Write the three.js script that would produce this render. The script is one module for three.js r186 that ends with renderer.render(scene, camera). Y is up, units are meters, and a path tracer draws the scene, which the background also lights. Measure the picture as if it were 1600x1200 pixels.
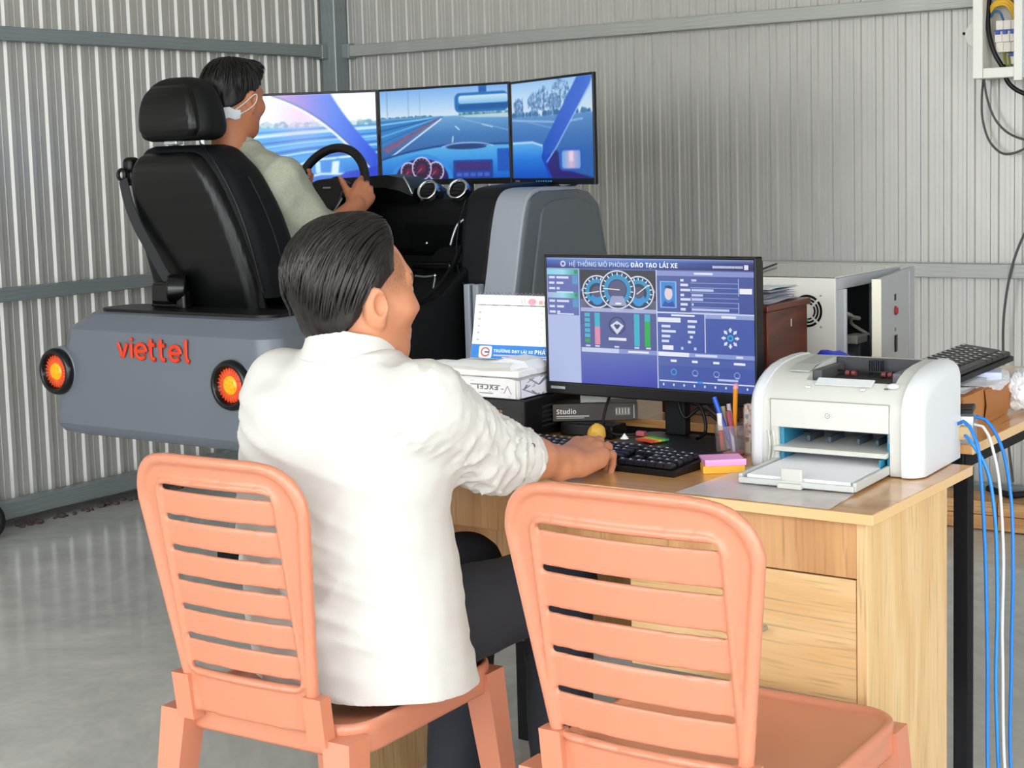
import * as THREE from 'three';
import { RoundedBoxGeometry } from 'three/addons/geometries/RoundedBoxGeometry.js';
import { mergeGeometries, mergeVertices, toCreasedNormals } from 'three/addons/utils/BufferGeometryUtils.js';
import { ImprovedNoise } from 'three/addons/math/ImprovedNoise.js';
import { Brush, Evaluator, SUBTRACTION } from 'three-bvh-csg';
import { RectAreaLightUniformsLib } from 'three/addons/lights/RectAreaLightUniformsLib.js';

// ---------------------------------------------------------------- camera, sky, sun, exposure
const scene = new THREE.Scene();
const camera = new THREE.PerspectiveCamera(2 * Math.atan(515 / 2502.4) * 180 / Math.PI, 1600 / 1030, 0.05, 200);
camera.setViewOffset(1600, 1030, 0, 0, 1600, 1200);          // the lens axis sits above the middle of the frame
{
  const right = new THREE.Vector3(0.81643626, -0.02819289, -0.5767469), up = new THREE.Vector3(-0.03772558, 0.99406915, -0.10199659);
  camera.quaternion.setFromRotationMatrix(new THREE.Matrix4().makeBasis(right, up, right.clone().cross(up)));
  camera.position.set(5.0699, 1.326, 5.7479);
}
const renderer = new THREE.WebGLRenderer({ antialias: true });
renderer.toneMapping = THREE.LinearToneMapping;
renderer.toneMappingExposure = 1.0;
renderer.shadowMap.enabled = true;
renderer.shadowMap.type = THREE.PCFSoftShadowMap;
RectAreaLightUniformsLib.init();
scene.background = new THREE.Color(0.93, 0.97, 1.0);         // bright overcast sky, seen through the open front and side
scene.backgroundIntensity = 5.3;
const sun = new THREE.DirectionalLight(0xfffcf8, 6.0);        // hazy high sun on the yard outside
sun.position.set(12, 17, 5);
sun.target.position.set(3.5, 0, 4.5);
sun.castShadow = true;
sun.shadow.radius = 6;
sun.shadow.mapSize.set(2048, 2048);
Object.assign(sun.shadow.camera, { left: -14, right: 14, top: 14, bottom: -14, near: 1, far: 50 });
scene.add(sun, sun.target);

// ---------------------------------------------------------------- helpers
const PI = Math.PI, V = (x, y, z) => new THREE.Vector3(x, y, z);
let seed = 7;
const rnd = () => { seed = (seed * 1664525 + 1013904223) >>> 0; return seed / 4294967296; };
const rr = (a, b) => a + (b - a) * rnd();
const noise = new ImprovedNoise(), nz = (x, y, z) => noise.noise(x, y, z);
const lerp = (a, b, t) => a + (b - a) * t, clamp = (x, a = 0, b = 1) => Math.min(b, Math.max(a, x));
const used = {};
const numbered = (n) => { const k = used[n] = (used[n] ?? -1) + 1; return k ? n + '_' + String(k).padStart(3, '0') : n; };
function tag(o, label, category, group) { o.userData.label = label; o.userData.category = category; if (group) o.userData.group = group; return o; }
function thing(name, label, category, pos = [0, 0, 0], turn = 0, group) {
  const o = new THREE.Group(); o.name = numbered(name); o.position.set(...pos); o.rotation.y = turn; scene.add(o); return tag(o, label, category, group);
}
function struct(name, geo, m) { const o = geo ? mesh(geo, m) : new THREE.Group(); o.name = numbered(name); o.userData.kind = 'structure'; scene.add(o); return o; }
function mesh(geo, m) { const o = new THREE.Mesh(Array.isArray(geo) ? mg(geo) : geo, m); o.castShadow = o.receiveShadow = true; return o; }
function part(parent, name, geo, m, label) {
  const o = mesh(geo, m), taken = parent.children.filter((c) => c.name.replace(/_\d{3}$/, '') === name).length;
  o.name = taken ? name + '_' + String(taken).padStart(3, '0') : name; parent.add(o); if (label) o.userData.label = label; return o;
}
function lone(name, geo, m, label, category, group) { const o = mesh(geo, m); o.name = numbered(name); scene.add(o); return tag(o, label, category, group); }
function copyOf(src, label, pos, turn) {
  const c = src.clone(); c.name = numbered(src.name.replace(/_\d{3}$/, '')); c.userData = { ...src.userData, label }; if (pos) c.position.set(...pos); if (turn !== undefined) c.rotation.y = turn; scene.add(c); return c;
}
function plain(g) {
  g = g.index ? g.toNonIndexed() : g;
  const o = new THREE.BufferGeometry(); o.setAttribute('position', g.attributes.position);
  if (!g.attributes.normal) g.computeVertexNormals();
  o.setAttribute('normal', g.attributes.normal);
  o.setAttribute('uv', g.attributes.uv ?? new THREE.BufferAttribute(new Float32Array(g.attributes.position.count * 2), 2));
  return o;
}
const mg = (l) => l.length === 1 ? l[0] : mergeGeometries(l.map(plain));
// uv in metres by the way each face looks; (a, b) swaps axes for grain
function uvm(g, along = 'x') {
  g = g.index ? g.toNonIndexed() : g; const p = g.attributes.position, n = p.count, uv = new Float32Array(n * 2), a = V(), b = V(), c = V();
  for (let i = 0; i < n; i += 3) {
    a.fromBufferAttribute(p, i); b.fromBufferAttribute(p, i + 1); c.fromBufferAttribute(p, i + 2);
    const nn = b.clone().sub(a).cross(c.clone().sub(a)), ax = Math.abs(nn.x), ay = Math.abs(nn.y), az = Math.abs(nn.z);
    const k = ay >= ax && ay >= az ? 'xz' : ax >= az ? 'zy' : 'xy';
    [a, b, c].forEach((v, j) => {
      let u = v[k[0]], w = v[k[1]]; if (along !== k[0] && k.includes(along)) [u, w] = [w, u];
      uv[(i + j) * 2] = u; uv[(i + j) * 2 + 1] = w;
    });
  }
  g.setAttribute('uv', new THREE.BufferAttribute(uv, 2)); return g;
}
const bx = (w, h, d, x = 0, y = 0, z = 0, r = 0.003, seg = 2) => (r ? new RoundedBoxGeometry(w, h, d, seg, Math.min(r, w / 2.01, h / 2.01, d / 2.01)) : new THREE.BoxGeometry(w, h, d)).translate(x, y, z);
// box by its limits
const bl = (x0, x1, y0, y1, z0, z1, r = 0.003, seg = 2) => bx(x1 - x0, y1 - y0, z1 - z0, (x0 + x1) / 2, (y0 + y1) / 2, (z0 + z1) / 2, r, seg);
const pts = (l) => l.map((p) => p.isVector3 ? p : V(...p));
const tube = (l, r, n = 24, k = 8, closed = false) => new THREE.TubeGeometry(new THREE.CatmullRomCurve3(pts(l), closed, 'centripetal'), n, r, k, closed);
function rod(a, b, r0, r1 = r0, k = 12) {                    // a bar from a to b with flat ends
  a = V(...a); b = V(...b); const d = b.clone().sub(a), g = new THREE.CylinderGeometry(r1, r0, d.length(), k).translate(0, d.length() / 2, 0);
  return g.applyQuaternion(new THREE.Quaternion().setFromUnitVectors(V(0, 1, 0), d.normalize())).translate(a.x, a.y, a.z);
}
const lathe = (l, k = 32) => new THREE.LatheGeometry(l.map((p) => new THREE.Vector2(...p)), k);
function shapeOf(l) { const s = new THREE.Shape(); l.forEach(([x, y], i) => i ? s.lineTo(x, y) : s.moveTo(x, y)); return s; }
function roundRect(w, h, r, x = 0, y = 0) {
  const s = new THREE.Shape(), a = x - w / 2, b = x + w / 2, c = y - h / 2, d = y + h / 2;
  s.moveTo(a + r, c); s.lineTo(b - r, c); s.absarc(b - r, c + r, r, -PI / 2, 0); s.lineTo(b, d - r); s.absarc(b - r, d - r, r, 0, PI / 2); s.lineTo(a + r, d); s.absarc(a + r, d - r, r, PI / 2, PI); s.lineTo(a, c + r); s.absarc(a + r, c + r, r, PI, 1.5 * PI);
  return s;
}
// smooth closed outline through points
function blob(l, closed = true, n = 60) { const c = new THREE.CatmullRomCurve3(l.map(([x, y]) => V(x, y, 0)), closed, 'centripetal'); return new THREE.Shape(c.getPoints(n).slice(0, -1).map((p) => new THREE.Vector2(p.x, p.y))); }
const ext = (s, depth, bev = 0.003, o = {}) => { const g = new THREE.ExtrudeGeometry(s, { depth: depth - 2 * bev, bevelEnabled: bev > 0, bevelThickness: bev, bevelSize: bev, bevelOffset: -bev, bevelSegments: 2, curveSegments: 16, ...o }); return g.translate(0, 0, bev); };
// a skin over rings of equal point counts, closed at both ends
function loft(rings, caps = true, crease = 0.6) {
  const n = rings[0].length, pos = [], idx = [];
  rings.forEach((r) => r.forEach((p) => pos.push(...p)));
  for (let i = 0; i < rings.length - 1; i++) for (let j = 0; j < n; j++) { const a = i * n + j, b = i * n + (j + 1) % n, c = a + n, d = b + n; idx.push(a, b, d, a, d, c); }
  if (caps) for (const [k, flip] of [[0, 1], [rings.length - 1, 0]]) {
    const m = [0, 0, 0]; rings[k].forEach((p) => { for (let q = 0; q < 3; q++) m[q] += p[q] / n; }); const c = pos.length / 3; pos.push(...m);
    for (let j = 0; j < n; j++) { const a = k * n + j, b = k * n + (j + 1) % n; flip ? idx.push(c, b, a) : idx.push(c, a, b); }
  }
  const g = new THREE.BufferGeometry(); g.setAttribute('position', new THREE.Float32BufferAttribute(pos, 3)); g.setIndex(idx);
  return crease === null ? (g.computeVertexNormals(), g) : toCreasedNormals(g, crease);
}
// smooth shading within a crease angle, each face weighing by its area, so that large flats stay flat
function wnorm(g, crease = 0.5) {
  g = plain(g); const p = g.attributes.position, n = p.count, F = n / 3, fn = [], cosc = Math.cos(crease), at = new Map(), a = V(), b = V(), c = V();
  for (let f = 0; f < F; f++) { a.fromBufferAttribute(p, f * 3); b.fromBufferAttribute(p, f * 3 + 1); c.fromBufferAttribute(p, f * 3 + 2); const v = b.clone().sub(a).cross(c.clone().sub(a)); fn.push([v, v.clone().normalize()]); for (let k = 0; k < 3; k++) { const i = f * 3 + k, key = Math.round(p.getX(i) * 2e5) + ',' + Math.round(p.getY(i) * 2e5) + ',' + Math.round(p.getZ(i) * 2e5); at.has(key) ? at.get(key).push(f) : at.set(key, [f]); } }
  const out = new Float32Array(n * 3);
  for (let i = 0; i < n; i++) { const key = Math.round(p.getX(i) * 2e5) + ',' + Math.round(p.getY(i) * 2e5) + ',' + Math.round(p.getZ(i) * 2e5), me = fn[Math.floor(i / 3)][1], s = V(); for (const f of at.get(key)) if (fn[f][1].dot(me) > cosc) s.add(fn[f][0]); s.normalize(); if (!(s.length() > 0.5)) s.copy(me); s.toArray(out, i * 3); }
  g.setAttribute('normal', new THREE.BufferAttribute(out, 3)); return g;
}
// rounded-rectangle ring in x-z at height y
function ring(y, x0, x1, z0, z1, r, k = 6) {
  const out = [], c = [[x1 - r, z1 - r, 0], [x0 + r, z1 - r, 1], [x0 + r, z0 + r, 2], [x1 - r, z0 + r, 3]];
  for (const [cx, cz, q] of c) for (let i = 0; i <= k; i++) { const a = (q + i / k) * PI / 2; out.push([cx + r * Math.cos(a), y, cz + r * Math.sin(a)]); }
  return out.reverse();
}
// rows of numbers, smoothly filled in to k steps between each two
function fill(rows, k = 5) { const out = []; for (let i = 0; i < rows.length - 1; i++) { const a = rows[Math.max(0, i - 1)], b = rows[i], c = rows[i + 1], d = rows[Math.min(rows.length - 1, i + 2)]; for (let j = 0; j < k; j++) { const t = j / k; out.push(b.map((_, q) => { const m0 = (c[q] - a[q]) / 2, m1 = (d[q] - b[q]) / 2; return (2 * t ** 3 - 3 * t * t + 1) * b[q] + (t ** 3 - 2 * t * t + t) * m0 + (3 * t * t - 2 * t ** 3) * c[q] + (t ** 3 - t * t) * m1; })); } } out.push(rows[rows.length - 1]); return out; }
// ------------------------------------------------ distance fields and their skins
const smin = (a, b, k) => { const h = Math.max(k - Math.abs(a - b), 0) / k; return Math.min(a, b) - h * h * k * 0.25; };
const smax = (a, b, k) => -smin(-a, -b, k);
function cap(a, b, ra, rb) {                                   // tapered capsule
  const [ax, ay, az] = a, dx = b[0] - ax, dy = b[1] - ay, dz = b[2] - az, l = dx * dx + dy * dy + dz * dz || 1e-9;
  return (x, y, z) => { const px = x - ax, py = y - ay, pz = z - az, t = clamp((px * dx + py * dy + pz * dz) / l), qx = px - t * dx, qy = py - t * dy, qz = pz - t * dz; return Math.sqrt(qx * qx + qy * qy + qz * qz) - (ra + (rb - ra) * t); };
}
function ell(c, r, m) {                                        // ellipsoid; m: Matrix4 turning it
  const q = m ? m.clone().invert().elements : null;
  return (x, y, z) => {
    x -= c[0]; y -= c[1]; z -= c[2];
    if (q) { const a = q[0] * x + q[4] * y + q[8] * z, b = q[1] * x + q[5] * y + q[9] * z; z = q[2] * x + q[6] * y + q[10] * z; x = a; y = b; }
    const k0 = Math.hypot(x / r[0], y / r[1], z / r[2]), k1 = Math.hypot(x / (r[0] * r[0]), y / (r[1] * r[1]), z / (r[2] * r[2])); return k1 < 1e-9 ? -Math.min(...r) : k0 * (k0 - 1) / k1;
  };
}
const union = (l, k) => (x, y, z) => { let d = 1e9; for (const f of l) d = smin(d, f(x, y, z), k); return d; };
// surface nets over a box, with far blocks skipped
function nets(f, lo, hi, cell, lip = 1.4) {
  const N = [0, 1, 2].map((i) => Math.ceil((hi[i] - lo[i]) / cell) + 2), [nx, ny, nz_] = N, at = (i, j, k) => (k * ny + j) * nx + i, F = new Float32Array(nx * ny * nz_), B = 4, reach = cell * B * 0.87 * lip + cell * 2;
  for (let k = 0; k < nz_; k += B) for (let j = 0; j < ny; j += B) for (let i = 0; i < nx; i += B) {
    const d = f(lo[0] + (i + 1.5) * cell, lo[1] + (j + 1.5) * cell, lo[2] + (k + 1.5) * cell), far = Math.abs(d) > reach;
    for (let c = k; c < Math.min(k + B, nz_); c++) for (let b = j; b < Math.min(j + B, ny); b++) for (let a = i; a < Math.min(i + B, nx); a++) F[at(a, b, c)] = far ? d : f(lo[0] + a * cell, lo[1] + b * cell, lo[2] + c * cell);
  }
  const id = new Int32Array(F.length).fill(-1), pos = [], idx = [], E = [[0, 1], [2, 3], [4, 5], [6, 7], [0, 2], [1, 3], [4, 6], [5, 7], [0, 4], [1, 5], [2, 6], [3, 7]], v = new Array(8);
  for (let k = 0; k < nz_ - 1; k++) for (let j = 0; j < ny - 1; j++) for (let i = 0; i < nx - 1; i++) {
    let m = 0; for (let q = 0; q < 8; q++) { v[q] = F[at(i + (q & 1), j + (q >> 1 & 1), k + (q >> 2))]; if (v[q] < 0) m |= 1 << q; }
    if (m === 0 || m === 255) continue;
    let sx = 0, sy = 0, sz = 0, n = 0;
    for (const [a, b] of E) if ((v[a] < 0) !== (v[b] < 0)) { const t = v[a] / (v[a] - v[b]); sx += lerp(a & 1, b & 1, t); sy += lerp(a >> 1 & 1, b >> 1 & 1, t); sz += lerp(a >> 2, b >> 2, t); n++; }
    id[at(i, j, k)] = pos.length / 3; pos.push(lo[0] + (i + sx / n) * cell, lo[1] + (j + sy / n) * cell, lo[2] + (k + sz / n) * cell);
  }
  const quad = (a, b, c, d, flip) => { if (a < 0 || b < 0 || c < 0 || d < 0) return; flip ? idx.push(a, c, b, a, d, c) : idx.push(a, b, c, a, c, d); };
  for (let k = 1; k < nz_ - 1; k++) for (let j = 1; j < ny - 1; j++) for (let i = 1; i < nx - 1; i++) {
    const s = F[at(i, j, k)] < 0;
    if (s !== F[at(i + 1, j, k)] < 0) quad(id[at(i, j - 1, k - 1)], id[at(i, j, k - 1)], id[at(i, j, k)], id[at(i, j - 1, k)], !s);
    if (s !== F[at(i, j + 1, k)] < 0) quad(id[at(i - 1, j, k - 1)], id[at(i - 1, j, k)], id[at(i, j, k)], id[at(i, j, k - 1)], !s);
    if (s !== F[at(i, j, k + 1)] < 0) quad(id[at(i - 1, j - 1, k)], id[at(i, j - 1, k)], id[at(i, j, k)], id[at(i - 1, j, k)], !s);
  }
  const g = new THREE.BufferGeometry(); g.setAttribute('position', new THREE.Float32BufferAttribute(pos, 3)); g.setIndex(idx); g.computeVertexNormals(); return g;
}
// ------------------------------------------------ materials
const mat = (color, roughness = 0.6, o = {}) => new THREE.MeshPhysicalMaterial({ color, roughness, metalness: 0, ...o });
function canvasTex(w, h, draw, o = {}) {
  const c = document.createElement('canvas'); c.width = w; c.height = h; draw(c.getContext('2d'), w, h);
  const t = new THREE.CanvasTexture(c); t.colorSpace = o.data ? THREE.NoColorSpace : THREE.SRGBColorSpace; t.magFilter = THREE.LinearFilter; t.anisotropy = 8;
  if (o.repeat) { t.wrapS = t.wrapT = THREE.RepeatWrapping; t.repeat.set(...o.repeat); } return t;
}
function dataTex(w, h, fn, o = {}) {                           // fn(u, v) -> [r, g, b] in 0..255
  const d = new Uint8Array(w * h * 4); for (let j = 0; j < h; j++) for (let i = 0; i < w; i++) { const c = fn(i / w, j / h), k = (j * w + i) * 4; d[k] = clamp(c[0], 0, 255); d[k + 1] = clamp(c[1], 0, 255); d[k + 2] = clamp(c[2], 0, 255); d[k + 3] = 255; }
  const t = new THREE.DataTexture(d, w, h); t.colorSpace = o.data ? THREE.NoColorSpace : THREE.SRGBColorSpace; t.magFilter = THREE.LinearFilter; t.minFilter = THREE.LinearMipmapLinearFilter; t.generateMipmaps = true; t.wrapS = t.wrapT = THREE.RepeatWrapping; if (o.repeat) t.repeat.set(...o.repeat); t.needsUpdate = true; return t;
}
// noise that repeats over 0..1
const loopN = (u, v, f, g, s) => { const a = u * 2 * PI, b = v * 2 * PI; return nz(Math.cos(a) * f + s, Math.sin(a) * f + Math.cos(b) * g, Math.sin(b) * g - s); };
const woodTex = (c0, c1, rep, dark = 0.25) => dataTex(512, 512, (u, v) => {
  const w = 0.5 + 0.5 * Math.sin((v * 14 + 1.6 * loopN(u, v, 0.35, 1.4, 3.1)) * 2 * PI * 0.5 + 2.2 * loopN(u, v, 0.5, 3, 9)), fine = loopN(u, v, 0.8, 22, 5) * 0.5 + loopN(u, v, 2.2, 40, 7) * 0.35;
  const t = clamp(0.5 * w + 0.4 * fine + 0.25), k = 1 - dark * Math.max(0, loopN(u, v, 1.4, 30, 12) - 0.25) * 1.6; return [0, 1, 2].map((i) => lerp(c0[i], c1[i], t) * k);
}, { repeat: rep });
const M = {
  black: mat(0x08080a, 0.42, { specularIntensity: 0.8 }), blackGloss: mat(0x08080a, 0.22), blackMatte: mat(0x111114, 0.7), charcoal: mat(0x111215, 0.6, { specularIntensity: 0.6 }),
  leather: mat(0x070708, 0.42, { specularIntensity: 0.6 }), chrome: mat(0xd9dbdd, 0.18, { metalness: 1 }), silver: mat(0xb4b7ba, 0.35, { metalness: 0.8 }),
  white: mat(0xe9e8e2, 0.5), whiteGloss: mat(0xf1f0ea, 0.3), paper: mat(0xf3f3f0, 0.85), grey: mat(0x6a6e76, 0.4), zinc: null,
};
// ---------------------------------------------------------------- the setting
{
  const sheetTex = dataTex(256, 256, (u, v) => { const k = 250 + 4 * loopN(u, v, 1.2, 1.2, 2) + 3 * loopN(u, v, 4, 3, 4); return [k, k * 0.995, k * 0.985]; }, { repeat: [1.3, 0.7] });
  const sheet = mat(0xc3c2be, 0.3, { metalness: 0.2, map: sheetTex }), sheetIn = sheet;
  const zincTex = dataTex(256, 256, (u, v) => { const a = loopN(u, v, 3, 3, 1), b = loopN(u, v, 9, 9, 6), k = 205 + 30 * a + 22 * b; return [k * 0.97, k, k * 1.0]; }, { repeat: [3, 3] });
  M.zinc = mat(0xbcc2c3, 0.46, { metalness: 0.3, map: zincTex });
  M.zincPale = mat(0xe2e0d8, 0.5, { metalness: 0.2, map: zincTex });
  // rib profile over one pitch: [share of the pitch, height in mm]
  const P = 0.0873, profL = [[0, 0], [0.22, 0], [0.235, 0.7], [0.285, 0.7], [0.3, 0], [0.56, 0], [0.66, 6.6], [0.88, 6.6], [0.98, 0], [1, 0]], profB = [[0, 0], [0.20, 0], [0.21, 0.9], [0.25, 0.9], [0.26, 0], [0.4, 0], [0.41, 0.9], [0.45, 0.9], [0.46, 0], [0.6, 0], [0.66, 6.4], [0.77, 6.4], [0.775, 5.8], [0.82, 5.8], [0.825, 6.4], [0.94, 6.4], [1.0, 0]];
  // a sheet of n pitches starting at s0, from y0 to y1, standing in plane z = 0 and bulging to +z
  function ribs(s0, n, y0, y1, hk = 1) {
    const line = [], prof = hk > 1 ? profL : profB; for (let i = 0; i < n; i++) prof.forEach(([t, h], k) => { if (k < prof.length - 1 || i === n - 1) line.push([s0 + (i + t) * P, h * hk / 1000]); });
    const pos = [], uv = [], idx = []; const rows = [[y0, 0], [y1, 0], [y1, -0.0012], [y0, -0.0012]];
    for (let i = 0; i < line.length - 1; i++) {
      const [a, h] = line[i], [b, g] = line[i + 1];
      for (const [off, flip] of [[0, 0], [-0.0012, 1]]) { const k = pos.length / 3; pos.push(a, y0, h + off, b, y0, g + off, b, y1, g + off, a, y1, h + off); uv.push(a, y0, b, y0, b, y1, a, y1); flip ? idx.push(k, k + 2, k + 1, k, k + 3, k + 2) : idx.push(k, k + 1, k + 2, k, k + 2, k + 3); }
    }
    const g = new THREE.BufferGeometry(); g.setAttribute('position', new THREE.Float32BufferAttribute(pos, 3)); g.setAttribute('uv', new THREE.Float32BufferAttribute(uv, 2)); g.setIndex(idx); g.computeVertexNormals(); return plain(g);
  }
  const H = 3.9, tubeBar = (l, w, d) => bx(l, w, d, 0, 0, 0, 0.004);
  const left = struct('wall_left'), back = struct('wall_back'), right = struct('wall_right'), front = struct('wall_front');
  // left wall: x = 0, runs along z; sheets overlap by one rib
  for (let k = 0; k < 8; k++) part(left, 'metal_sheet', ribs(-0.085, 12, 0.02, H, 1.45).rotateY(PI / 2).translate(0.0 + (k % 2) * 0.0014, 0, k * 12 * P + 11.95 * P), sheet);
  for (let k = 0; k < 7; k++) part(back, 'metal_sheet', ribs(0.016 + k * 12 * P, 12, 0.02, H).translate(0, 0, (k % 2) * 0.0014), sheetIn);
  for (let k = 0; k < 3; k++) part(right, 'metal_sheet', ribs(0, 12, 0.02, H).rotateY(-PI / 2).translate(7.25, 0, k * 12 * P), sheet);
  for (let k = 0; k < 5; k++) part(right, 'metal_sheet', ribs(0, 12, 2.8, H).rotateY(-PI / 2).translate(7.25, 0, 36 * P + k * 12 * P), sheet);
  part(right, 'steel_lintel', bl(7.25, 7.33, 2.7, 2.82, 3.14, 8.4), M.zinc);
  part(front, 'steel_lintel', bl(0, 7.33, 3.5, 3.62, 8.4, 8.5), M.zinc);
  part(front, 'metal_sheet', ribs(0, 12, 3.6, H).rotateY(PI).translate(12 * P, 0, 8.45), sheet);
  for (let k = 1; k < 7; k++) part(front, 'metal_sheet', ribs(k * 12 * P, 12, 3.6, H).rotateY(PI).translate((2 * k + 1) * 12 * P, 0, 8.45), sheet);
  // outer skins give the walls thickness
  part(left, 'outer_skin', bl(-0.1, -0.06, 0, H, -0.1, 8.5, 0), sheet); part(back, 'outer_skin', bl(-0.1, 7.4, 0, H, -0.1, -0.06, 0), sheet); part(right, 'outer_skin', bl(7.33, 7.36, 0, H, -0.1, 3.14, 0), sheet);
  // girts and rails of square steel tube
  const Lz = 8.3;
  for (const y of [0.877, 1.849]) part(left, 'girt', bl(0.018, 0.062, y - 0.026, y + 0.026, 0.14, Lz, 0.004), M.zinc);
  part(left, 'girt', bl(0.018, 0.062, 2.8, 2.852, 0.14, Lz, 0.004), M.zinc);
  part(left, 'base_rail', bl(0.018, 0.07, 0.035, 0.1, 0.1, Lz, 0.004), M.zinc);
  for (const y of [0.88, 1.849, 2.82]) part(back, 'girt', bl(0.06, 7.25, y - 0.026, y + 0.026, 0.018, 0.058, 0.004), M.zincPale);
  part(back, 'base_rail', bl(0.1, 7.25, 0.035, 0.1, 0.018, 0.07, 0.004), M.zinc);
  const gus = ext(shapeOf([[0, 0], [0.035, 0.04], [0.035, 0.1], [0, 0.14]]), 0.006, 0.001);
  const col = struct('column'); 
  part(col, 'steel_tube', bl(0.02, 0.11, 0, H, 0.02, 0.11, 0.01), M.zinc);
  part(col, 'weld_seam', bl(0.108, 0.1115, 0, H, 0.1085, 0.1125, 0.001, 1), mat(0xcfd3d2, 0.35, { metalness: 0.4 }));
  for (const y of [1.849, 0.877]) { part(col, 'bracket', bl(0.018, 0.066, y - 0.034, y + 0.034, 0.108, 0.15, 0.004), M.zinc); part(col, 'bracket', bl(0.108, 0.15, y - 0.034, y + 0.034, 0.018, 0.066, 0.004), M.zinc); }
  // floor: polished grey concrete
  const floorTex = dataTex(512, 512, (u, v) => { const k = 220 + 16 * loopN(u, v, 1.5, 1.5, 3) + 10 * loopN(u, v, 6, 6, 8) + 8 * loopN(u, v, 18, 18, 1); return [k, k * 0.995, k * 0.985]; }, { repeat: [0.4, 0.4] });
  const floorRough = dataTex(256, 256, (u, v) => { const k = 40 + 22 * loopN(u, v, 3, 3, 4) + 14 * loopN(u, v, 12, 12, 2); return [k, k, k]; }, { data: true, repeat: [0.7, 0.7] });
  struct('floor', uvm(bl(-0.1, 7.4, -0.15, 0, -0.1, 8.5, 0)), mat(0xe4e4e0, 1, { map: floorTex, roughnessMap: floorRough }));
  struct('ground', uvm(bl(-25, 30, -0.3, -0.16, -20, 40, 0)), mat(0xc2c0bc, 0.9, { map: floorTex }));
  // roof of pale sheets on purlins
  const roof = struct('ceiling');
  for (let k = 0; k < 7; k++) part(roof, 'roof_sheet', ribs(0, 12, -0.1, 8.7).rotateX(PI / 2).translate(k * 12 * P, H + 0.06, 0), mat(0xd8d8d4, 0.45));
  part(roof, 'roof_skin', bl(-0.15, 7.5, H + 0.1, H + 0.13, -0.15, 8.8, 0), sheet);
  for (const z of [1.2, 3.2, 5.2, 7.2]) part(roof, 'purlin', bl(0, 7.3, H - 0.03, H + 0.05, z, z + 0.05), M.zinc);
  // grit along the left wall
  const grit = []; for (let i = 0; i < 150; i++) { const s = rr(0.004, 0.016); grit.push(new THREE.DodecahedronGeometry(s, 0).scale(1, 0.7, 1.3).rotateY(rr(0, 6)).translate(rr(0.07, 0.11), s * 0.5, rr(0.3, 3.4))); }
  lone('grit', grit, mat(0x55443d, 0.9), 'dark crumbs of rust and mortar along the foot of the left wall', 'grit').userData.kind = 'stuff';
}
// ---------------------------------------------------------------- text helpers for prints and screens
function rrPath(c, x, y, w, h, r) { c.beginPath(); c.roundRect(x, y, w, h, r); }
function poly(c, l, fill) { c.beginPath(); l.forEach(([x, y], i) => i ? c.lineTo(x, y) : c.moveTo(x, y)); c.closePath(); c.fillStyle = fill; c.fill(); }
function stroke(c, l, col, w) { c.beginPath(); l.forEach(([x, y], i) => i ? c.lineTo(x, y) : c.moveTo(x, y)); c.strokeStyle = col; c.lineWidth = w; c.lineCap = 'round'; c.lineJoin = 'round'; c.stroke(); }
// letters come from the font; Vietnamese marks are drawn over them as strokes. px: size, returns the width
function vtext(c, str, x, y, px, col, b = '') {
  c.font = `${b} ${px}px sans-serif`; c.fillStyle = col; c.textAlign = 'left'; const lw = px * (b ? 0.085 : 0.065);
  for (const ch of str.normalize('NFC')) {
    const d = ch.normalize('NFD'), base = ch === 'Đ' ? 'D' : d[0], marks = d.slice(1), w = c.measureText(base).width, m = x + w / 2, up = base === base.toLowerCase() ? 0.6 : 0.78; c.fillText(base, x, y);
    if (ch === 'Đ') stroke(c, [[x - px * 0.02, y - px * 0.36], [x + px * 0.3, y - px * 0.36]], col, lw);
    let top = y - px * up;
    for (const k of marks) {
      if (k === '\u0302') { stroke(c, [[m - px * 0.15, top], [m, top - px * 0.12], [m + px * 0.15, top]], col, lw); top -= px * 0.15; }
      if (k === '\u031B') stroke(c, [[x + w - px * 0.1, y - px * 0.68], [x + w + px * 0.02, y - px * 0.76], [x + w + px * 0.03, y - px * 0.86]], col, lw);
    }
    for (const k of marks) {
      if (k === '\u0301') stroke(c, [[m - px * 0.02, top], [m + px * 0.1, top - px * 0.14]], col, lw);
      if (k === '\u0300') stroke(c, [[m + px * 0.02, top], [m - px * 0.1, top - px * 0.14]], col, lw);
      if (k === '\u0309') stroke(c, [[m, top], [m + px * 0.05, top - px * 0.08], [m - px * 0.03, top - px * 0.14]], col, lw);
      if (k === '\u0303') stroke(c, [[m - px * 0.14, top - px * 0.02], [m - px * 0.05, top - px * 0.09], [m + px * 0.05, top - px * 0.03], [m + px * 0.14, top - px * 0.1]], col, lw);
      if (k === '\u0323') { c.beginPath(); c.arc(m, y + px * 0.14, lw * 0.75, 0, 7); c.fillStyle = col; c.fill(); }
    }
    x += w;
  }
  return x;
}
const vgrad = (c, y0, y1, ...st) => { const g = c.createLinearGradient(0, y0, 0, y1); st.forEach((s, i) => g.addColorStop(i / (st.length - 1), s)); return g; };
const hgrad = (c, x0, x1, ...st) => { const g = c.createLinearGradient(x0, 0, x1, 0); st.forEach((s, i) => g.addColorStop(i / (st.length - 1), s)); return g; };
function trees(c, x0, x1, y, h, col, n = 60) { for (let i = 0; i < n; i++) { const x = rr(x0, x1), r = rr(0.3, 1) * h * 0.5; c.fillStyle = col[i % col.length]; c.beginPath(); c.ellipse(x, y - r * 0.7, r, r * rr(0.7, 1.2), 0, 0, 7); c.fill(); } }

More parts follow.
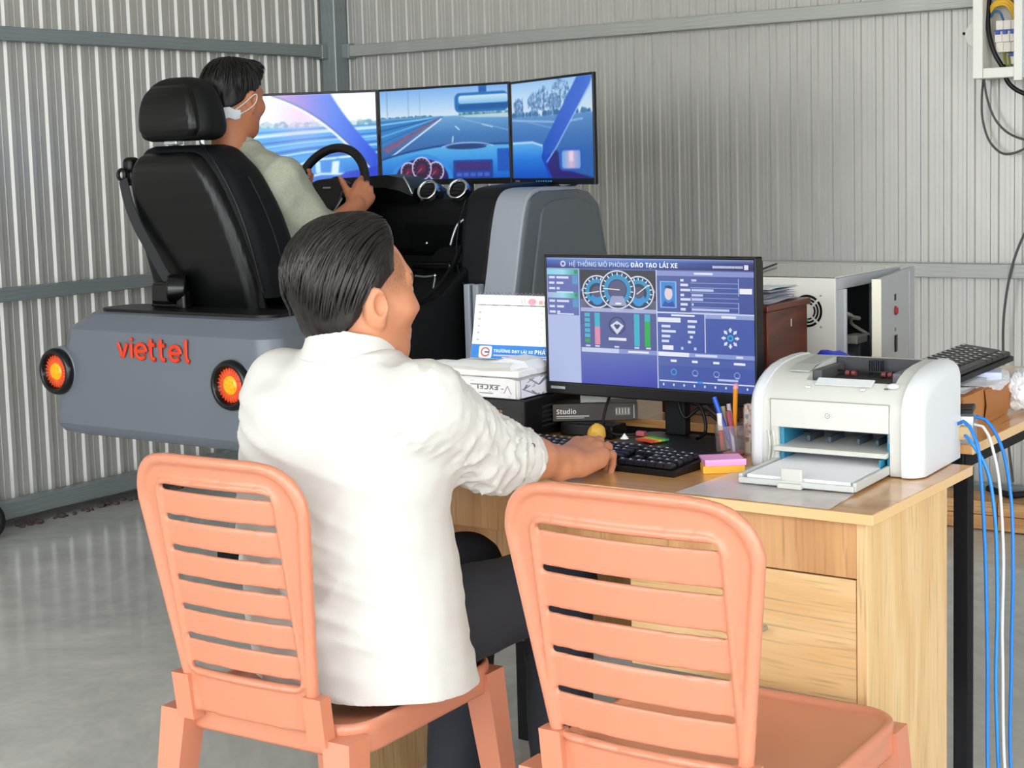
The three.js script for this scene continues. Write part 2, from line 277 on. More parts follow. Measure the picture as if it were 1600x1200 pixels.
// the three views of the road; 1024 x 614 each
// a camera picture is soft: shapes are blurred a little and speckled
function grain(c, w, h, n = 9000) { c.filter = 'none'; for (let i = 0; i < n; i++) { c.fillStyle = i % 2 ? 'rgba(255,255,255,0.05)' : 'rgba(0,20,80,0.035)'; c.fillRect(rr(0, w), rr(0, h), rr(2, 9), rr(1, 4)); } }
const viewLeft = canvasTex(1024, 600, (c, w, h) => {
  c.filter = 'blur(5px)';
  c.fillStyle = vgrad(c, 0, 240, '#f4faff', '#ffffff', '#f2faff'); c.fillRect(0, 0, w, h);
  trees(c, 0, w, 225, 52, ['#a9cbd4', '#86b6c8', '#bcd9de', '#6aa5c0', '#d3e7ea'], 150);
  c.fillStyle = vgrad(c, 222, 500, '#6fbdf0', '#2f98ea', '#1f7fe0'); c.fillRect(0, 222, w, h);
  for (let i = 0; i < 16; i++) { const y = 226 + i * 19, s = i * 6; stroke(c, [[0, y + 40 + s * 1.7], [520, y + 12 + s * 0.6], [1024, y - 6]], ['#1667cc', '#cfeeff', '#3aa0f0', '#0f5fc8', '#eaf8ff', '#57b4f4'][i % 6], 6 + (i * 7 % 4) * 5); }
  const g = c.createRadialGradient(520, 150, 10, 520, 150, 260); g.addColorStop(0, 'rgba(236,190,236,0.6)'); g.addColorStop(1, 'rgba(200,190,255,0)'); c.fillStyle = g; c.fillRect(0, 0, w, h);
  poly(c, [[0, 600], [0, 480], [330, 430], [560, 420], [1024, 470], [1024, 600]], vgrad(c, 420, 600, '#3aa6ee', '#0a5fd6'));
  // side window column
  c.beginPath(); c.moveTo(300, 0); c.bezierCurveTo(560, 90, 740, 240, 965, 510); c.lineTo(1024, 560); c.lineTo(1024, 420); c.bezierCurveTo(940, 330, 800, 150, 720, 0); c.closePath(); c.fillStyle = hgrad(c, 300, 1000, '#d7a4d6', '#9a8ae6', '#3f78f0', '#0f4be0'); c.fill();
  c.beginPath(); c.moveTo(296, 0); c.bezierCurveTo(556, 90, 736, 240, 962, 510); c.strokeStyle = '#f6fbff'; c.lineWidth = 18; c.stroke(); c.beginPath(); c.moveTo(318, 0); c.bezierCurveTo(575, 90, 752, 236, 972, 496); c.strokeStyle = '#2b4f8c'; c.lineWidth = 6; c.stroke();
  // door mirror and dashboard
  poly(c, [[470, 560], [490, 480], [560, 452], [740, 440], [790, 470], [800, 560]], '#2a8ae6'); stroke(c, [[470, 560], [490, 480], [560, 452], [740, 440]], '#dff4ff', 12); rrPath(c, 600, 458, 34, 84, 12); c.fillStyle = '#bfe8ff'; c.fill(); poly(c, [[716, 462], [766, 458], [754, 548], [704, 548]], '#dcf3ff');
  stroke(c, [[430, 592], [640, 545], [800, 550]], '#e8f8ff', 13); poly(c, [[800, 540], [1024, 500], [1024, 600], [700, 600]], '#0838cf'); grain(c, w, h);
});
const viewMid = canvasTex(1024, 614, (c, w, h) => {
  c.filter = 'blur(3px)';
  c.fillStyle = vgrad(c, 0, 190, '#7fb4f0', '#a9d0f6', '#d5eafb'); c.fillRect(0, 0, w, h);
  for (const [x, a] of [[60, 4], [236, 3], [330, 2]]) { stroke(c, [[x, 195], [x, 10]], '#5f7f9c', a); }
  trees(c, 0, 440, 200, 26, ['#3c7f9a', '#2f6f8e', '#5b98a8'], 90); trees(c, 640, w, 190, 24, ['#5a8d8f', '#86a9a4', '#3f7c98'], 80);
  c.fillStyle = vgrad(c, 190, 450, '#6fa8d8', '#3c78b8', '#2c62a6'); c.fillRect(0, 190, w, h);
  poly(c, [[0, 205], [500, 190], [520, 196], [0, 390]], '#2f7fc6'); for (let i = 0; i < 4; i++) stroke(c, [[0, 232 + i * 42], [480, 196 + i * 3]], ['#8fd0f2', '#1f5ea8', '#68b4e6', '#2a6cb4'][i], 10);
  poly(c, [[0, 400], [470, 205], [500, 200], [60, 430]], '#7a5f86'); for (let i = 0; i < 50; i++) { const t = rr(0, 1); c.fillStyle = i % 2 ? '#93577a' : '#3f5f98'; c.fillRect(lerp(0, 470, t), lerp(400, 205, t) + rr(-3, 10) * (1 - t), 12, 6); }
  stroke(c, [[70, 462], [500, 208]], '#e5f4ff', 10); stroke(c, [[612, 262], [640, 285]], '#d8ecfb', 8); stroke(c, [[590, 330], [584, 368]], '#cfe5f8', 9); stroke(c, [[820, 255], [900, 275]], '#cfe5f8', 7); stroke(c, [[660, 214], [1024, 300]], '#86b2dd', 5);
  poly(c, [[640, 192], [1024, 186], [1024, 215], [700, 204]], '#b9d7e0');
  // mirror
  rrPath(c, 610, 42, 414, 130, 40); c.fillStyle = '#1b6fb8'; c.fill(); rrPath(c, 640, 60, 384, 56, 20); c.fillStyle = vgrad(c, 60, 116, '#cfe9fb', '#7fc0ea'); c.fill(); rrPath(c, 640, 118, 384, 36, 14); c.fillStyle = '#0f58a0'; c.fill(); c.fillStyle = '#1b5fae'; c.fillRect(800, 0, 60, 44);
  // dashboard
  c.beginPath(); c.moveTo(0, 470); c.bezierCurveTo(160, 430, 380, 395, 560, 386); c.lineTo(1024, 388); c.lineTo(1024, 614); c.lineTo(0, 614); c.closePath(); c.fillStyle = vgrad(c, 386, 614, '#5fb6ee', '#2f8fe0', '#1460cc'); c.fill();
  c.beginPath(); c.moveTo(0, 474); c.bezierCurveTo(160, 432, 380, 396, 560, 386); c.lineTo(1024, 388); c.strokeStyle = '#123c86'; c.lineWidth = 12; c.stroke();
  c.beginPath(); c.ellipse(690, 402, 160, 16, 0, 0, 7); c.fillStyle = '#173e78'; c.fill(); c.beginPath(); c.moveTo(500, 398); c.bezierCurveTo(600, 365, 800, 365, 900, 398); c.strokeStyle = '#dff3ff'; c.lineWidth = 5; c.stroke();
  c.beginPath(); c.ellipse(330, 614, 250, 170, 0, PI, 2 * PI); c.fillStyle = '#2f8be2'; c.fill(); c.beginPath(); c.ellipse(330, 614, 215, 140, 0, PI, 2 * PI); c.fillStyle = '#1a1258'; c.fill();
  for (const [x, y, r] of [[222, 560, 62], [444, 560, 62], [330, 540, 76]]) { c.beginPath(); c.arc(x, y, r, 0, 7); c.fillStyle = '#2a0f3c'; c.fill(); c.lineWidth = 9; c.strokeStyle = '#e6e4ff'; c.stroke(); for (let a = 0; a < 12; a++) { const q = PI * 0.75 + a * PI * 1.5 / 11; stroke(c, [[x + Math.cos(q) * r * 0.8, y + Math.sin(q) * r * 0.8], [x + Math.cos(q) * r * 0.92, y + Math.sin(q) * r * 0.92]], '#ffffff', 4); } c.beginPath(); c.arc(x, y, r * 0.45, 0, 7); c.fillStyle = '#5a1440'; c.fill(); stroke(c, [[x, y], [x - r * 0.5, y + r * 0.4]], '#ff6a6a', 5); }
  rrPath(c, 585, 490, 310, 124, 10); c.fillStyle = '#173f9a'; c.fill(); rrPath(c, 605, 505, 270, 54, 6); c.fillStyle = '#3b2a78'; c.fill(); for (let i = 0; i < 5; i++) { c.fillStyle = '#4a62c8'; c.fillRect(610 + i * 54, 575, 42, 26); }
  c.fillStyle = '#1557c0'; c.fillRect(930, 420, 94, 150); grain(c, w, h, 12000);
});
const viewRight = canvasTex(1024, 600, (c, w, h) => {
  c.filter = 'blur(4px)';
  c.fillStyle = vgrad(c, 0, 200, '#9ac6f2', '#bcdaf4', '#cfe3f2'); c.fillRect(0, 0, w, h);
  for (let i = 0; i < 700; i++) { const k = i % 5, x0 = [90, 300, 430, 560, 640][k], r = [60, 80, 90, 70, 110][k], a = rr(0, 7), q = Math.sqrt(rnd()) * r; c.fillStyle = ['#4a78ae', '#6f9cc8', '#3b66a0', '#86abd4'][i % 4]; c.beginPath(); c.ellipse(x0 + Math.cos(a) * q, [150, 130, 110, 140, 80][k] + Math.sin(a) * q * 0.8, rr(4, 13), rr(3, 9), 0, 0, 7); c.fill(); } trees(c, 0, w, 215, 40, ['#2f5f96', '#3f7aa8'], 90);
  for (const x of [60, 150, 310, 420, 560, 640]) stroke(c, [[x, 230], [x + rr(-12, 12), 100]], '#33557f', 6);
  c.fillStyle = vgrad(c, 205, 460, '#5a8ec6', '#3d72b4', '#2a5fac'); c.fillRect(0, 215, w, h);
  stroke(c, [[0, 232], [640, 262], [900, 250]], '#9fc4e6', 9); stroke(c, [[200, 245], [560, 300]], '#7fa8da', 6);
  poly(c, [[0, 372], [260, 372], [420, 400], [560, 600], [0, 600]], vgrad(c, 372, 600, '#5fb0ea', '#1f74d4', '#0b4cbc')); stroke(c, [[0, 378], [270, 376], [410, 402]], '#dcefff', 9); poly(c, [[420, 402], [520, 470], [640, 600], [480, 600], [380, 470]], '#0d3fb4');
  poly(c, [[840, 0], [1024, 0], [980, 70], [560, 420], [430, 470], [400, 400]], hgrad(c, 400, 1000, '#1b4cb6', '#2b5fca', '#4472d6')); stroke(c, [[985, 60], [560, 425], [450, 500]], '#a9c9f4', 9);
  poly(c, [[450, 520], [560, 430], [600, 440], [610, 540], [1024, 600], [520, 600]], '#28186a'); rrPath(c, 615, 418, 270, 138, 26); c.fillStyle = '#2a5ab8'; c.fill(); rrPath(c, 640, 435, 225, 108, 18); c.fillStyle = hgrad(c, 640, 865, '#66a6e2', '#d9b7d6', '#6fa0dc'); c.fill(); c.fillStyle = '#e8d3e2'; c.fillRect(730, 440, 50, 60); grain(c, w, h);
});
const screenMat = (t, e = 1) => new THREE.MeshStandardMaterial({ color: 0x050507, roughness: 0.3, emissive: 0xffffff, emissiveMap: t, emissiveIntensity: e });

// geometry given in the world is moved into its thing
function inThing(o, geo) { const g = Array.isArray(geo) ? mg(geo) : geo; return g.translate(-o.position.x, -o.position.y, -o.position.z); }
const wpart = (o, name, geo, m, label) => { const q = part(o, name, inThing(o, geo), m, label); return q; };
const wsub = (o, p, name, geo, m, label) => part(p, name, inThing(o, geo), m, label);

// ---------------------------------------------------------------- driving simulator
{
  const S = thing('driving_simulator', 'grey and black driving simulator with steering wheel, dashboard and round orange tail lights', 'simulator', [1.47, 0, 1.7]);
  const housing = mat(0x6b717b, 0.36, { clearcoat: 0.25, clearcoatRoughness: 0.3 }), fenderM = mat(0x5d646c, 0.5), stripM = mat(0x9ba1ab, 0.42), dash = mat(0x0c0c0e, 0.65, { specularIntensity: 0.5 }), dashHard = mat(0x09090b, 0.5, { specularIntensity: 0.5 });
  // motion base
  const base = wpart(S, 'base_frame', [bl(1.15, 2.1, 0, 0.07, 0.95, 1.03, 0.006), bl(1.15, 2.1, 0, 0.07, 1.92, 2.0, 0.006), bl(1.15, 1.23, 0, 0.07, 1.0, 1.95, 0.006), bl(2.02, 2.1, 0, 0.07, 1.0, 1.95, 0.006)], M.charcoal);
  wpart(S, 'platform', bl(1.1, 2.12, 0.42, 0.5, 0.92, 2.1, 0.015), M.charcoal);
  for (const [x, z] of [[1.25, 1.9], [1.98, 1.9], [1.62, 1.05]]) { const a = wpart(S, 'actuator', lathe([[0, 0.07], [0.055, 0.07], [0.055, 0.25], [0.05, 0.26], [0.03, 0.265], [0.03, 0.42], [0, 0.42]]).translate(x, 0, z), M.black); wsub(S, a, 'piston', lathe([[0, 0.26], [0.028, 0.26], [0.028, 0.42], [0, 0.42]], 20).translate(x, 0, z), M.chrome); }
  for (const x of [1.2, 1.7]) wpart(S, 'housing_bracket', bl(x, x + 0.08, 0.5, 0.56, 1.9, 2.25), M.charcoal);
  // rear housing under the seat
  const R = (y, a, b, c, d, r) => ring(y, a, b, c, d, r, 8);
  const hs = wpart(S, 'rear_housing', loft([R(0.505, 0.985, 1.95, 2.2, 2.455, 0.06), R(0.515, 0.96, 1.972, 2.18, 2.487, 0.075), R(0.53, 0.948, 1.985, 2.175, 2.5, 0.08), R(0.545, 0.948, 1.985, 2.175, 2.507, 0.08), R(0.72, 0.985, 1.955, 2.18, 2.507, 0.08), R(0.842, 1.018, 1.93, 2.19, 2.5, 0.08), R(0.847, 1.022, 1.926, 2.2, 2.496, 0.08), R(0.888, 1.075, 1.876, 2.23, 2.448, 0.07), R(0.893, 1.085, 1.866, 2.24, 2.43, 0.07)], true, 0.28), housing);
  wpart(S, 'seat_pedestal', bl(1.2, 1.66, 0.5, 0.89, 1.62, 2.2, 0.03), M.charcoal);
  wsub(S, hs, 'panel_seam', bl(1.927, 1.9335, 0.62, 0.835, 2.36, 2.364, 0.0005, 1).applyMatrix4(new THREE.Matrix4().makeTranslation(0, 0, 0)), stripM);
  wpart(S, 'seat_plate', loft([ring(0.892, 1.1, 1.85, 2.25, 2.42, 0.06), ring(0.902, 1.1, 1.85, 2.25, 2.42, 0.06)]), M.black);
  const red = mat(0xe8481c, 0.22, { clearcoat: 0.6, emissive: 0xff3a08, emissiveIntensity: 0.05 }), amber = mat(0xffb400, 0.25, { clearcoat: 0.5, emissive: 0xffa000, emissiveIntensity: 0.12 });
  for (const x of [1.018, 1.781]) {
    const put = (g) => g.rotateX(PI / 2).translate(x, 0.709, 2.506);
    const t = wpart(S, 'tail_light', put(lathe([[0.05, 0], [0.074, 0], [0.074, 0.012], [0.07, 0.022], [0.06, 0.026], [0.054, 0.022], [0.053, 0.012], [0.05, 0.01]], 40)), M.blackGloss);
    wsub(S, t, 'light_pod', put(lathe([[0, -0.04], [0.078, -0.04], [0.076, 0.003], [0, 0.003]], 40)), housing);
    wsub(S, t, 'red_lens', put(lathe([[0, 0.014], [0.03, 0.014], [0.042, 0.012], [0.0535, 0.008], [0.0535, 0.0], [0, 0]], 40)), red);
    const leds = [lathe([[0, 0.019], [0.02, 0.018], [0.028, 0.014], [0.028, 0.008], [0, 0.008]], 28)];
    for (let i = 0; i < 9; i++) { const a = i * 2.4, r = i ? 0.008 + 0.0016 * i : 0; leds.push(new THREE.SphereGeometry(0.0036, 10, 6).translate(r * Math.cos(a), 0.019, r * Math.sin(a))); }
    wsub(S, t, 'amber_lens', put(mg(leds)), amber);
    const rays = []; for (let i = 0; i < 26; i++) { const a = i / 26 * 2 * PI; rays.push(bx(0.003, 0.003, 0.02, 0, 0, 0, 0.001, 1).rotateY(a).translate(0.041 * Math.sin(a), 0.0125, 0.041 * Math.cos(a))); }
    wsub(S, t, 'lens_ribs', put(mg(rays)), mat(0xf0602c, 0.3));
  }
  // red rounded lettering, built of bent bars: v i e t t e l
  {
    const b = 0.0076, g = [], T = (l, n = 16) => g.push(tube(l.map(([x, y]) => [x, y, 0]), b, n, 8)), arc = (cx, cy, r, a0, a1, k = 10) => Array.from({ length: k + 1 }, (_, i) => { const a = lerp(a0, a1, i / k); return [cx + r * Math.cos(a), cy + r * Math.sin(a)]; });
    T([[0, 0.05], [0.01, 0.025], [0.02, 0.002]], 4); T([[0.02, 0.002], [0.03, 0.025], [0.04, 0.05]], 4);
    T([[0.058, 0.002], [0.058, 0.025], [0.058, 0.05]], 4);
    const e = (x) => { T([[x - 0.022, 0.026], [x, 0.026], [x + 0.022, 0.026]], 4); T(arc(x, 0.026, 0.0235, 0, PI * 1.78)); };
    const t = (x) => { T([[x, 0.07], [x, 0.04], [x, 0.014], [x + 0.006, 0.004], [x + 0.02, 0.002]], 14); T([[x - 0.01, 0.05], [x + 0.005, 0.05], [x + 0.02, 0.05]], 4); };
    e(0.1); t(0.144); t(0.187); e(0.248); T([[0.294, 0.074], [0.294, 0.04], [0.294, 0.015], [0.299, 0.004], [0.308, 0.001]], 14);
    const dots = []; dots.push(new THREE.SphereGeometry(0.0075, 12, 8).translate(0.06, 0.064, 0));
    const all = mg([...g, ...dots]).scale(1, 0.9, 0.35).translate(1.3, 0.765, 2.508);
    wpart(S, 'lettering', all, mat(0xe0401c, 0.4));
  }
  // dashboard: profile in z-y, drawn along x
  const prof = (l, x0, x1, bev, m, name, o = {}) => wpart(S, name, ext(blob(l, true, o.n ?? 80), x1 - x0, bev).rotateY(-PI / 2).translate(x1, 0, 0), m);
  const alongX = (l, x0, x1, bev = 0.02) => ext(shapeOf(l), x1 - x0, bev, { bevelSegments: 4 }).rotateY(-PI / 2).translate(x1, 0, 0);
  const dd = wpart(S, 'dashboard', alongX([[0.92, 0.5], [0.92, 1.13], [1.02, 1.215], [1.3, 1.222], [1.39, 1.2], [1.42, 1.165], [1.41, 1.1], [1.36, 1.03], [1.3, 0.99], [1.3, 0.5]], 1.12, 2.0, 0.03), dash);
  wsub(S, dd, 'glovebox_line', alongX([[1.36, 1.02], [1.372, 1.02], [1.424, 1.115], [1.424, 1.122], [1.36, 1.03]], 1.55, 1.8, 0.002), dashHard);
  const knee = wpart(S, 'lower_dash', alongX([[1.0, 0.5], [1.0, 1.0], [1.33, 1.0], [1.34, 0.95], [1.24, 0.8], [1.22, 0.5]], 1.14, 1.9, 0.02), dashHard);
  // visor over the instruments
  wpart(S, 'instrument_visor', loft([[1.2, 1.42, 1.215, 1.255], [1.22, 1.43, 1.215, 1.278], [1.5, 1.44, 1.2, 1.288], [1.56, 1.43, 1.19, 1.276], [1.6, 1.41, 1.185, 1.24]].map(([x, z, y0, y1]) => [[x, y0, z], [x, (y0 + y1) / 2, z + 0.025], [x, y1, z + 0.01], [x, y1 + 0.002, z - 0.08], [x, y1 - 0.025, z - 0.2], [x, y0, z - 0.2]]), true, 0.7), M.black);
  wpart(S, 'visor_trim', tube([[1.565, 1.28, 1.438], [1.585, 1.255, 1.44], [1.6, 1.222, 1.436]], 0.0035, 10), M.silver);
  // round vents
  for (const [x, y, z] of [[1.645, 1.226, 1.4], [1.775, 1.228, 1.4]]) {
    const put = (g) => g.rotateX(1.05).rotateY(0.12).translate(x, y, z);
    const v = wpart(S, 'air_vent', put(lathe([[0.029, 0.012], [0.031, 0.017], [0.035, 0.019], [0.039, 0.016], [0.04, 0.006], [0.04, -0.008], [0.029, -0.008]], 40)), M.chrome, 'round air vent with a chrome ring');
    wsub(S, v, 'vent_bowl', put(lathe([[0, -0.012], [0.02, -0.01], [0.0295, 0.006], [0.0385, -0.006], [0.041, -0.034], [0, -0.034]], 28)), M.blackMatte);
    for (let i = -1; i <= 1; i++) wsub(S, v, 'vent_slat', put(bx(Math.sqrt(0.028 ** 2 - (i * 0.013) ** 2) * 2, 0.003, 0.006, 0, 0.006, i * 0.013, 0.001, 1)), M.black);
  }
  // centre stack and console running back beside the driver
  const con = wpart(S, 'console', alongX([[1.3, 0.5], [1.3, 1.04], [1.42, 1.04], [1.5, 0.99], [1.66, 0.9], [1.9, 0.84], [1.92, 0.8], [1.92, 0.5]], 1.69, 1.9, 0.02), dash);
  wsub(S, con, 'console_edge', tube([[1.845, 1.045, 1.49], [1.862, 0.99, 1.56], [1.872, 0.925, 1.66], [1.88, 0.875, 1.8]], 0.007, 20), dashHard);
  wsub(S, con, 'screen_surround', bx(0.16, 0.02, 0.12, 1.785, 0.985, 1.52, 0.006).applyMatrix4(new THREE.Matrix4()), M.blackGloss);
  wsub(S, con, 'chrome_trim', tube([[1.84, 1.135, 1.462], [1.822, 1.118, 1.475], [1.812, 1.085, 1.487], [1.802, 1.05, 1.492]], 0.0045, 16), M.silver, 'thin chrome trim');
  wsub(S, con, 'chrome_trim', tube([[1.745, 0.955, 1.615], [1.79, 0.953, 1.62], [1.83, 0.955, 1.62], [1.838, 0.93, 1.635], [1.84, 0.87, 1.66], [1.82, 0.835, 1.68], [1.76, 0.825, 1.69]], 0.0032, 30), M.silver, 'thin chrome trim');
  wsub(S, con, 'chrome_stud', new THREE.SphereGeometry(0.007, 14, 10).translate(1.832, 0.957, 1.62), M.chrome); wsub(S, con, 'chrome_stud', new THREE.SphereGeometry(0.006, 14, 10).translate(1.7, 1.055, 1.49), M.chrome);
  wsub(S, con, 'switch_row', [0, 1, 2, 3].map((i) => bx(0.03, 0.008, 0.02, 1.725 + i * 0.036, 0.99, 1.545, 0.003)), M.black);
  const lever = wpart(S, 'gear_lever', rod([1.77, 0.88, 1.72], [1.765, 0.985, 1.735], 0.009, 0.008), M.black); wsub(S, lever, 'gear_knob', new THREE.SphereGeometry(0.022, 18, 12).scale(1, 1.3, 1).translate(1.765, 1.0, 1.738), M.blackGloss);
  // padded side bolster by the grey fender
  wpart(S, 'side_bolster', ext(blob([[1.0, 1.17], [1.06, 1.235], [1.3, 1.245], [1.43, 1.225], [1.475, 1.15], [1.5, 1.03], [1.53, 0.93], [1.5, 0.9], [1.35, 0.97], [1.1, 1.0]], true, 80), 0.15, 0.03, { bevelSegments: 5 }).rotateY(-PI / 2).translate(1.985, 0, 0), M.charcoal);
  wpart(S, 'bolster_piping', tube([[1.842, 1.2, 1.45], [1.838, 1.12, 1.49], [1.86, 1.0, 1.535], [1.9, 0.93, 1.56], [1.955, 0.9, 1.555]], 0.0032, 30), M.black);
  // grey fender on the right
  const fl = [[1.0, 0.5], [1.0, 0.95], [1.06, 1.17], [1.12, 1.214], [1.2, 1.228], [1.42, 1.228], [1.485, 1.2], [1.512, 1.14], [1.56, 0.95], [1.6, 0.8], [1.63, 0.5]];
  const fe = wpart(S, 'fender', ext(shapeOf(fl), 0.135, 0.016, { bevelSegments: 4 }).rotateY(-PI / 2).translate(2.125, 0, 0), fenderM);
  wsub(S, fe, 'side_panel', ext(blob([[1.05, 0.6], [1.055, 0.95], [1.1, 1.14], [1.16, 1.185], [1.36, 1.19], [1.42, 1.165], [1.44, 1.1], [1.49, 0.9], [1.53, 0.6]], true, 70), 0.014, 0.005).rotateY(-PI / 2).translate(2.133, 0, 0), fenderM);
  const fs = []; const outer = [[1.2, 1.234], [1.42, 1.234], [1.462, 1.224], [1.492, 1.2], [1.518, 1.142], [1.566, 0.952], [1.606, 0.8], [1.636, 0.5]];
  const strip = new THREE.BufferGeometry(); { const q = new THREE.CatmullRomCurve3(outer.map(([z, y]) => V(0, y, z)), false, 'centripetal').getPoints(40); fs.push(...q.map((p, i) => { const t = q[Math.min(i + 1, 40)].clone().sub(q[Math.max(i - 1, 0)]).normalize(), n = V(0, t.z, -t.y); const o = p.clone().addScaledVector(n, -0.012); return [[2.0, p.y, p.z], [2.112, p.y, p.z], [2.118, p.y * 0.6 + o.y * 0.4, p.z * 0.6 + o.z * 0.4], [2.118, o.y, o.z], [2.0, o.y, o.z]]; })); }
  wsub(S, fe, 'front_strip', loft(fs, true, 0.6), stripM);
  wpart(S, 'lower_skirt', [bl(1.93, 1.955, 0.5, 0.93, 1.56, 1.6, 0.006), bl(1.965, 1.99, 0.5, 0.93, 1.56, 1.6, 0.006)], stripM);
  // mount for the monitors
  wpart(S, 'monitor_mount', [bl(1.36, 1.44, 0.5, 1.46, 0.86, 0.9, 0.004), bl(0.98, 1.84, 1.4, 1.44, 0.88, 0.92, 0.004), rod([0.98, 1.42, 0.9], [0.74, 1.42, 1.12], 0.018), rod([1.84, 1.42, 0.9], [2.0, 1.42, 1.11], 0.018), bl(1.37, 1.43, 1.39, 1.47, 0.9, 0.965)], M.charcoal);
  // steering wheel
  const W = new THREE.Matrix4().makeRotationX(-0.35).setPosition(1.4, 1.24, 1.635);            // wheel plane faces +z, leaning back
  const lw = (g) => g.applyMatrix4(W);
  const rim = wpart(S, 'steering_wheel', lw(new THREE.TorusGeometry(0.1545, 0.0155, 16, 72)), mat(0x111113, 0.5));
  wsub(S, rim, 'hub', lw(ext(blob([[-0.075, 0.03], [-0.03, 0.042], [0.03, 0.042], [0.075, 0.03], [0.07, -0.03], [0.035, -0.085], [0, -0.095], [-0.035, -0.085], [-0.07, -0.03]], true, 60), 0.045, 0.014, { bevelSegments: 4 }).translate(0, 0, -0.03)), mat(0x121215, 0.45));
  wsub(S, rim, 'badge', lw(bx(0.034, 0.006, 0.004, 0, 0.006, 0.016, 0.0015)), M.silver);
  for (const s of [-1, 1]) wsub(S, rim, 'spoke', lw(loft([[s * 0.06, 0.025], [s * 0.1, 0.022], [s * 0.15, 0.016]].map(([x, h]) => [[x, -h, -0.018], [x, h, -0.018], [x, h, 0.004], [x, -h, 0.004]]), true, 0.5)), M.black);
  wsub(S, rim, 'spoke', lw(bx(0.05, 0.08, 0.016, 0, -0.115, -0.008, 0.006)), M.black);
  wsub(S, rim, 'spoke_trim', lw(tube([[0.075, -0.03, 0.012], [0.055, -0.07, 0.012], [0.03, -0.1, 0.008]], 0.004, 12)), M.silver, 'thin silver trim on the spoke');
  wpart(S, 'steering_column', rod([1.4, 1.25, 1.62], [1.4, 1.1, 1.38], 0.045, 0.055, 20), M.black);
  wpart(S, 'control_stalk', [rod([1.4, 1.235, 1.58], [1.28, 1.25, 1.57], 0.007, 0.009), rod([1.4, 1.235, 1.58], [1.52, 1.25, 1.57], 0.007, 0.009)], M.black);
  const pedal = (x) => wpart(S, 'pedal', [bx(0.06, 0.1, 0.015, x, 0.62, 1.3, 0.004).applyMatrix4(new THREE.Matrix4()), rod([x, 0.66, 1.29], [x, 0.82, 1.2], 0.008)], M.charcoal); pedal(1.33); pedal(1.47);
}
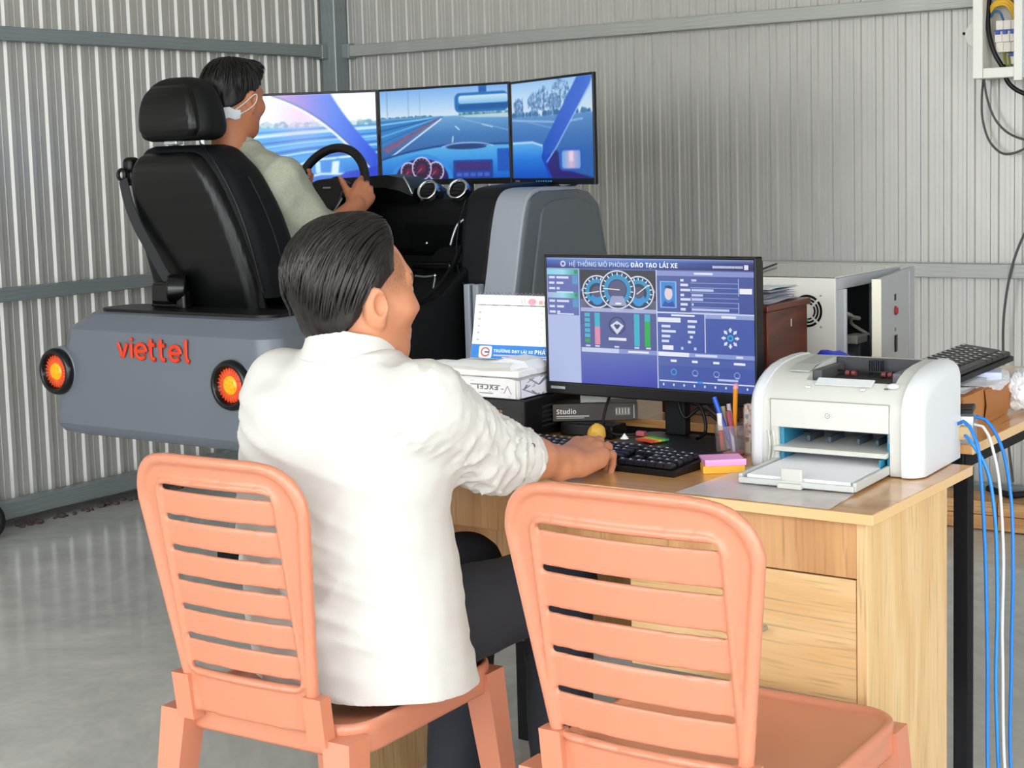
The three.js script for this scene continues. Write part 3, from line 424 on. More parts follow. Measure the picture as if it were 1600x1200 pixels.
// ---------------------------------------------------------------- driver's seat
{
  const S = thing('driver_seat', 'black leather car seat with headrest on the simulator, its back to the camera', 'car seat', [1.42, 0.905, 2.1]);
  const L = M.leather, shell = mat(0x0a0a0b, 0.32, { specularIntensity: 0.8 });
  const back = wpart(S, 'backrest', loft(fill([[0.93, 1.195, 1.66, 2.03, 2.235, 0.05], [1.0, 1.19, 1.662, 2.045, 2.255, 0.055], [1.12, 1.185, 1.65, 2.07, 2.28, 0.06], [1.22, 1.182, 1.625, 2.095, 2.3, 0.06], [1.31, 1.185, 1.59, 2.12, 2.318, 0.065], [1.36, 1.2, 1.555, 2.14, 2.325, 0.07], [1.388, 1.22, 1.525, 2.155, 2.318, 0.065], [1.4, 1.25, 1.49, 2.18, 2.3, 0.05]]).map((a) => ring(...a, 10)), true, 1.2), mat(0x090b0f, 0.6, { specularIntensity: 0.5 }));
  wsub(S, back, 'back_panel', loft(fill([[0.895, 1.205, 1.645, 2.19, 2.268, 0.035], [1.0, 1.2, 1.64, 2.21, 2.292, 0.04], [1.12, 1.195, 1.618, 2.23, 2.318, 0.04], [1.22, 1.192, 1.59, 2.25, 2.338, 0.04], [1.3, 1.197, 1.556, 2.265, 2.352, 0.04], [1.345, 1.213, 1.527, 2.27, 2.354, 0.045], [1.37, 1.235, 1.502, 2.27, 2.342, 0.04], [1.382, 1.26, 1.475, 2.272, 2.316, 0.03]]).map((a) => ring(...a, 10)), true, 1.2), shell, 'smooth black back panel');
  wsub(S, back, 'piping', tube([[1.655, 0.95, 2.24], [1.645, 1.1, 2.275], [1.618, 1.22, 2.298], [1.58, 1.31, 2.316], [1.54, 1.366, 2.318], [1.49, 1.397, 2.3]], 0.004, 40), M.black);
  wsub(S, back, 'side_seam', tube([[1.662, 0.96, 2.14], [1.653, 1.1, 2.17], [1.627, 1.22, 2.2], [1.597, 1.3, 2.22]], 0.0025, 30), M.blackMatte);
  wpart(S, 'seat_cushion', loft([[0.906, 1.2, 1.65, 1.62, 2.12, 0.06], [0.925, 1.18, 1.67, 1.6, 2.14, 0.08], [0.955, 1.18, 1.67, 1.6, 2.14, 0.08], [0.975, 1.2, 1.65, 1.62, 2.12, 0.07]].map((a) => ring(...a, 7)), true, 1.2), L);
  const hr = wpart(S, 'headrest', loft(fill([[1.414, 1.27, 1.5, 2.235, 2.325, 0.04], [1.424, 1.25, 1.525, 2.22, 2.345, 0.05], [1.45, 1.242, 1.536, 2.21, 2.352, 0.055], [1.5, 1.246, 1.532, 2.21, 2.352, 0.06], [1.545, 1.258, 1.518, 2.215, 2.347, 0.06], [1.578, 1.28, 1.495, 2.225, 2.335, 0.05], [1.598, 1.31, 1.465, 2.24, 2.315, 0.035], [1.606, 1.345, 1.43, 2.255, 2.3, 0.02]]).map((a) => ring(...a, 12)), true, 1.2), mat(0x0b0b0d, 0.55, { specularIntensity: 0.6 }));
  wsub(S, hr, 'headrest_back', loft(fill([[1.428, 1.285, 1.505, 2.31, 2.354, 0.02], [1.45, 1.268, 1.518, 2.31, 2.364, 0.025], [1.5, 1.27, 1.513, 2.31, 2.364, 0.025], [1.545, 1.283, 1.498, 2.31, 2.357, 0.022], [1.572, 1.3, 1.48, 2.3, 2.342, 0.02], [1.588, 1.325, 1.455, 2.29, 2.325, 0.016]]).map((a) => ring(...a, 10)), true, 1.2), shell, 'glossy leather back of the headrest');
  for (const x of [1.335, 1.455]) wsub(S, hr, 'post', rod([x, 1.37, 2.26], [x, 1.425, 2.268], 0.009), M.chrome);
  wsub(S, hr, 'post_guide', bx(0.055, 0.011, 0.03, 1.39, 1.408, 2.325, 0.003), mat(0xc8cacc, 0.3, { metalness: 0.6 }));
  const belt = wpart(S, 'belt_guide', [bx(0.045, 0.05, 0.05, 1.168, 1.345, 2.3, 0.018, 4), bx(0.035, 0.05, 0.035, 1.175, 1.305, 2.305, 0.014, 4), new THREE.TorusGeometry(0.016, 0.006, 8, 20).translate(1.16, 1.315, 2.335)], M.black);
  const path = [[1.172, 1.3, 2.342], [1.2, 1.23, 2.35], [1.232, 1.16, 2.348], [1.275, 1.08, 2.335], [1.315, 1.01, 2.325], [1.345, 0.965, 2.315]];
  const web = (() => { const c = new THREE.CatmullRomCurve3(pts(path)), P = c.getPoints(40); return loft(P.map((p, i) => { const t = P[Math.min(i + 1, 40)].clone().sub(P[Math.max(0, i - 1)]).normalize(), s = V(t.y, -t.x, 0).normalize().multiplyScalar(0.02); return [[p.x - s.x, p.y - s.y, p.z], [p.x + s.x, p.y + s.y, p.z], [p.x + s.x, p.y + s.y, p.z - 0.003], [p.x - s.x, p.y - s.y, p.z - 0.003]]; }), true, 0.7); })();
  wpart(S, 'belt_webbing', web, mat(0x2a2a2e, 0.5));
  wsub(S, belt, 'belt_reel', [lathe([[0, -0.03], [0.038, -0.03], [0.044, -0.022], [0.044, 0.022], [0.038, 0.03], [0, 0.03]], 28).rotateZ(PI / 2).rotateY(0.7).translate(1.375, 0.962, 2.325), bx(0.1, 0.075, 0.06, 1.32, 0.945, 2.315, 0.018, 3), bx(0.04, 0.06, 0.035, 1.4, 0.925, 2.325, 0.01), bx(0.05, 0.05, 0.05, 1.285, 0.925, 2.31, 0.014, 3), bx(0.12, 0.012, 0.1, 1.33, 0.9095, 2.29, 0.004)], M.blackGloss);
}
// ---------------------------------------------------------------- three monitors of the simulator
{
  const Wd = 0.615, Hh = 0.366, frame = mat(0x0b0c0f, 0.4);
  function monitor(label, tex, pos, turn, brand) {
    const o = thing('simulator_monitor', label, 'monitor', pos, turn, 'monitors of the driving simulator');
    part(o, 'bezel', mg([bl(-Wd / 2, Wd / 2, Hh - 0.009, Hh, -0.014, 0, 0.003), bl(-Wd / 2, Wd / 2, 0, 0.022, -0.014, 0.001, 0.003), bl(-Wd / 2, -Wd / 2 + 0.008, 0.01, Hh - 0.004, -0.014, 0, 0.003), bl(Wd / 2 - 0.008, Wd / 2, 0.01, Hh - 0.004, -0.014, 0, 0.003)]), frame);
    part(o, 'screen', new THREE.PlaneGeometry(Wd - 0.014, Hh - 0.03).translate(0, Hh / 2 + 0.0065, -0.003), screenMat(tex, 0.95));
    part(o, 'back_cover', mg([bl(-Wd / 2 + 0.1, Wd / 2 - 0.1, 0.03, Hh - 0.05, -0.042, -0.012, 0.012, 3), bl(-Wd / 2 + 0.004, Wd / 2 - 0.004, 0.004, Hh - 0.004, -0.016, -0.006, 0.003), bl(-0.16, 0.16, 0.06, Hh - 0.07, -0.065, -0.03, 0.012, 3)]), M.charcoal);
    if (brand) { part(o, 'power_lights', mg([0, 1, 2, 3, 4, 5, 6].map((i) => bx(i === 6 ? 0.012 : 0.006, 0.004, 0.002, -0.11 + i * 0.018, 0.011, 0.001, 0.0008, 1))), mat(0x3fb6e8, 0.4, { emissive: 0x2aa8e8, emissiveIntensity: 0.25 })); part(o, 'logo_plate', bx(0.034, 0.006, 0.002, -0.26, 0.011, 0.001, 0.0008, 1), mat(0xa87a70, 0.4)); }
    return o;
  }
  monitor('left of the three simulator monitors, showing a blurred roadside rail and a side window', viewLeft, [0.815, 1.243, 1.13], 0.44);
  monitor('middle of the three simulator monitors, showing the road ahead and three white dial rings', viewMid, [1.4, 1.243, 0.995], 0);
  monitor('right of the three simulator monitors, showing trees and a door mirror', viewRight, [1.983, 1.24, 1.146], -0.5, true);
  const c = lone('monitor_cable', tube([[1.93, 1.245, 1.09], [1.95, 1.236, 1.15], [2.0, 1.232, 1.2], [2.06, 1.229, 1.215], [2.1, 1.235, 1.2], [2.12, 1.25, 1.165]], 0.005, 40), M.black, 'black cable looping under the right simulator monitor', 'cable');
}
// ---------------------------------------------------------------- the two desks
const oakTop = mat(0xffffff, 0.28, { map: woodTex([226, 176, 116], [196, 138, 78], [1.1, 1.1]), clearcoat: 0.5, clearcoatRoughness: 0.12 });
const oakPale = mat(0xffffff, 0.4, { map: woodTex([232, 200, 150], [214, 172, 116], [1.3, 1.3]) });
const oakEdge = mat(0xe6bd86, 0.35, { clearcoat: 0.3, clearcoatRoughness: 0.2 });
const oakSide = mat(0xffffff, 0.42, { map: woodTex([214, 168, 116], [186, 136, 86], [1.2, 1.2]) });
{
  const D = thing('desk', 'light oak desk at the front carrying the keyboard, screen and printer', 'desk', [3.47, 0, 3.16]);
  const top = wpart(D, 'desk_top', uvm(bl(2.86, 4.083, 0.733, 0.75, 2.925, 3.388, 0.0015), 'x'), oakTop);
  wsub(D, top, 'edge_band', uvm(bl(2.859, 4.084, 0.7325, 0.7495, 3.3875, 3.3895, 0.0008, 1)), oakEdge); wsub(D, top, 'edge_band', bl(4.0825, 4.0845, 0.7325, 0.7495, 2.926, 3.388, 0.0008, 1), oakEdge);
  wpart(D, 'apron', uvm(bl(2.9, 4.045, 0.635, 0.733, 3.345, 3.361, 0.001), 'y'), oakSide);
  for (const x of [2.885, 4.045]) wpart(D, 'side_panel', uvm(bl(x, x + 0.018, 0, 0.733, 3.0, 3.362, 0.001), 'y'), oakPale);
  wpart(D, 'back_panel', uvm(bl(2.9, 4.045, 0.3, 0.733, 3.0, 3.016, 0.001), 'y'), oakSide);
  const dr = wpart(D, 'drawer', uvm(bl(3.62, 4.04, 0.42, 0.628, 3.02, 3.345, 0.002), 'x'), oakSide); wsub(D, dr, 'drawer_front', uvm(bl(3.615, 4.043, 0.425, 0.632, 3.345, 3.36, 0.002), 'x'), oakPale); wsub(D, dr, 'handle', [rod([3.78, 0.53, 3.385], [3.88, 0.53, 3.385], 0.005), rod([3.78, 0.53, 3.355], [3.78, 0.53, 3.388], 0.005), rod([3.88, 0.53, 3.355], [3.88, 0.53, 3.388], 0.005)], M.silver);
  const E = thing('desk', 'oak-topped desk on a black steel frame behind the printer', 'desk', [3.5, 0, 2.35]);
  const t2 = wpart(E, 'desk_top', uvm(bl(2.95, 4.06, 0.757, 0.775, 1.75, 2.862, 0.0015), 'z'), oakTop); wsub(E, t2, 'edge_band', bl(4.0595, 4.0615, 0.7565, 0.7745, 1.751, 2.862, 0.0008, 1), oakEdge);
  for (const [x, z] of [[2.99, 1.8], [2.99, 2.815], [4.018, 1.8], [4.018, 2.815]]) wpart(E, 'leg', bl(x, x + 0.03, 0, 0.727, z, z + 0.03, 0.003), M.charcoal);
  for (const x of [2.99, 4.015]) wpart(E, 'frame_rail', bl(x, x + 0.03, 0.727, 0.757, 1.78, 2.845, 0.003), M.charcoal);
  wpart(E, 'frame_rail', bl(2.99, 4.015, 0.727, 0.757, 1.78, 1.81, 0.003), M.charcoal); wpart(E, 'frame_rail', bl(2.99, 4.04, 0.72, 0.757, 2.82, 2.85, 0.003), M.charcoal);
}
// ---------------------------------------------------------------- desk screen
const consoleTex = canvasTex(1280, 736, (c, w, h) => {
  const T = (s, x, y, px, col = '#eaf0ff', b = '', al = 'left') => { c.font = `${b} ${px}px sans-serif`; c.fillStyle = col; c.textAlign = al; c.fillText(s, x, y); };
  c.fillStyle = '#4a5fae'; c.fillRect(0, 0, w, h);
  c.fillStyle = hgrad(c, 0, w, '#2c57b4', '#6f9be0', '#1f6fd0', '#123a8e', '#10205e'); c.fillRect(0, 0, w, 62); c.fillStyle = vgrad(c, 0, 62, 'rgba(190,200,240,0.85)', 'rgba(40,60,150,0.25)', 'rgba(8,20,70,0.75)'); c.fillRect(0, 0, w, 62);
  const w1 = vtext(c, 'HỆ THỐNG MÔ PHỎNG ', 150, 52, 37, '#dfe8ff'); vtext(c, 'ĐÀO TẠO LÁI XE', w1, 52, 38, '#ffffff', 'bold');
  c.beginPath(); c.arc(112, 38, 18, 0, 7); c.fillStyle = '#c9d6f5'; c.fill(); c.beginPath(); c.arc(112, 38, 9, 0, 7); c.fillStyle = '#6b4a90'; c.fill();
  for (let i = 0; i < 22; i++) { c.fillStyle = '#d5d8f0'; c.fillRect(1040 + i * 8, 36, 6, 14); } c.fillStyle = '#efe4fb'; c.fillRect(1222, 30, 24, 26);
  // left column
  c.fillStyle = '#b4c0ea'; c.fillRect(0, 64, 216, 672); c.fillStyle = '#5d6bb4'; c.fillRect(6, 68, 204, 270);
  for (const [y, col] of [[70, '#7fd6e8'], [206, '#a9b4dc']]) { c.fillStyle = hgrad(c, 6, 210, col, '#9fdff0', '#2fa08a'); c.fillRect(6, y, 204, 32); c.fillStyle = '#17906a'; c.fillRect(184, y + 4, 22, 22); c.fillStyle = 'rgba(80,170,210,0.7)'; c.fillRect(170, y + 36, 36, 50); }
  [112, 144, 176, 250, 282, 314].forEach((y, i) => { c.fillStyle = '#dfe4fb'; c.fillRect(16, y, [40, 36, 40, 38, 36, 40][i], 13); c.fillRect(66, y, [80, 46, 20][i % 3], 13); }); c.fillStyle = '#cfe8fa'; c.fillRect(66, 332 - 132, 110, 8); c.fillRect(66, 328, 110, 8);
  // gauges
  c.fillStyle = '#1c2230'; c.fillRect(222, 70, 478, 216); c.fillStyle = hgrad(c, 222, 700, '#6a6e88', '#1a1d28', '#20232e', '#5d6178'); c.fillRect(222, 240, 478, 46);
  c.beginPath(); c.moveTo(230, 190); c.bezierCurveTo(300, 80, 620, 80, 692, 190); c.strokeStyle = '#8d94b0'; c.lineWidth = 10; c.stroke();
  for (const [x, y, r, a] of [[330, 196, 92, PI * 0.95], [592, 196, 92, PI * 1.8], [460, 182, 108, PI]]) {
    c.beginPath(); c.arc(x, y, r, 0, 7); c.fillStyle = '#0c2c52'; c.fill(); c.lineWidth = 8; c.strokeStyle = '#dcdff2'; c.stroke();
    c.beginPath(); c.arc(x, y, r * 0.68, PI * 0.75, PI * 2.25); c.lineWidth = r * 0.26; c.strokeStyle = '#1d8fc6'; c.stroke();
    for (let k = 0; k < 15; k++) { const q = PI * 0.75 + k * PI * 1.5 / 14; stroke(c, [[x + Math.cos(q) * r * 0.8, y + Math.sin(q) * r * 0.8], [x + Math.cos(q) * r * 0.9, y + Math.sin(q) * r * 0.9]], '#f2fbff', 6); }
    if (r > 100) { c.beginPath(); c.arc(x, y, r * 0.5, 0, 7); c.fillStyle = '#4a4d7a'; c.fill(); poly(c, [[x - 60, y + 92], [x - 36, y + 36], [x + 36, y + 36], [x + 60, y + 92]], '#9aa0c6'); c.fillStyle = '#f4f6ff'; c.fillRect(x - 14, y + 74, 36, 10); } else { c.beginPath(); c.arc(x, y + 38, r * 0.42, 0, 7); c.fillStyle = '#1792d6'; c.fill(); c.beginPath(); c.arc(x, y, r * 0.36, 0, 7); c.fillStyle = '#4b4a72'; c.fill(); }
    stroke(c, [[x + Math.cos(a) * -12, y - Math.sin(a) * 12], [x + Math.cos(a) * r * 0.82, y + Math.sin(a) * r * 0.82 + (r > 100 ? -6 : 0)]], '#f3ead8', 6);
  }
  // pedals and wheel
  c.fillStyle = '#a9b0d8'; c.fillRect(222, 290, 478, 22); c.fillStyle = '#4d5797'; c.fillRect(222, 312, 478, 210); T('·········', 420, 306, 20, '#ffffff', 'bold');
  for (let i = 0; i < 6; i++) { c.fillStyle = i < 5 ? '#3fb4d0' : '#1fa34a'; c.fillRect(246, 320 + i * 30, 34, 22); }
  for (const [x, t, col] of [[310, 0.56, '#e08fae'], [560, 0, '#3db2e0'], [626, 0.78, '#16b04c']]) { c.fillStyle = '#2fb4cf'; c.fillRect(x, 318, 34, 184); c.fillStyle = col; c.fillRect(x, 318 + 184 * (1 - t), 34, 184 * t); }
  c.beginPath(); c.arc(453, 388, 48, 0, 7); c.lineWidth = 9; c.strokeStyle = '#2e3564'; c.stroke(); poly(c, [[410, 388], [453, 360], [496, 388], [453, 440]], '#d8dcf4'); poly(c, [[432, 388], [444, 378], [453, 384], [462, 378], [474, 388], [453, 412]], '#3b4070'); c.fillStyle = '#e9ecff'; c.fillRect(398, 458, 112, 16);
  [250, 310, 434, 560, 632].forEach((x) => { c.fillStyle = '#cfd5f2'; c.fillRect(x, 506, 30, 10); });
  c.fillStyle = '#c9d2f2'; c.fillRect(222, 522, 240, 26); c.fillStyle = '#8a97d2'; c.fillRect(462, 522, 238, 26); c.fillStyle = '#eef1ff'; c.fillRect(520, 530, 130, 11);
  c.fillStyle = vgrad(c, 548, 736, '#5a6cb8', '#4a58b8', '#4048b4'); c.fillRect(222, 548, 478, 188);
  // right column
  c.fillStyle = '#d4dbf6'; c.fillRect(700, 64, 6, 672); c.fillStyle = '#8895d2'; c.fillRect(706, 68, 574, 28); c.fillStyle = '#e9edff'; c.fillRect(930, 76, 110, 11);
  c.fillStyle = '#46579f'; c.fillRect(706, 96, 574, 202); c.fillStyle = '#7fb8f0'; c.fillRect(724, 126, 100, 150); c.fillStyle = '#2f86d8'; c.fillRect(732, 132, 84, 138);
  c.beginPath(); c.ellipse(776, 196, 24, 36, 0, 0, 7); c.fillStyle = '#e6d5de'; c.fill(); c.beginPath(); c.ellipse(776, 162, 24, 12, 0, PI, 7); c.fillStyle = '#1b2f6a'; c.fill(); poly(c, [[738, 270], [750, 236], [776, 250], [802, 236], [814, 270]], '#1a45a8');
  [[112, 20, 30], [138, 46, 0], [166, 60, 130], [194, 22, 68], [218, 60, 68], [246, 42, 12], [274, 30, 220]].forEach(([y, a, b]) => { c.fillStyle = '#dde3fb'; c.fillRect(848, y, a, 14); c.fillStyle = '#c3ccf0'; c.fillRect(914, y, b, 13); c.fillStyle = '#8fa0dc'; c.fillRect(908, y + 19, 280, 4); }); c.fillStyle = '#9fb0e4'; c.fillRect(1186, 104, 5, 96); c.fillRect(1186, 236, 5, 60); c.fillStyle = '#f4f6ff'; c.fillRect(1194, 158, 72, 30);
  c.fillStyle = '#d4dbf6'; c.fillRect(706, 298, 574, 8); c.fillRect(988, 306, 6, 214); c.fillStyle = '#eceffd'; c.fillRect(708, 330, 138, 26); c.fillStyle = '#9aa8dc'; c.fillRect(994, 306, 286, 22); c.fillStyle = '#eef1ff'; c.fillRect(1088, 311, 84, 12); c.fillRect(790, 311, 140, 10);
  [[372, 54], [400, 86], [428, 52], [456, 44]].forEach(([y, a], i) => { c.fillStyle = '#dfe5fb'; c.fillRect(730, y, a, 14); c.fillRect(888 + (i === 2 ? 12 : 0), y - (i ? 0 : 2), i > 1 ? 18 : 44, 14); }); c.fillRect(888, 340, 56, 14); c.fillStyle = '#f0f3ff'; c.fillRect(734, 486, 66, 26); c.fillStyle = '#c9d2f4'; c.fillRect(846, 492, 14, 16); c.fillRect(924, 492, 14, 16);
  c.beginPath(); c.arc(1138, 432, 14, 0, 7); c.lineWidth = 8; c.strokeStyle = '#39b6e4'; c.stroke();
  for (let k = 0; k < 8; k++) { const q = k * PI / 4, x = 1138 + Math.cos(q) * 40, y = 432 + Math.sin(q) * 46; c.save(); c.translate(x, y); c.rotate(q + PI / 2); poly(c, [[0, -14], [12, 4], [5, 4], [5, 14], [-5, 14], [-5, 4], [-12, 4]], '#e8efff'); c.restore(); }
  c.fillStyle = '#eef1ff'; c.fillRect(708, 524, 186, 24); c.fillStyle = '#8fa0da'; c.fillRect(894, 524, 386, 24); c.fillStyle = '#dfe6fc'; c.fillRect(930, 530, 130, 12); c.fillRect(1170, 530, 40, 12); c.fillStyle = '#5568b0'; c.fillRect(708, 556, 572, 44);
  [[782, 36], [910, 34], [1036, 36], [1156, 66]].forEach(([x, a], i) => { c.fillStyle = '#f2f5ff'; c.fillRect(x, 566, a, 13); c.beginPath(); c.arc(x + 18, 636, 16, 0, 7); c.lineWidth = 5; c.strokeStyle = i ? '#8ea4dc' : '#45b4ea'; c.stroke(); if (i) { c.fillStyle = '#b9c6ee'; c.fillRect(x + 8, 648, 22, 6); } });
  c.fillStyle = '#c3cdf2'; c.fillRect(1060, 660, 120, 12); c.fillStyle = '#e2e8ff'; c.fillRect(712, 684, 560, 7); c.fillStyle = '#3aa0e8'; c.fillRect(940, 682, 34, 11); for (let i = 0; i < 9; i++) { c.fillStyle = '#e8edff'; c.fillRect(732 + i * 62, 702, 9, 13); }
});
{
  const o = thing('desk_monitor', 'black desk monitor with a blue training program on its screen', 'monitor', [3.447, 0.75, 2.995], 0.0);
  const Wd = 0.488, y0 = 0.09, y1 = 0.38;
  part(o, 'bezel', mg([bl(-Wd / 2, Wd / 2, y1 - 0.006, y1, -0.02, 0.008, 0.003), bl(-Wd / 2, Wd / 2, y0, y0 + 0.026, -0.02, 0.009, 0.003), bl(-Wd / 2, -Wd / 2 + 0.006, y0, y1, -0.02, 0.008, 0.003), bl(Wd / 2 - 0.006, Wd / 2, y0, y1, -0.02, 0.008, 0.003)]), M.black);
  part(o, 'screen', new THREE.PlaneGeometry(Wd - 0.01, y1 - y0 - 0.03).translate(0, (y0 + y1) / 2 + 0.01, 0.005), screenMat(consoleTex, 0.9));
  part(o, 'back_cover', mg([bl(-Wd / 2 + 0.003, Wd / 2 - 0.003, y0 + 0.003, y1 - 0.003, -0.035, 0.002, 0.01, 3), bl(-0.11, 0.11, y0 + 0.05, y1 - 0.06, -0.055, -0.03, 0.01, 3)]), M.charcoal);
  part(o, 'logo_plate', bx(0.035, 0.006, 0.0015, -Wd / 2 + 0.03, y0 + 0.014, 0.0095, 0.0006, 1), M.silver);
  part(o, 'stand_column', bl(0.005, 0.052, 0.012, 0.22, -0.075, -0.05, 0.004), M.charcoal); part(o, 'tilt_joint', bl(-0.01, 0.066, 0.19, 0.26, -0.06, -0.035, 0.006), M.black);
  part(o, 'stand_base', ext(roundRect(0.245, 0.19, 0.03), 0.012, 0.003).rotateX(-PI / 2).translate(0.075, 0, 0.015), mat(0x2a2a2d, 0.35));
}
// ---------------------------------------------------------------- keyboards: every key a part
function keyboard(label, pos, turn, o = {}) {
  const k = thing('keyboard', label, 'keyboard', pos, turn), W = o.w ?? 0.44, D = o.d ?? 0.135, cols = o.cols ?? 22;
  part(k, 'case', loft([[[-W / 2, 0, D / 2], [W / 2, 0, D / 2], [W / 2, 0, -D / 2], [-W / 2, 0, -D / 2]], [[-W / 2, 0.009, D / 2], [W / 2, 0.009, D / 2], [W / 2, 0.019, -D / 2], [-W / 2, 0.019, -D / 2]], [[-W / 2 + 0.003, 0.011, D / 2 - 0.003], [W / 2 - 0.003, 0.011, D / 2 - 0.003], [W / 2 - 0.003, 0.021, -D / 2 + 0.003], [-W / 2 + 0.003, 0.021, -D / 2 + 0.003]]], true, 0.5), M.black);
  const pitch = (W - 0.016) / cols, geos = {}, km = mat(0x141417, 0.34), kl = mat(0xe4e6e8, 0.5), tilt = Math.atan(0.01 / D);
  const key = (n) => geos[n] ??= loft([[0.92, 0], [0.92, 0.004], [0.74, 0.0078]].map(([s, y]) => { const a = (n * pitch - pitch * (1 - s)) / 2, b = pitch * s / 2 * 0.92; return [[-a, y, b], [a, y, b], [a, y, -b], [-a, y, -b]]; }), true, 0.4);
  const print = new THREE.PlaneGeometry(pitch * 0.3, pitch * 0.26).rotateX(-PI / 2);
  const rows = [[0.052, 1], [0.028, 1], [0.01, 1], [-0.008, 1], [-0.026, 1], [-0.044, 1]];
  const marks = [];
  rows.forEach(([z, _], r) => {
    let c = 0; const gaps = [15, 18.2]; let row = [];
    if (r === 0) row = [1.3, 1.2, 1.2, 6, 1.2, 1.2, 1.2, 1.7]; else { let s = r === 5 ? 15 : r === 1 ? 15 : 15; const first = [0, 2.2, 1.7, 1.4, 1, 1][r]; row.push(first); s -= first; const last = [0, 2.8, 2.3, 1.6, 2, 1][r]; while (s - last > 0.99) { row.push(1); s -= 1; } row.push(s); }
    c = 0; const put = (n, x) => { const m = part(k, 'key', key(Math.round(n * 10) / 10), km); m.position.set(-W / 2 + 0.008 + (x + n / 2) * pitch, 0.0135 + (0.056 - z) * 0.075, -z * -1 * (D / 0.135)); m.rotation.x = tilt; if (n < 4) marks.push(print.clone().translate(-pitch * (n > 1.2 ? 0.3 * n : 0.14), 0.0084, -pitch * 0.1).rotateX(tilt).translate(m.position.x, m.position.y, m.position.z)); };
    for (const n of row) { put(n, c); c += n; }
    if (cols > 18) { for (let i = 0; i < 3; i++) if (!(r === 2) && !(r === 1 && i !== 1)) put(1, 15.4 + i); for (let i = 0; i < 4; i++) if (r < 5) put(1, cols - 4 + i - 0.05); }
  });
  part(k, 'key_print', mg(marks), kl).userData.kind = 'stuff';
  return k;
}
keyboard('black keyboard under the hand of the man in white', [3.452, 0.7502, 3.195], -0.05, { w: 0.42, cols: 22 });
{
  const k2 = keyboard('black keyboard lying tilted on the papers behind the printer', [3.94, 0.878, 2.645], PI / 2 - 0.1, { w: 0.36, d: 0.118, cols: 15 });
  k2.rotation.set(0, 0, 0); k2.rotation.order = 'YXZ'; k2.rotation.y = PI / 2 - 0.06; k2.rotation.z = 0.045; k2.rotation.x = 0.03;
}
// ---------------------------------------------------------------- small computer, paper reams, calendar
{
  const p = thing('desktop_computer', 'flat black desktop computer under the reams of paper', 'computer', [3.04, 0.75, 2.95]);
  wpart(p, 'case', bl(2.872, 3.208, 0.754, 0.836, 2.87, 3.09, 0.004), M.black); wpart(p, 'front_panel', bl(2.87, 3.21, 0.752, 0.838, 3.086, 3.1, 0.006, 3), mat(0x17171a, 0.5));
  wpart(p, 'foot', [bl(2.89, 2.93, 0.7502, 0.755, 2.935, 3.07, 0.001)], M.black); wpart(p, 'foot', [bl(3.15, 3.19, 0.7502, 0.755, 2.935, 3.07, 0.001)], M.black);
  const t = canvasTex(256, 64, (c) => { c.fillStyle = '#17171a'; c.fillRect(0, 0, 256, 64); c.font = '42px sans-serif'; c.fillStyle = '#d9a98a'; c.fillText('ThinkCentre', 10, 46); });
  wpart(p, 'lettering', bx(0.075, 0.018, 0.001, 3.125, 0.812, 3.1003, 0), mat(0xffffff, 0.5, { map: t }));
  wpart(p, 'power_button', lathe([[0, 0.003], [0.006, 0.003], [0.007, 0], [0, 0]], 20).rotateX(PI / 2).translate(2.9, 0.815, 3.1), M.silver); wpart(p, 'disc_slot', bl(2.93, 3.07, 0.782, 0.79, 3.099, 3.1012, 0.0005, 1), M.blackGloss);
  wpart(p, 'side_vents', [0, 1, 2, 3, 4].map((i) => bl(3.207, 3.2095, 0.772 + i * 0.01, 0.777 + i * 0.01, 2.92, 3.03, 0.0005, 1)), M.blackMatte);
}
const reamTex = canvasTex(512, 128, (c, w, h) => {
  c.fillStyle = '#f1f1f2'; c.fillRect(0, 0, w, h); c.save(); c.translate(330, 58); c.rotate(PI); c.font = 'bold 52px sans-serif'; c.fillStyle = '#5c6068'; c.textAlign = 'center'; c.fillText('EXCEL', 0, 22); c.restore();
  c.fillStyle = '#8a8d94'; c.fillRect(226, 36, 190, 8); for (const [x, y, a] of [[60, 44, 34], [60, 60, 26], [130, 40, 40], [130, 56, 30], [140, 80, 28], [280, 96, 90], [420, 60, 18]]) { c.fillRect(x, y, a, 7); }
  stroke(c, [[440, 92], [462, 40], [484, 96]], '#9a9da4', 6); for (let i = 0; i < 26; i++) { c.fillStyle = ['#c9cad0', '#dcdde2'][i % 2]; c.fillRect(rr(0, w), rr(0, h), rr(6, 30), rr(2, 7)); }
});
const reamSide = canvasTex(256, 128, (c, w, h) => { c.fillStyle = '#e9e9ec'; c.fillRect(0, 0, w, h); for (let i = 0; i < 16; i++) { const x = rr(0, w), y = rr(0, h); stroke(c, [[x, y], [x + rr(-30, 30), y + rr(-50, 50)], [x + rr(-40, 40), y + rr(-40, 40)]], ['#8d8f98', '#b9bac2', '#707480'][i % 3], rr(3, 8)); } });
// a wrapped block with dented, slightly crumpled faces
function wrapped(w, h, d, amp, s) {
  let g = mergeVertices(new THREE.BoxGeometry(w, h, d, 24, 8, 24).deleteAttribute('normal').deleteAttribute('uv')); const p = g.attributes.position;
  for (let i = 0; i < p.count; i++) { const x = p.getX(i), y = p.getY(i), z = p.getZ(i), n = nz(x * 22 + s, y * 30, z * 22) * amp + nz(x * 60, y * 60 + s, z * 60) * amp * 0.5, e = 1 - 0.025 * (Math.abs(2 * y / h) ** 6); p.setXYZ(i, x * e + n * Math.sign(x) * (Math.abs(x) > w * 0.45 ? 1 : 0.1), y + (y > 0 ? n : 0) - (y > 0 ? 0.004 * Math.max(0, Math.abs(2 * x / w) - 0.8) / 0.2 : 0), z * e + n * (Math.abs(z) > d * 0.45 ? 1 : 0.1)); }
  return toCreasedNormals(g, 0.5);
}
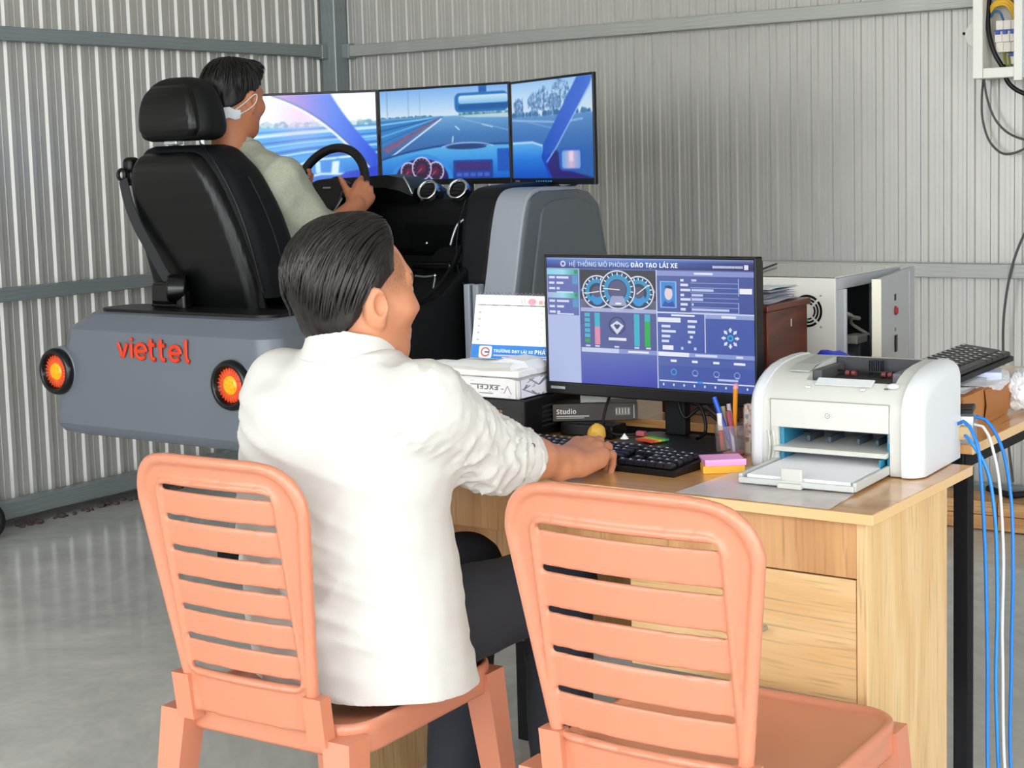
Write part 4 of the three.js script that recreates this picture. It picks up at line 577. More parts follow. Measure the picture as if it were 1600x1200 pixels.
{
  const r = thing('paper_ream', 'paper ream in printed white wrapping, upside-down EXCEL lettering on its end', 'paper ream', [3.09, 0.838, 2.95]);
  const body = part(r, 'wrapper', wrapped(0.212, 0.041, 0.296, 0.0016, 3).translate(0, 0.021, 0), M.paper);
  part(body, 'end_print', new THREE.PlaneGeometry(0.205, 0.037).translate(0, 0.0205, 0.1508), mat(0xffffff, 0.8, { map: reamTex })); part(body, 'side_print', new THREE.PlaneGeometry(0.28, 0.037).rotateY(PI / 2).translate(0.1088, 0.0205, 0), mat(0xffffff, 0.8, { map: reamSide }));
  const q = thing('paper_ream', 'opened ream in crumpled plain white wrapping, topmost under the calendar', 'paper ream', [3.075, 0.8815, 2.955], 0.05);
  part(q, 'wrapper', wrapped(0.235, 0.018, 0.3, 0.0028, 9).translate(0, 0.0095, 0), M.paper);
  part(q, 'loose_fold', loft([[-0.11, 0], [-0.04, 0.003], [0.03, 0.0], [0.1, 0.004]].map(([x, y]) => [[x, 0.012 + y, 0.15], [x, 0.02 + y, 0.157], [x, 0.027 + y, 0.14], [x, 0.024, 0.09], [x, 0.018, 0.1]]), true, 0.6), mat(0xf0f0ee, 0.7));
  part(q, 'loose_fold', loft([[0.02, 0.026], [0.06, 0.034], [0.1, 0.03], [0.117, 0.012]].map(([x, y]) => [[x, 0.004, 0.12], [x, y, 0.1], [x + 0.004, y + 0.003, 0.0], [x, y - 0.004, -0.1], [x, 0.004, -0.12]]), true, 0.6), mat(0xe3e3e6, 0.7));
}
{
  const cal = canvasTex(768, 512, (c, w, h) => {
    c.fillStyle = '#fbfbf9'; c.fillRect(0, 0, w, h); c.fillStyle = '#b9bdb0'; for (let i = 0; i < 2; i++) stroke(c, [[380 + i * 26, 24], [392 + i * 22, 62]], '#b9bdb0', 7); c.fillStyle = '#e3a3b4'; c.beginPath(); c.ellipse(470, 44, 34, 26, 0, 0, 7); c.fill(); c.fillStyle = '#eeb49c'; for (let i = 0; i < 3; i++) c.fillRect(526 + i * 40, 34, 30, 30);
    c.fillStyle = '#8f8f86'; c.fillRect(20, 74, w - 40, 8); for (let i = 0; i < 7; i++) { c.fillStyle = ['#b98c8c', '#8d9096'][i ? 1 : 0]; c.fillRect(40 + i * 104, 72, 46, 12); }
    for (let j = 0; j < 5; j++) for (let i = 0; i < 7; i++) { c.fillStyle = i ? '#d9d9d6' : '#b4b4b2'; c.fillRect(34 + i * 104, 130 + j * 56, i ? 14 : 20, i ? 8 : 16); }
    c.fillStyle = '#2f7fd0'; c.fillRect(0, 400, w, 112); c.fillStyle = '#f4f6fa'; c.beginPath(); c.roundRect(64, 412, 108, 96, 14); c.fill(); c.beginPath(); c.arc(118, 460, 33, 0.5, 5.9); c.strokeStyle = '#c26a6a'; c.lineWidth = 13; c.stroke(); c.fillStyle = '#3f4a78'; c.fillRect(112, 455, 42, 12);
    const m = vtext(c, 'TRƯỜNG DẠY LÁI XE ', 186, 460, 34, '#e3edfb', 'bold'); vtext(c, 'PHÁT T', m, 462, 46, '#ffffff', 'bold'); c.fillStyle = '#cdbfe0'; c.fillRect(188, 478, 500, 12); c.fillStyle = '#f0e4ea'; c.fillRect(260, 496, 420, 9);
  });
  const o = thing('desk_calendar', 'white tent calendar with a blue foot band standing on the paper reams', 'calendar', [3.118, 0.9035, 2.955], 0.06);
  const front = part(o, 'front_page', bx(0.235, 0.138, 0.003, 0, 0.069, 0, 0.001, 1), mat(0xf4f4f2, 0.7)); part(front, 'printed_page', new THREE.PlaneGeometry(0.233, 0.136).translate(0, 0.069, 0.0018), mat(0xffffff, 0.6, { map: cal })); front.rotation.x = -0.22; front.position.set(0, 0, 0.035);
  const bk = part(o, 'back_page', bx(0.235, 0.138, 0.003, 0, 0.069, 0, 0.001, 1), mat(0xe8e8ea, 0.7)); bk.rotation.x = 0.22; bk.position.set(0, 0, -0.035);
  for (let i = 0; i < 22; i++) part(o, 'ring', new THREE.TorusGeometry(0.006, 0.0008, 6, 14).rotateY(PI / 2).translate(-0.107 + i * 0.0102, 0.134, 0), M.silver);
}
// ---------------------------------------------------------------- black box with silver print, adapter, paper
{
  lone('power_adapter', bx(0.13, 0.028, 0.06, 3.29, 0.7645, 2.962, 0.006, 3), M.black, 'flat black power adapter lying under the small black box', 'adapter');
  const t = canvasTex(512, 96, (c, w, h) => { c.fillStyle = '#4a423d'; c.fillRect(0, 0, w, h); c.font = 'bold 40px sans-serif'; c.fillStyle = '#e6e4e0'; c.fillText('Studio', 20, 56); c.fillStyle = '#c9c5bf'; c.fillRect(20, 66, 200, 7); c.fillRect(20, 78, 170, 4); c.fillStyle = '#8d857c'; c.fillRect(380, 24, 90, 44); for (let i = 0; i < 9; i++) { c.fillStyle = ['#d5d0c8', '#5f5750'][i % 2]; c.fillRect(384 + i * 9, 30, 6, 30); } c.fillStyle = '#cfd8c8'; c.fillRect(490, 10, 5, 76); });
  const b = thing('product_box', 'small black cardboard box with white print under the desk monitor', 'box', [3.286, 0.7785, 2.947], 0.58);
  part(b, 'carton', bx(0.178, 0.037, 0.06, 0, 0.0187, -0.03, 0.0015), mat(0x25211f, 0.45)); part(b, 'front_print', new THREE.PlaneGeometry(0.176, 0.035).translate(0, 0.0187, 0.0004), mat(0xffffff, 0.4, { map: t }));
  lone('paper_slip', bx(0.055, 0.0015, 0.05, 0, 0, 0, 0).rotateX(0.35).rotateY(0.6).translate(3.262, 0.8245, 2.915), M.paper, 'folded white paper slip lying on the small black box', 'paper');
}
// ---------------------------------------------------------------- little things by the keyboard
{
  let g = new THREE.IcosahedronGeometry(0.0185, 5); g = mergeVertices(g.deleteAttribute('uv').deleteAttribute('normal')); const p = g.attributes.position;
  for (let i = 0; i < p.count; i++) { const v = V().fromBufferAttribute(p, i), k = 1 + 0.16 * nz(v.x * 90, v.y * 90, v.z * 90) + 0.05 * nz(v.x * 240, v.y * 240, v.z * 240); p.setXYZ(i, v.x * k, v.y * k * 1.05, v.z * k); } g.computeVertexNormals();
  lone('crumpled_wrapper', g.translate(3.342, 0.7695, 3.03), mat(0xe8b64c, 0.45), 'small crumpled yellow wrapper ball behind the keyboard', 'wrapper');
  const f = thing('index_flags', 'pad of sticky index flags in green, yellow, orange and red', 'sticky flags', [3.472, 0.765, 3.03], -0.35);
  ['#1f9a6e', '#7fbf3a', '#f0d23a', '#f08a2a', '#e24a2e'].forEach((h, i) => part(f, 'flag_strip', bx(0.05, 0.004, 0.0085, 0, 0.002, -0.018 + i * 0.009, 0.0008, 1), mat(h, 0.5), ['green strip', 'light green strip', 'yellow strip', 'orange strip', 'red strip'][i]));
  lone('paper_scrap', new THREE.ConeGeometry(0.009, 0.011, 7).translate(3.4475, 0.7825, 3.095), M.paper, 'tiny white paper scrap on the keyboard keys', 'paper scrap');
  const pen0 = thing('ballpoint_pen', 'white and blue ballpoint pen lying behind the keyboard', 'pen', [3.285, 0.7545, 3.085]); part(pen0, 'barrel', rod([-0.05, 0, 0.015], [0.045, 0, -0.015], 0.0042), M.whiteGloss); part(pen0, 'cap', rod([0.03, 0, -0.0105], [0.06, 0, -0.02], 0.005), mat(0x2c56b8, 0.35));
  lone('beige_strap', tube([[3.3, 0.753, 3.07], [3.33, 0.758, 3.06], [3.36, 0.754, 3.07], [3.39, 0.757, 3.055]], 0.004, 20), mat(0xb89c74, 0.7), 'short beige cord between keyboard and yellow wrapper', 'cord');
}
// ---------------------------------------------------------------- pen cup
{
  const c = thing('pen_cup', 'clear plastic cup full of pens left of the printer', 'pen cup', [3.648, 0.75, 3.034]);
  part(c, 'cup', lathe([[0, 0.002], [0.026, 0.002], [0.028, 0.006], [0.0305, 0.062], [0.0295, 0.062], [0.027, 0.006], [0, 0.004]], 36), new THREE.MeshPhysicalMaterial({ color: 0xf6f2f2, roughness: 0.12, transmission: 0.9, thickness: 0, ior: 1.4 }));
  part(c, 'cup_base', lathe([[0, 0.0035], [0.0262, 0.0035], [0.0265, 0.009], [0, 0.009]], 30), mat(0xd85a78, 0.5), 'pink bottom');
  const P = (name, label, cat, a, b, r, m, m2, cut = 0.3) => { const o = thing(name, label, cat, [3.648, 0.75, 3.034]), A = V(...a), B = V(...b), C = A.clone().lerp(B, 1 - cut); part(o, 'barrel', rod(a, C.toArray(), r * 0.75, r), m); part(o, name === 'pencil' ? 'eraser' : 'cap', rod(C.toArray(), b, r * 1.12, r * 1.05), m2); return o; };
  P('ballpoint_pen', 'ballpoint pen with a bright blue cap leaning left in the cup', 'pen', [0.008, 0.01, 0.004], [-0.032, 0.112, 0.004], 0.0045, mat(0x4a4fc0, 0.35), mat(0x2a62d8, 0.3), 0.35);
  P('pencil', 'orange pencil with a pink eraser standing at the right of the cup', 'pencil', [0.004, 0.01, -0.006], [0.014, 0.14, 0.002], 0.0048, mat(0xf29a1e, 0.45), mat(0xf0a8b4, 0.7), 0.07);
  P('ballpoint_pen', 'white ballpoint pen with a red grip low in the cup', 'pen', [-0.012, 0.01, 0.01], [-0.02, 0.082, 0.006], 0.005, mat(0xe0482e, 0.4), M.whiteGloss, 0.45);
  P('ballpoint_pen', 'slim clear pen crossing the middle of the cup', 'pen', [0.012, 0.01, 0.008], [-0.004, 0.1, -0.002], 0.0042, mat(0xdfe8f2, 0.25), mat(0xb9a8b4, 0.4), 0.3);
  P('ballpoint_pen', 'white pen with a grey clip at the back of the cup', 'pen', [-0.01, 0.01, -0.012], [-0.024, 0.092, -0.016], 0.0045, mat(0xd8d2cc, 0.4), mat(0xc8b48c, 0.5), 0.3);
  P('ballpoint_pen', 'violet ballpoint pen beside the orange pencil', 'pen', [0.012, 0.01, -0.002], [0.002, 0.088, 0.012], 0.0042, mat(0x7a6ab8, 0.4), mat(0xb8546a, 0.4), 0.4);
  const pk = canvasTex(128, 128, (c, w, h) => { c.fillStyle = '#d8c4b8'; c.fillRect(0, 0, w, h); for (let i = 0; i < 130; i++) { c.fillStyle = ['#b98a80', '#e8dcd0', '#9c7a70', '#caa8a0', '#7f9aa0'][i % 5]; c.fillRect(rr(0, w), rr(0, 96), rr(4, 14), rr(4, 12)); } c.fillStyle = '#2f9a36'; c.fillRect(20, 98, 108, 26); });
  const s = thing('snack_packet', 'speckled pink snack packet with a green corner behind the pen cup', 'packet', [3.69, 0.75, 2.985], 0.55); part(s, 'pouch', wrapped(0.07, 0.1, 0.028, 0.002, 5).translate(0, 0.05, 0), mat(0xcbb4a8, 0.4)); part(s, 'front_print', new THREE.PlaneGeometry(0.066, 0.094).translate(0, 0.05, 0.0165), mat(0xffffff, 0.4, { map: pk }));
}
{
  const y = thing('sticky_note_pad', 'orange-yellow sticky note pad under the pink one', 'note pad', [3.697, 0.7502, 3.165], 0.62, 'sticky note pads'); part(y, 'notes', bx(0.076, 0.0135, 0.076, 0, 0.0068, 0, 0.0008, 1), mat(0xf2b53a, 0.7));
  const k = thing('sticky_note_pad', 'pink sticky note pad lying on the orange-yellow one', 'note pad', [3.699, 0.7638, 3.165], 0.66, 'sticky note pads'); part(k, 'notes', bx(0.075, 0.008, 0.075, 0, 0.004, 0, 0.0008, 1), mat(0xf0a4d2, 0.75)); part(k, 'top_sheet', loft([-0.0375, -0.01, 0.015, 0.0375].map((z, i) => { const l = [0.004, 0.0006, 0.0002, 0.0002][3 - i]; return [[-0.0375, 0.0081 + l, z], [0.0375, 0.0081 + l, z], [0.0375, 0.0078, z], [-0.0375, 0.0078, z]]; }), true, 0.5), mat(0xf2aade, 0.75));
}
// clear film over the corner of the desk
{
  const g = new THREE.PlaneGeometry(1, 1, 40, 28), p = g.attributes.position;
  const q = [[3.725, 3.389], [4.01, 3.389], [3.735, 3.085], [3.99, 3.16]];
  for (let i = 0; i < p.count; i++) { const u = p.getX(i) + 0.5, v = 0.5 - p.getY(i), s = 1 - v, x = lerp(lerp(q[0][0], q[1][0], u), lerp(q[2][0], q[3][0], u), s), z = lerp(lerp(q[0][1], q[1][1], u), lerp(q[2][1], q[3][1], u), s), w = 0.0014 + 0.0012 * nz(x * 18, 3, z * 18) + 0.0006 * nz(x * 50, 8, z * 50); p.setXYZ(i, x, 0.7505 + Math.max(0.0003, w), z); }
  g.computeVertexNormals(); lone('plastic_film', g, new THREE.MeshPhysicalMaterial({ color: 0xf4f5f8, roughness: 0.22, transparent: true, opacity: 0.62, specularIntensity: 0.7, side: THREE.DoubleSide }), 'clear plastic film lying on the desk corner under the printer tray', 'plastic film');
}
// ---------------------------------------------------------------- printer
const ev = new Evaluator(); ev.useGroups = false; ev.attributes = ['position', 'normal', 'uv'];
const cut = (g, ...holes) => { let a = new Brush(plain(g)); a.updateMatrixWorld(); for (const h of holes) { const b = new Brush(plain(h)); b.updateMatrixWorld(); a = ev.evaluate(a, b, SUBTRACTION); a.updateMatrixWorld(); } return a.geometry; };
{
  const o = thing('printer', 'white and beige laser printer with paper in its open front tray', 'printer', [3.887, 0.7503, 2.985], 0.045);
  const beige = mat(0xcbcbc4, 0.42), side = mat(0xdcdfe2, 0.34), teal = mat(0x2f86a6, 0.45), dark = mat(0x2b2c30, 0.5), greyp = mat(0x8f9091, 0.45);
  // side outline in z-y: front upright, rounded brow, top sloping to the back
  const out = (f, s = 0) => [[-0.118 + s, 0.002], [0.118 + f - s, 0.002], [0.12 + f - s, 0.008], [0.12 + f - s, 0.108], [0.118 + f - s, 0.124 - s * 0.6], [0.112 + f - s, 0.138 - s], [0.101 + f * 0.9 - s, 0.151 - s], [0.084 + f * 0.7 - s * 0.8, 0.163 - s], [0.06 - s * 0.5, 0.174 - s], [0.03, 0.182 - s], [-0.01, 0.187 - s], [-0.06, 0.189 - s], [-0.1 + s, 0.188 - s], [-0.112 + s, 0.185 - s], [-0.118 + s, 0.177 - s]];
  const prof = (l, x0, x1, bev, seg = 5) => ext(shapeOf(l), x1 - x0, bev, { bevelSegments: seg }).rotateY(-PI / 2).translate(x1, 0, 0);
  const smooth = (g) => wnorm(g, 0.55);
  // covers: the side outline, drawn in towards the outer face in a soft round
  const cover = (x0, x1, R, dir) => { const P = []; out(0.004).forEach((q, i, l) => { const n = l[(i + 1) % l.length], k = Math.max(1, Math.round(Math.hypot(n[0] - q[0], n[1] - q[1]) / 0.012)); for (let j = 0; j < k; j++) P.push([lerp(q[0], n[0], j / k), lerp(q[1], n[1], j / k)]); }); const rings = [[dir > 0 ? x0 : x1, 0]], W = Math.abs(x1 - x0); for (let k = 0; k <= 8; k++) { const t = k / 8 * PI / 2; rings.push([dir > 0 ? x1 - R + R * Math.sin(t) : x0 + R - R * Math.sin(t), (1 - Math.cos(t))]); }
    const L = rings.map(([x, i]) => P.map(([z, y]) => [x, 0.002 + (y - 0.002) * (1 - i * R * 0.9 / 0.19), z > 0 ? z * (1 - i * R * 1.1 / 0.124) : z * (1 - i * R * 0.5 / 0.124)])); return wnorm(loft(dir > 0 ? L.map((r) => r.slice().reverse()) : L, true, null), 0.7); };
  part(o, 'left_cover', cover(-0.164, -0.138, 0.014, -1), side);
  part(o, 'right_cover', cover(0.126, 0.16, 0.03, 1), side, 'bright white side cover');
  const body = cut(prof(out(0, 0.003), -0.1395, 0.1275, 0.0005, 1), bl(-0.108, 0.103, -0.01, 0.0785, 0.0, 0.2, 0), bl(-0.068, 0.1, 0.15, 0.3, -0.075, 0.08, 0.004));
  const b = part(o, 'body', smooth(body), beige);
  // top delivery slot
  part(b, 'slot_floor', bl(-0.067, 0.099, 0.15, 0.157, -0.074, 0.079, 0), mat(0x1c1d20, 0.6));
  part(b, 'slot_back', bl(-0.067, 0.099, 0.1515, 0.186, -0.0748, -0.068, 0.001), mat(0x3a3b3f, 0.5)); part(b, 'slot_side', bl(-0.0675, -0.05, 0.1515, 0.176, -0.066, 0.05, 0.002), mat(0x4d4e50, 0.5)); part(b, 'slot_side', bl(0.084, 0.0995, 0.1515, 0.176, -0.066, 0.05, 0.002), mat(0x5a5b5e, 0.5)); part(b, 'slot_ramp', loft([[-0.05, 0], [0.084, 0]].map(([x]) => [[x, 0.152, 0.015], [x, 0.162, 0.0785], [x, 0.152, 0.0785]]), true, 0.3), mat(0x3b3c40, 0.5));
  for (let i = 0; i < 6; i++) part(b, 'slot_rib', bl(0.004 + i * 0.0042, 0.006 + i * 0.0042, 0.155, 0.184, -0.068, -0.045, 0.0005, 1), dark);
  for (const x of [-0.03, -0.018, 0.04, 0.052]) part(b, 'roller', rod([x, 0.163, -0.02], [x + 0.008, 0.163, -0.02], 0.005), mat(0x7a3a36, 0.5));
  part(b, 'slot_bar', bl(-0.05, 0.084, 0.164, 0.168, -0.032, -0.028, 0.0008, 1), M.black);
  part(b, 'paper_stop', smooth(prof([[0.076, 0.164], [0.094, 0.155], [0.0955, 0.157], [0.0775, 0.1662]], -0.045, 0.062, 0.0008)), side); for (const x of [-0.056, 0.048]) part(b, 'hinge_lug', bx(0.008, 0.004, 0.01, x, 0.1515, 0.1, 0.0015), side);
  part(b, 'left_slope', prof([[-0.06, 0.186], [0.03, 0.1815], [0.062, 0.173], [0.062, 0.175], [0.03, 0.184], [-0.06, 0.189]], -0.108, -0.0685, 0.0005), mat(0xaaaba6, 0.45));
  // front door panel, button, badge
  part(b, 'front_panel', bl(-0.122, 0.101, 0.0775, 0.1275, 0.116, 0.1186, 0.001), mat(0xcfcfc8, 0.42)); part(b, 'panel_groove', mg([bl(-0.1225, 0.1015, 0.1275, 0.129, 0.1155, 0.1178, 0), bl(-0.1235, -0.122, 0.06, 0.129, 0.1155, 0.1178, 0), bl(0.101, 0.1023, 0.06, 0.129, 0.1155, 0.1178, 0)]), mat(0x9c9b90, 0.6));
  part(b, 'badge', lathe([[0, 0.0008], [0.0072, 0.0008], [0.0078, 0], [0, 0]], 28).rotateX(PI / 2).translate(-0.012, 0.103, 0.1188), mat(0xe8e8e4, 0.3)); part(b, 'badge_ring', new THREE.TorusGeometry(0.0045, 0.0007, 6, 24).translate(-0.012, 0.103, 0.1196), greyp); part(b, 'badge_letters', mg([bl(-0.0142, -0.0136, 0.1005, 0.106, 0.1193, 0.12, 0), bl(-0.0126, -0.012, 0.1005, 0.1035, 0.1193, 0.12, 0), bl(-0.0112, -0.0106, 0.1, 0.1045, 0.1193, 0.12, 0), bl(-0.0106, -0.0092, 0.1038, 0.1045, 0.1193, 0.12, 0), bl(-0.0096, -0.009, 0.1018, 0.1045, 0.1193, 0.12, 0)]), greyp);
  part(b, 'go_button', new THREE.SphereGeometry(0.011, 20, 12).scale(1, 0.28, 0.62).rotateX(0.6).translate(0.1, 0.159, 0.0915), side); part(b, 'status_lamp', new THREE.SphereGeometry(0.003, 10, 8).scale(1.4, 0.5, 1).translate(0.09, 0.1545, 0.099), mat(0x5d6a52, 0.4));
  // opening: teal cheeks, dark inside, shelf, tray, paper
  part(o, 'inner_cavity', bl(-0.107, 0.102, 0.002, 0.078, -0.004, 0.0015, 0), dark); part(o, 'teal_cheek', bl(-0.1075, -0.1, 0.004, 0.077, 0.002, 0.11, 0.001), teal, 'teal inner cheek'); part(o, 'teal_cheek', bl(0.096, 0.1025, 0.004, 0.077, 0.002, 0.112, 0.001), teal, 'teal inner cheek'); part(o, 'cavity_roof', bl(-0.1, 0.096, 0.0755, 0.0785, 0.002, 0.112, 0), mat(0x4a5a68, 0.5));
  for (const x of [-0.06, -0.02, 0.035, 0.07]) part(o, 'inner_guide', bl(x, x + 0.006, 0.05, 0.062, 0.03, 0.1, 0.002), mat(0x3a4550, 0.5));
  part(o, 'priority_shelf', smooth(prof([[0.0, 0.05], [0.08, 0.046], [0.128, 0.043], [0.133, 0.036], [0.128, 0.034], [0.0, 0.042]], -0.112, 0.1, 0.001)), beige, 'beige shelf over the paper tray');
  const tr = part(o, 'paper_tray', mg([bl(-0.112, 0.1, 0.004, 0.009, 0.005, 0.285, 0.002), bl(-0.114, -0.107, 0.004, 0.02, 0.1, 0.28, 0.002), bl(0.095, 0.102, 0.004, 0.02, 0.1, 0.28, 0.002), bl(-0.112, 0.1, 0.004, 0.015, 0.279, 0.287, 0.003)]), mat(0xc6c8c4, 0.42));
  part(tr, 'paper_stack', bl(-0.1, 0.09, 0.009, 0.0185, -0.0, 0.274, 0.0005, 1), mat(0xf5f6fb, 0.8)); part(tr, 'end_stop', mg([bl(-0.033, 0.006, 0.004, 0.036, 0.276, 0.284, 0.003), bl(-0.036, 0.009, 0.002, 0.012, 0.28, 0.295, 0.003)]), beige);
  part(tr, 'side_guide', bl(0.087, 0.0905, 0.009, 0.032, 0.04, 0.13, 0.001), teal); part(o, 'front_foot', bl(-0.1395, -0.108, 0.0, 0.006, 0.06, 0.117, 0.001), beige); 
  part(o, 'left_inner_arm', mg([tube([[-0.118, 0.07, 0.118], [-0.115, 0.045, 0.119], [-0.119, 0.02, 0.119]], 0.003, 10), tube([[-0.128, 0.07, 0.117], [-0.124, 0.04, 0.119], [-0.128, 0.012, 0.118]], 0.003, 10)]), mat(0xc4c4ba, 0.4));
}
// ---------------------------------------------------------------- steel cabinet with an open door, brown box
{
  const w = mat(0xdcdad2, 0.36), w2 = mat(0xc3c6ca, 0.36, { metalness: 0.1 }), edge = mat(0xe4e0cc, 0.4), X0 = 3.19, X1 = 3.612, Y0 = 0.776, Y1 = 1.05, Z0 = 2.085, Z1 = 2.463;
  const o = thing('equipment_cabinet', 'white steel equipment cabinet with fan vent and its side door swung open', 'cabinet', [3.4, 0.776, 2.27]);
  wpart(o, 'front_panel', bl(X0, X1, Y0, Y1, Z1 - 0.004, Z1, 0.0012), w); wpart(o, 'top_panel', bl(X0, X1, Y1 - 0.004, Y1, Z0, Z1, 0.0012), mat(0xd6d6d0, 0.16, { clearcoat: 0.6, clearcoatRoughness: 0.06 })); wpart(o, 'bottom_panel', bl(X0, X1, Y0, Y0 + 0.004, Z0, Z1, 0.001), w2); wpart(o, 'back_panel', bl(X0, X1, Y0, Y1, Z0, Z0 + 0.004, 0.001), w2); wpart(o, 'left_panel', bl(X0, X0 + 0.004, Y0, Y1, Z0, Z1, 0.001), w2);
  wpart(o, 'door_frame', [bl(X1 - 0.004, X1, Y0 + 0.02, Y1 - 0.03, Z1 - 0.05, Z1 - 0.0045, 0.001), bl(X1 - 0.004, X1, Y1 - 0.0295, Y1 - 0.0045, Z0, Z1 - 0.0045, 0.001), bl(X1 - 0.004, X1, Y0 + 0.0045, Y0 + 0.0195, Z0, Z1 - 0.0045, 0.001), bl(X1 - 0.004, X1, Y0 + 0.02, Y1 - 0.03, Z0, Z0 + 0.02, 0.001), bl(X1 - 0.002, X1 + 0.006, Y0 + 0.02, Y1 - 0.03, Z1 - 0.053, Z1 - 0.047, 0.0008, 1)], w2);
  // fan grille: four rings of dark slots cut by spokes
  const fan = []; for (const [r0, r1] of [[0.031, 0.0365], [0.0235, 0.028], [0.0165, 0.0205]]) for (let q = 0; q < 4; q++) { const s = new THREE.Shape(), a0 = q * PI / 2 + 0.86, a1 = a0 + PI / 2 - 0.13 * 0.03 / r0 - 0.05; s.absarc(0, 0, r1, a0, a1, false); s.absarc(0, 0, r0, a1, a0, true); fan.push(new THREE.ExtrudeGeometry(s, { depth: 0.0015, bevelEnabled: false, curveSegments: 14 })); }
  const gr = wpart(o, 'fan_slots', mg(fan).translate(3.545, 0.973, Z1 - 0.0007), M.black); wsub(o, gr, 'fan_light', bx(0.014, 0.006, 0.001, 3.541, 0.952, Z1 + 0.0004, 0.0004, 1).applyMatrix4(new THREE.Matrix4()), mat(0x35c04a, 0.4));
  for (const [x, y] of [[3.578, 1.008], [3.578, 0.938], [3.512, 1.008], [3.512, 0.938]]) wpart(o, 'screw', lathe([[0, 0.0012], [0.002, 0.001], [0.0026, 0], [0, 0]], 12).rotateX(PI / 2).translate(x, y, Z1), greyScrew());
  function greyScrew() { return M.silver; }
  // inside: drive cage, fan, boards, shelf
  wpart(o, 'inner_shelf', bl(X0 + 0.03, X1 - 0.02, 0.83, 0.866, Z0 + 0.02, Z1 - 0.06, 0.002), mat(0x9aa0a6, 0.4, { metalness: 0.4 })); wpart(o, 'inner_fan', [lathe([[0.02, -0.012], [0.052, -0.012], [0.055, 0], [0.052, 0.012], [0.02, 0.012], [0, 0.01], [0, -0.01]], 28).rotateZ(PI / 2).translate(3.56, 0.925, 2.36)], M.black); wpart(o, 'drive_cage', bl(X0 + 0.05, 3.54, 0.87, 1.03, 2.1, 2.3, 0.003), M.charcoal); wpart(o, 'circuit_board', bl(3.5, 3.503, 0.87, 1.02, 2.3, 2.4, 0), mat(0x2a4a5e, 0.5));
  wpart(o, 'wiring', [tube([[3.57, 0.97, 2.4], [3.59, 0.965, 2.37], [3.585, 0.95, 2.33], [3.59, 0.94, 2.28]], 0.005, 20), tube([[3.56, 0.975, 2.41], [3.6, 0.955, 2.35], [3.58, 0.93, 2.3], [3.6, 0.9, 2.25]], 0.004, 20)], mat(0xc8c4b4, 0.5)); wpart(o, 'plug_block', bl(3.57, 3.605, 0.83, 0.9, 2.25, 2.31, 0.004), mat(0x4a4c50, 0.5)); wpart(o, 'plug_block', bl(3.57, 3.607, 0.885, 0.905, 2.27, 2.33, 0.004), mat(0xb6b6ae, 0.5));
  // door, hinged at the back
  const d = new THREE.Matrix4().makeRotationY(0.19).setPosition(3.622, 0, 2.055), dg = (g) => g.applyMatrix4(d), L = 0.4, dm = mat(0xa6abaf, 0.36, { metalness: 0.1 });
  const door = wpart(o, 'door', dg(bl(0, 0.014, Y0 + 0.003, Y1 - 0.004, 0, L, 0.002)), dm, 'open grey steel door'); wsub(o, door, 'door_lip', dg(bl(-0.006, 0.0145, Y0 + 0.003, Y1 - 0.004, L - 0.004, L + 0.0015, 0.001)), edge); wsub(o, door, 'door_ridge', dg(bl(0.013, 0.0165, Y0 + 0.01, Y1 - 0.01, 0.06, 0.075, 0.001)), dm);
  wsub(o, door, 'red_lock', dg(lathe([[0, 0.006], [0.009, 0.005], [0.011, 0], [0, 0]], 24).rotateZ(-PI / 2).translate(0.014, 0.962, 0.24)), mat(0xa8282c, 0.35), 'red round lock'); wsub(o, door, 'lock_slot', dg(bl(0.0195, 0.0208, 0.956, 0.968, 0.2385, 0.2415, 0)), M.black); wsub(o, door, 'label_plate', dg(bl(0.0138, 0.0148, 0.985, 1.0, 0.232, 0.25, 0.0004, 1)), M.charcoal); wsub(o, door, 'rocker_switch', dg(bl(0.0135, 0.018, 0.868, 0.906, 0.232, 0.25, 0.0015)), M.black); wsub(o, door, 'switch_mark', dg(bl(0.0138, 0.0146, 0.915, 0.923, 0.238, 0.244, 0)), M.charcoal);
  lone('antenna_rod', rod([3.4, 1.0535, 2.45], [3.328, 1.055, 2.17], 0.0028, 0.0022), M.blackMatte, 'thin black rod lying on the white cabinet behind the screen', 'rod');
  const b = thing('wooden_box', 'dark reddish-brown wooden box between screen and white cabinet', 'box', [3.47, 0.775, 2.67]);
  const wd = mat(0xffffff, 0.38, { map: woodTex([112, 52, 28], [66, 24, 12], [1.6, 2.2], 0.5), clearcoat: 0.25, clearcoatRoughness: 0.3 });
  wpart(b, 'carcass', uvm(bl(3.345, 3.597, 0.7755, 1.0, 2.575, 2.77, 0.002), 'z'), wd); wpart(b, 'lid', uvm(bl(3.338, 3.603, 1.0, 1.014, 2.568, 2.777, 0.003), 'z'), wd); wpart(b, 'corner_strip', uvm(bl(3.586, 3.6, 0.7755, 1.0, 2.765, 2.774, 0.002), 'y'), wd); wpart(b, 'scuff', bx(0.0008, 0.016, 0.004, 3.5975, 0.968, 2.655, 0.0003, 1), mat(0xe9c9a8, 0.6));
  const pt = canvasTex(256, 256, (c, w, h) => { c.fillStyle = '#e9edf2'; c.fillRect(0, 0, w, h); c.fillStyle = '#9fd4dc'; c.fillRect(20, 60, 220, 60); c.fillStyle = '#c98a78'; c.fillRect(30, 20, 120, 30); c.fillStyle = '#bfe3e6'; c.fillRect(10, 130, 200, 50); c.fillStyle = '#d9cfe6'; c.fillRect(120, 190, 120, 50); });
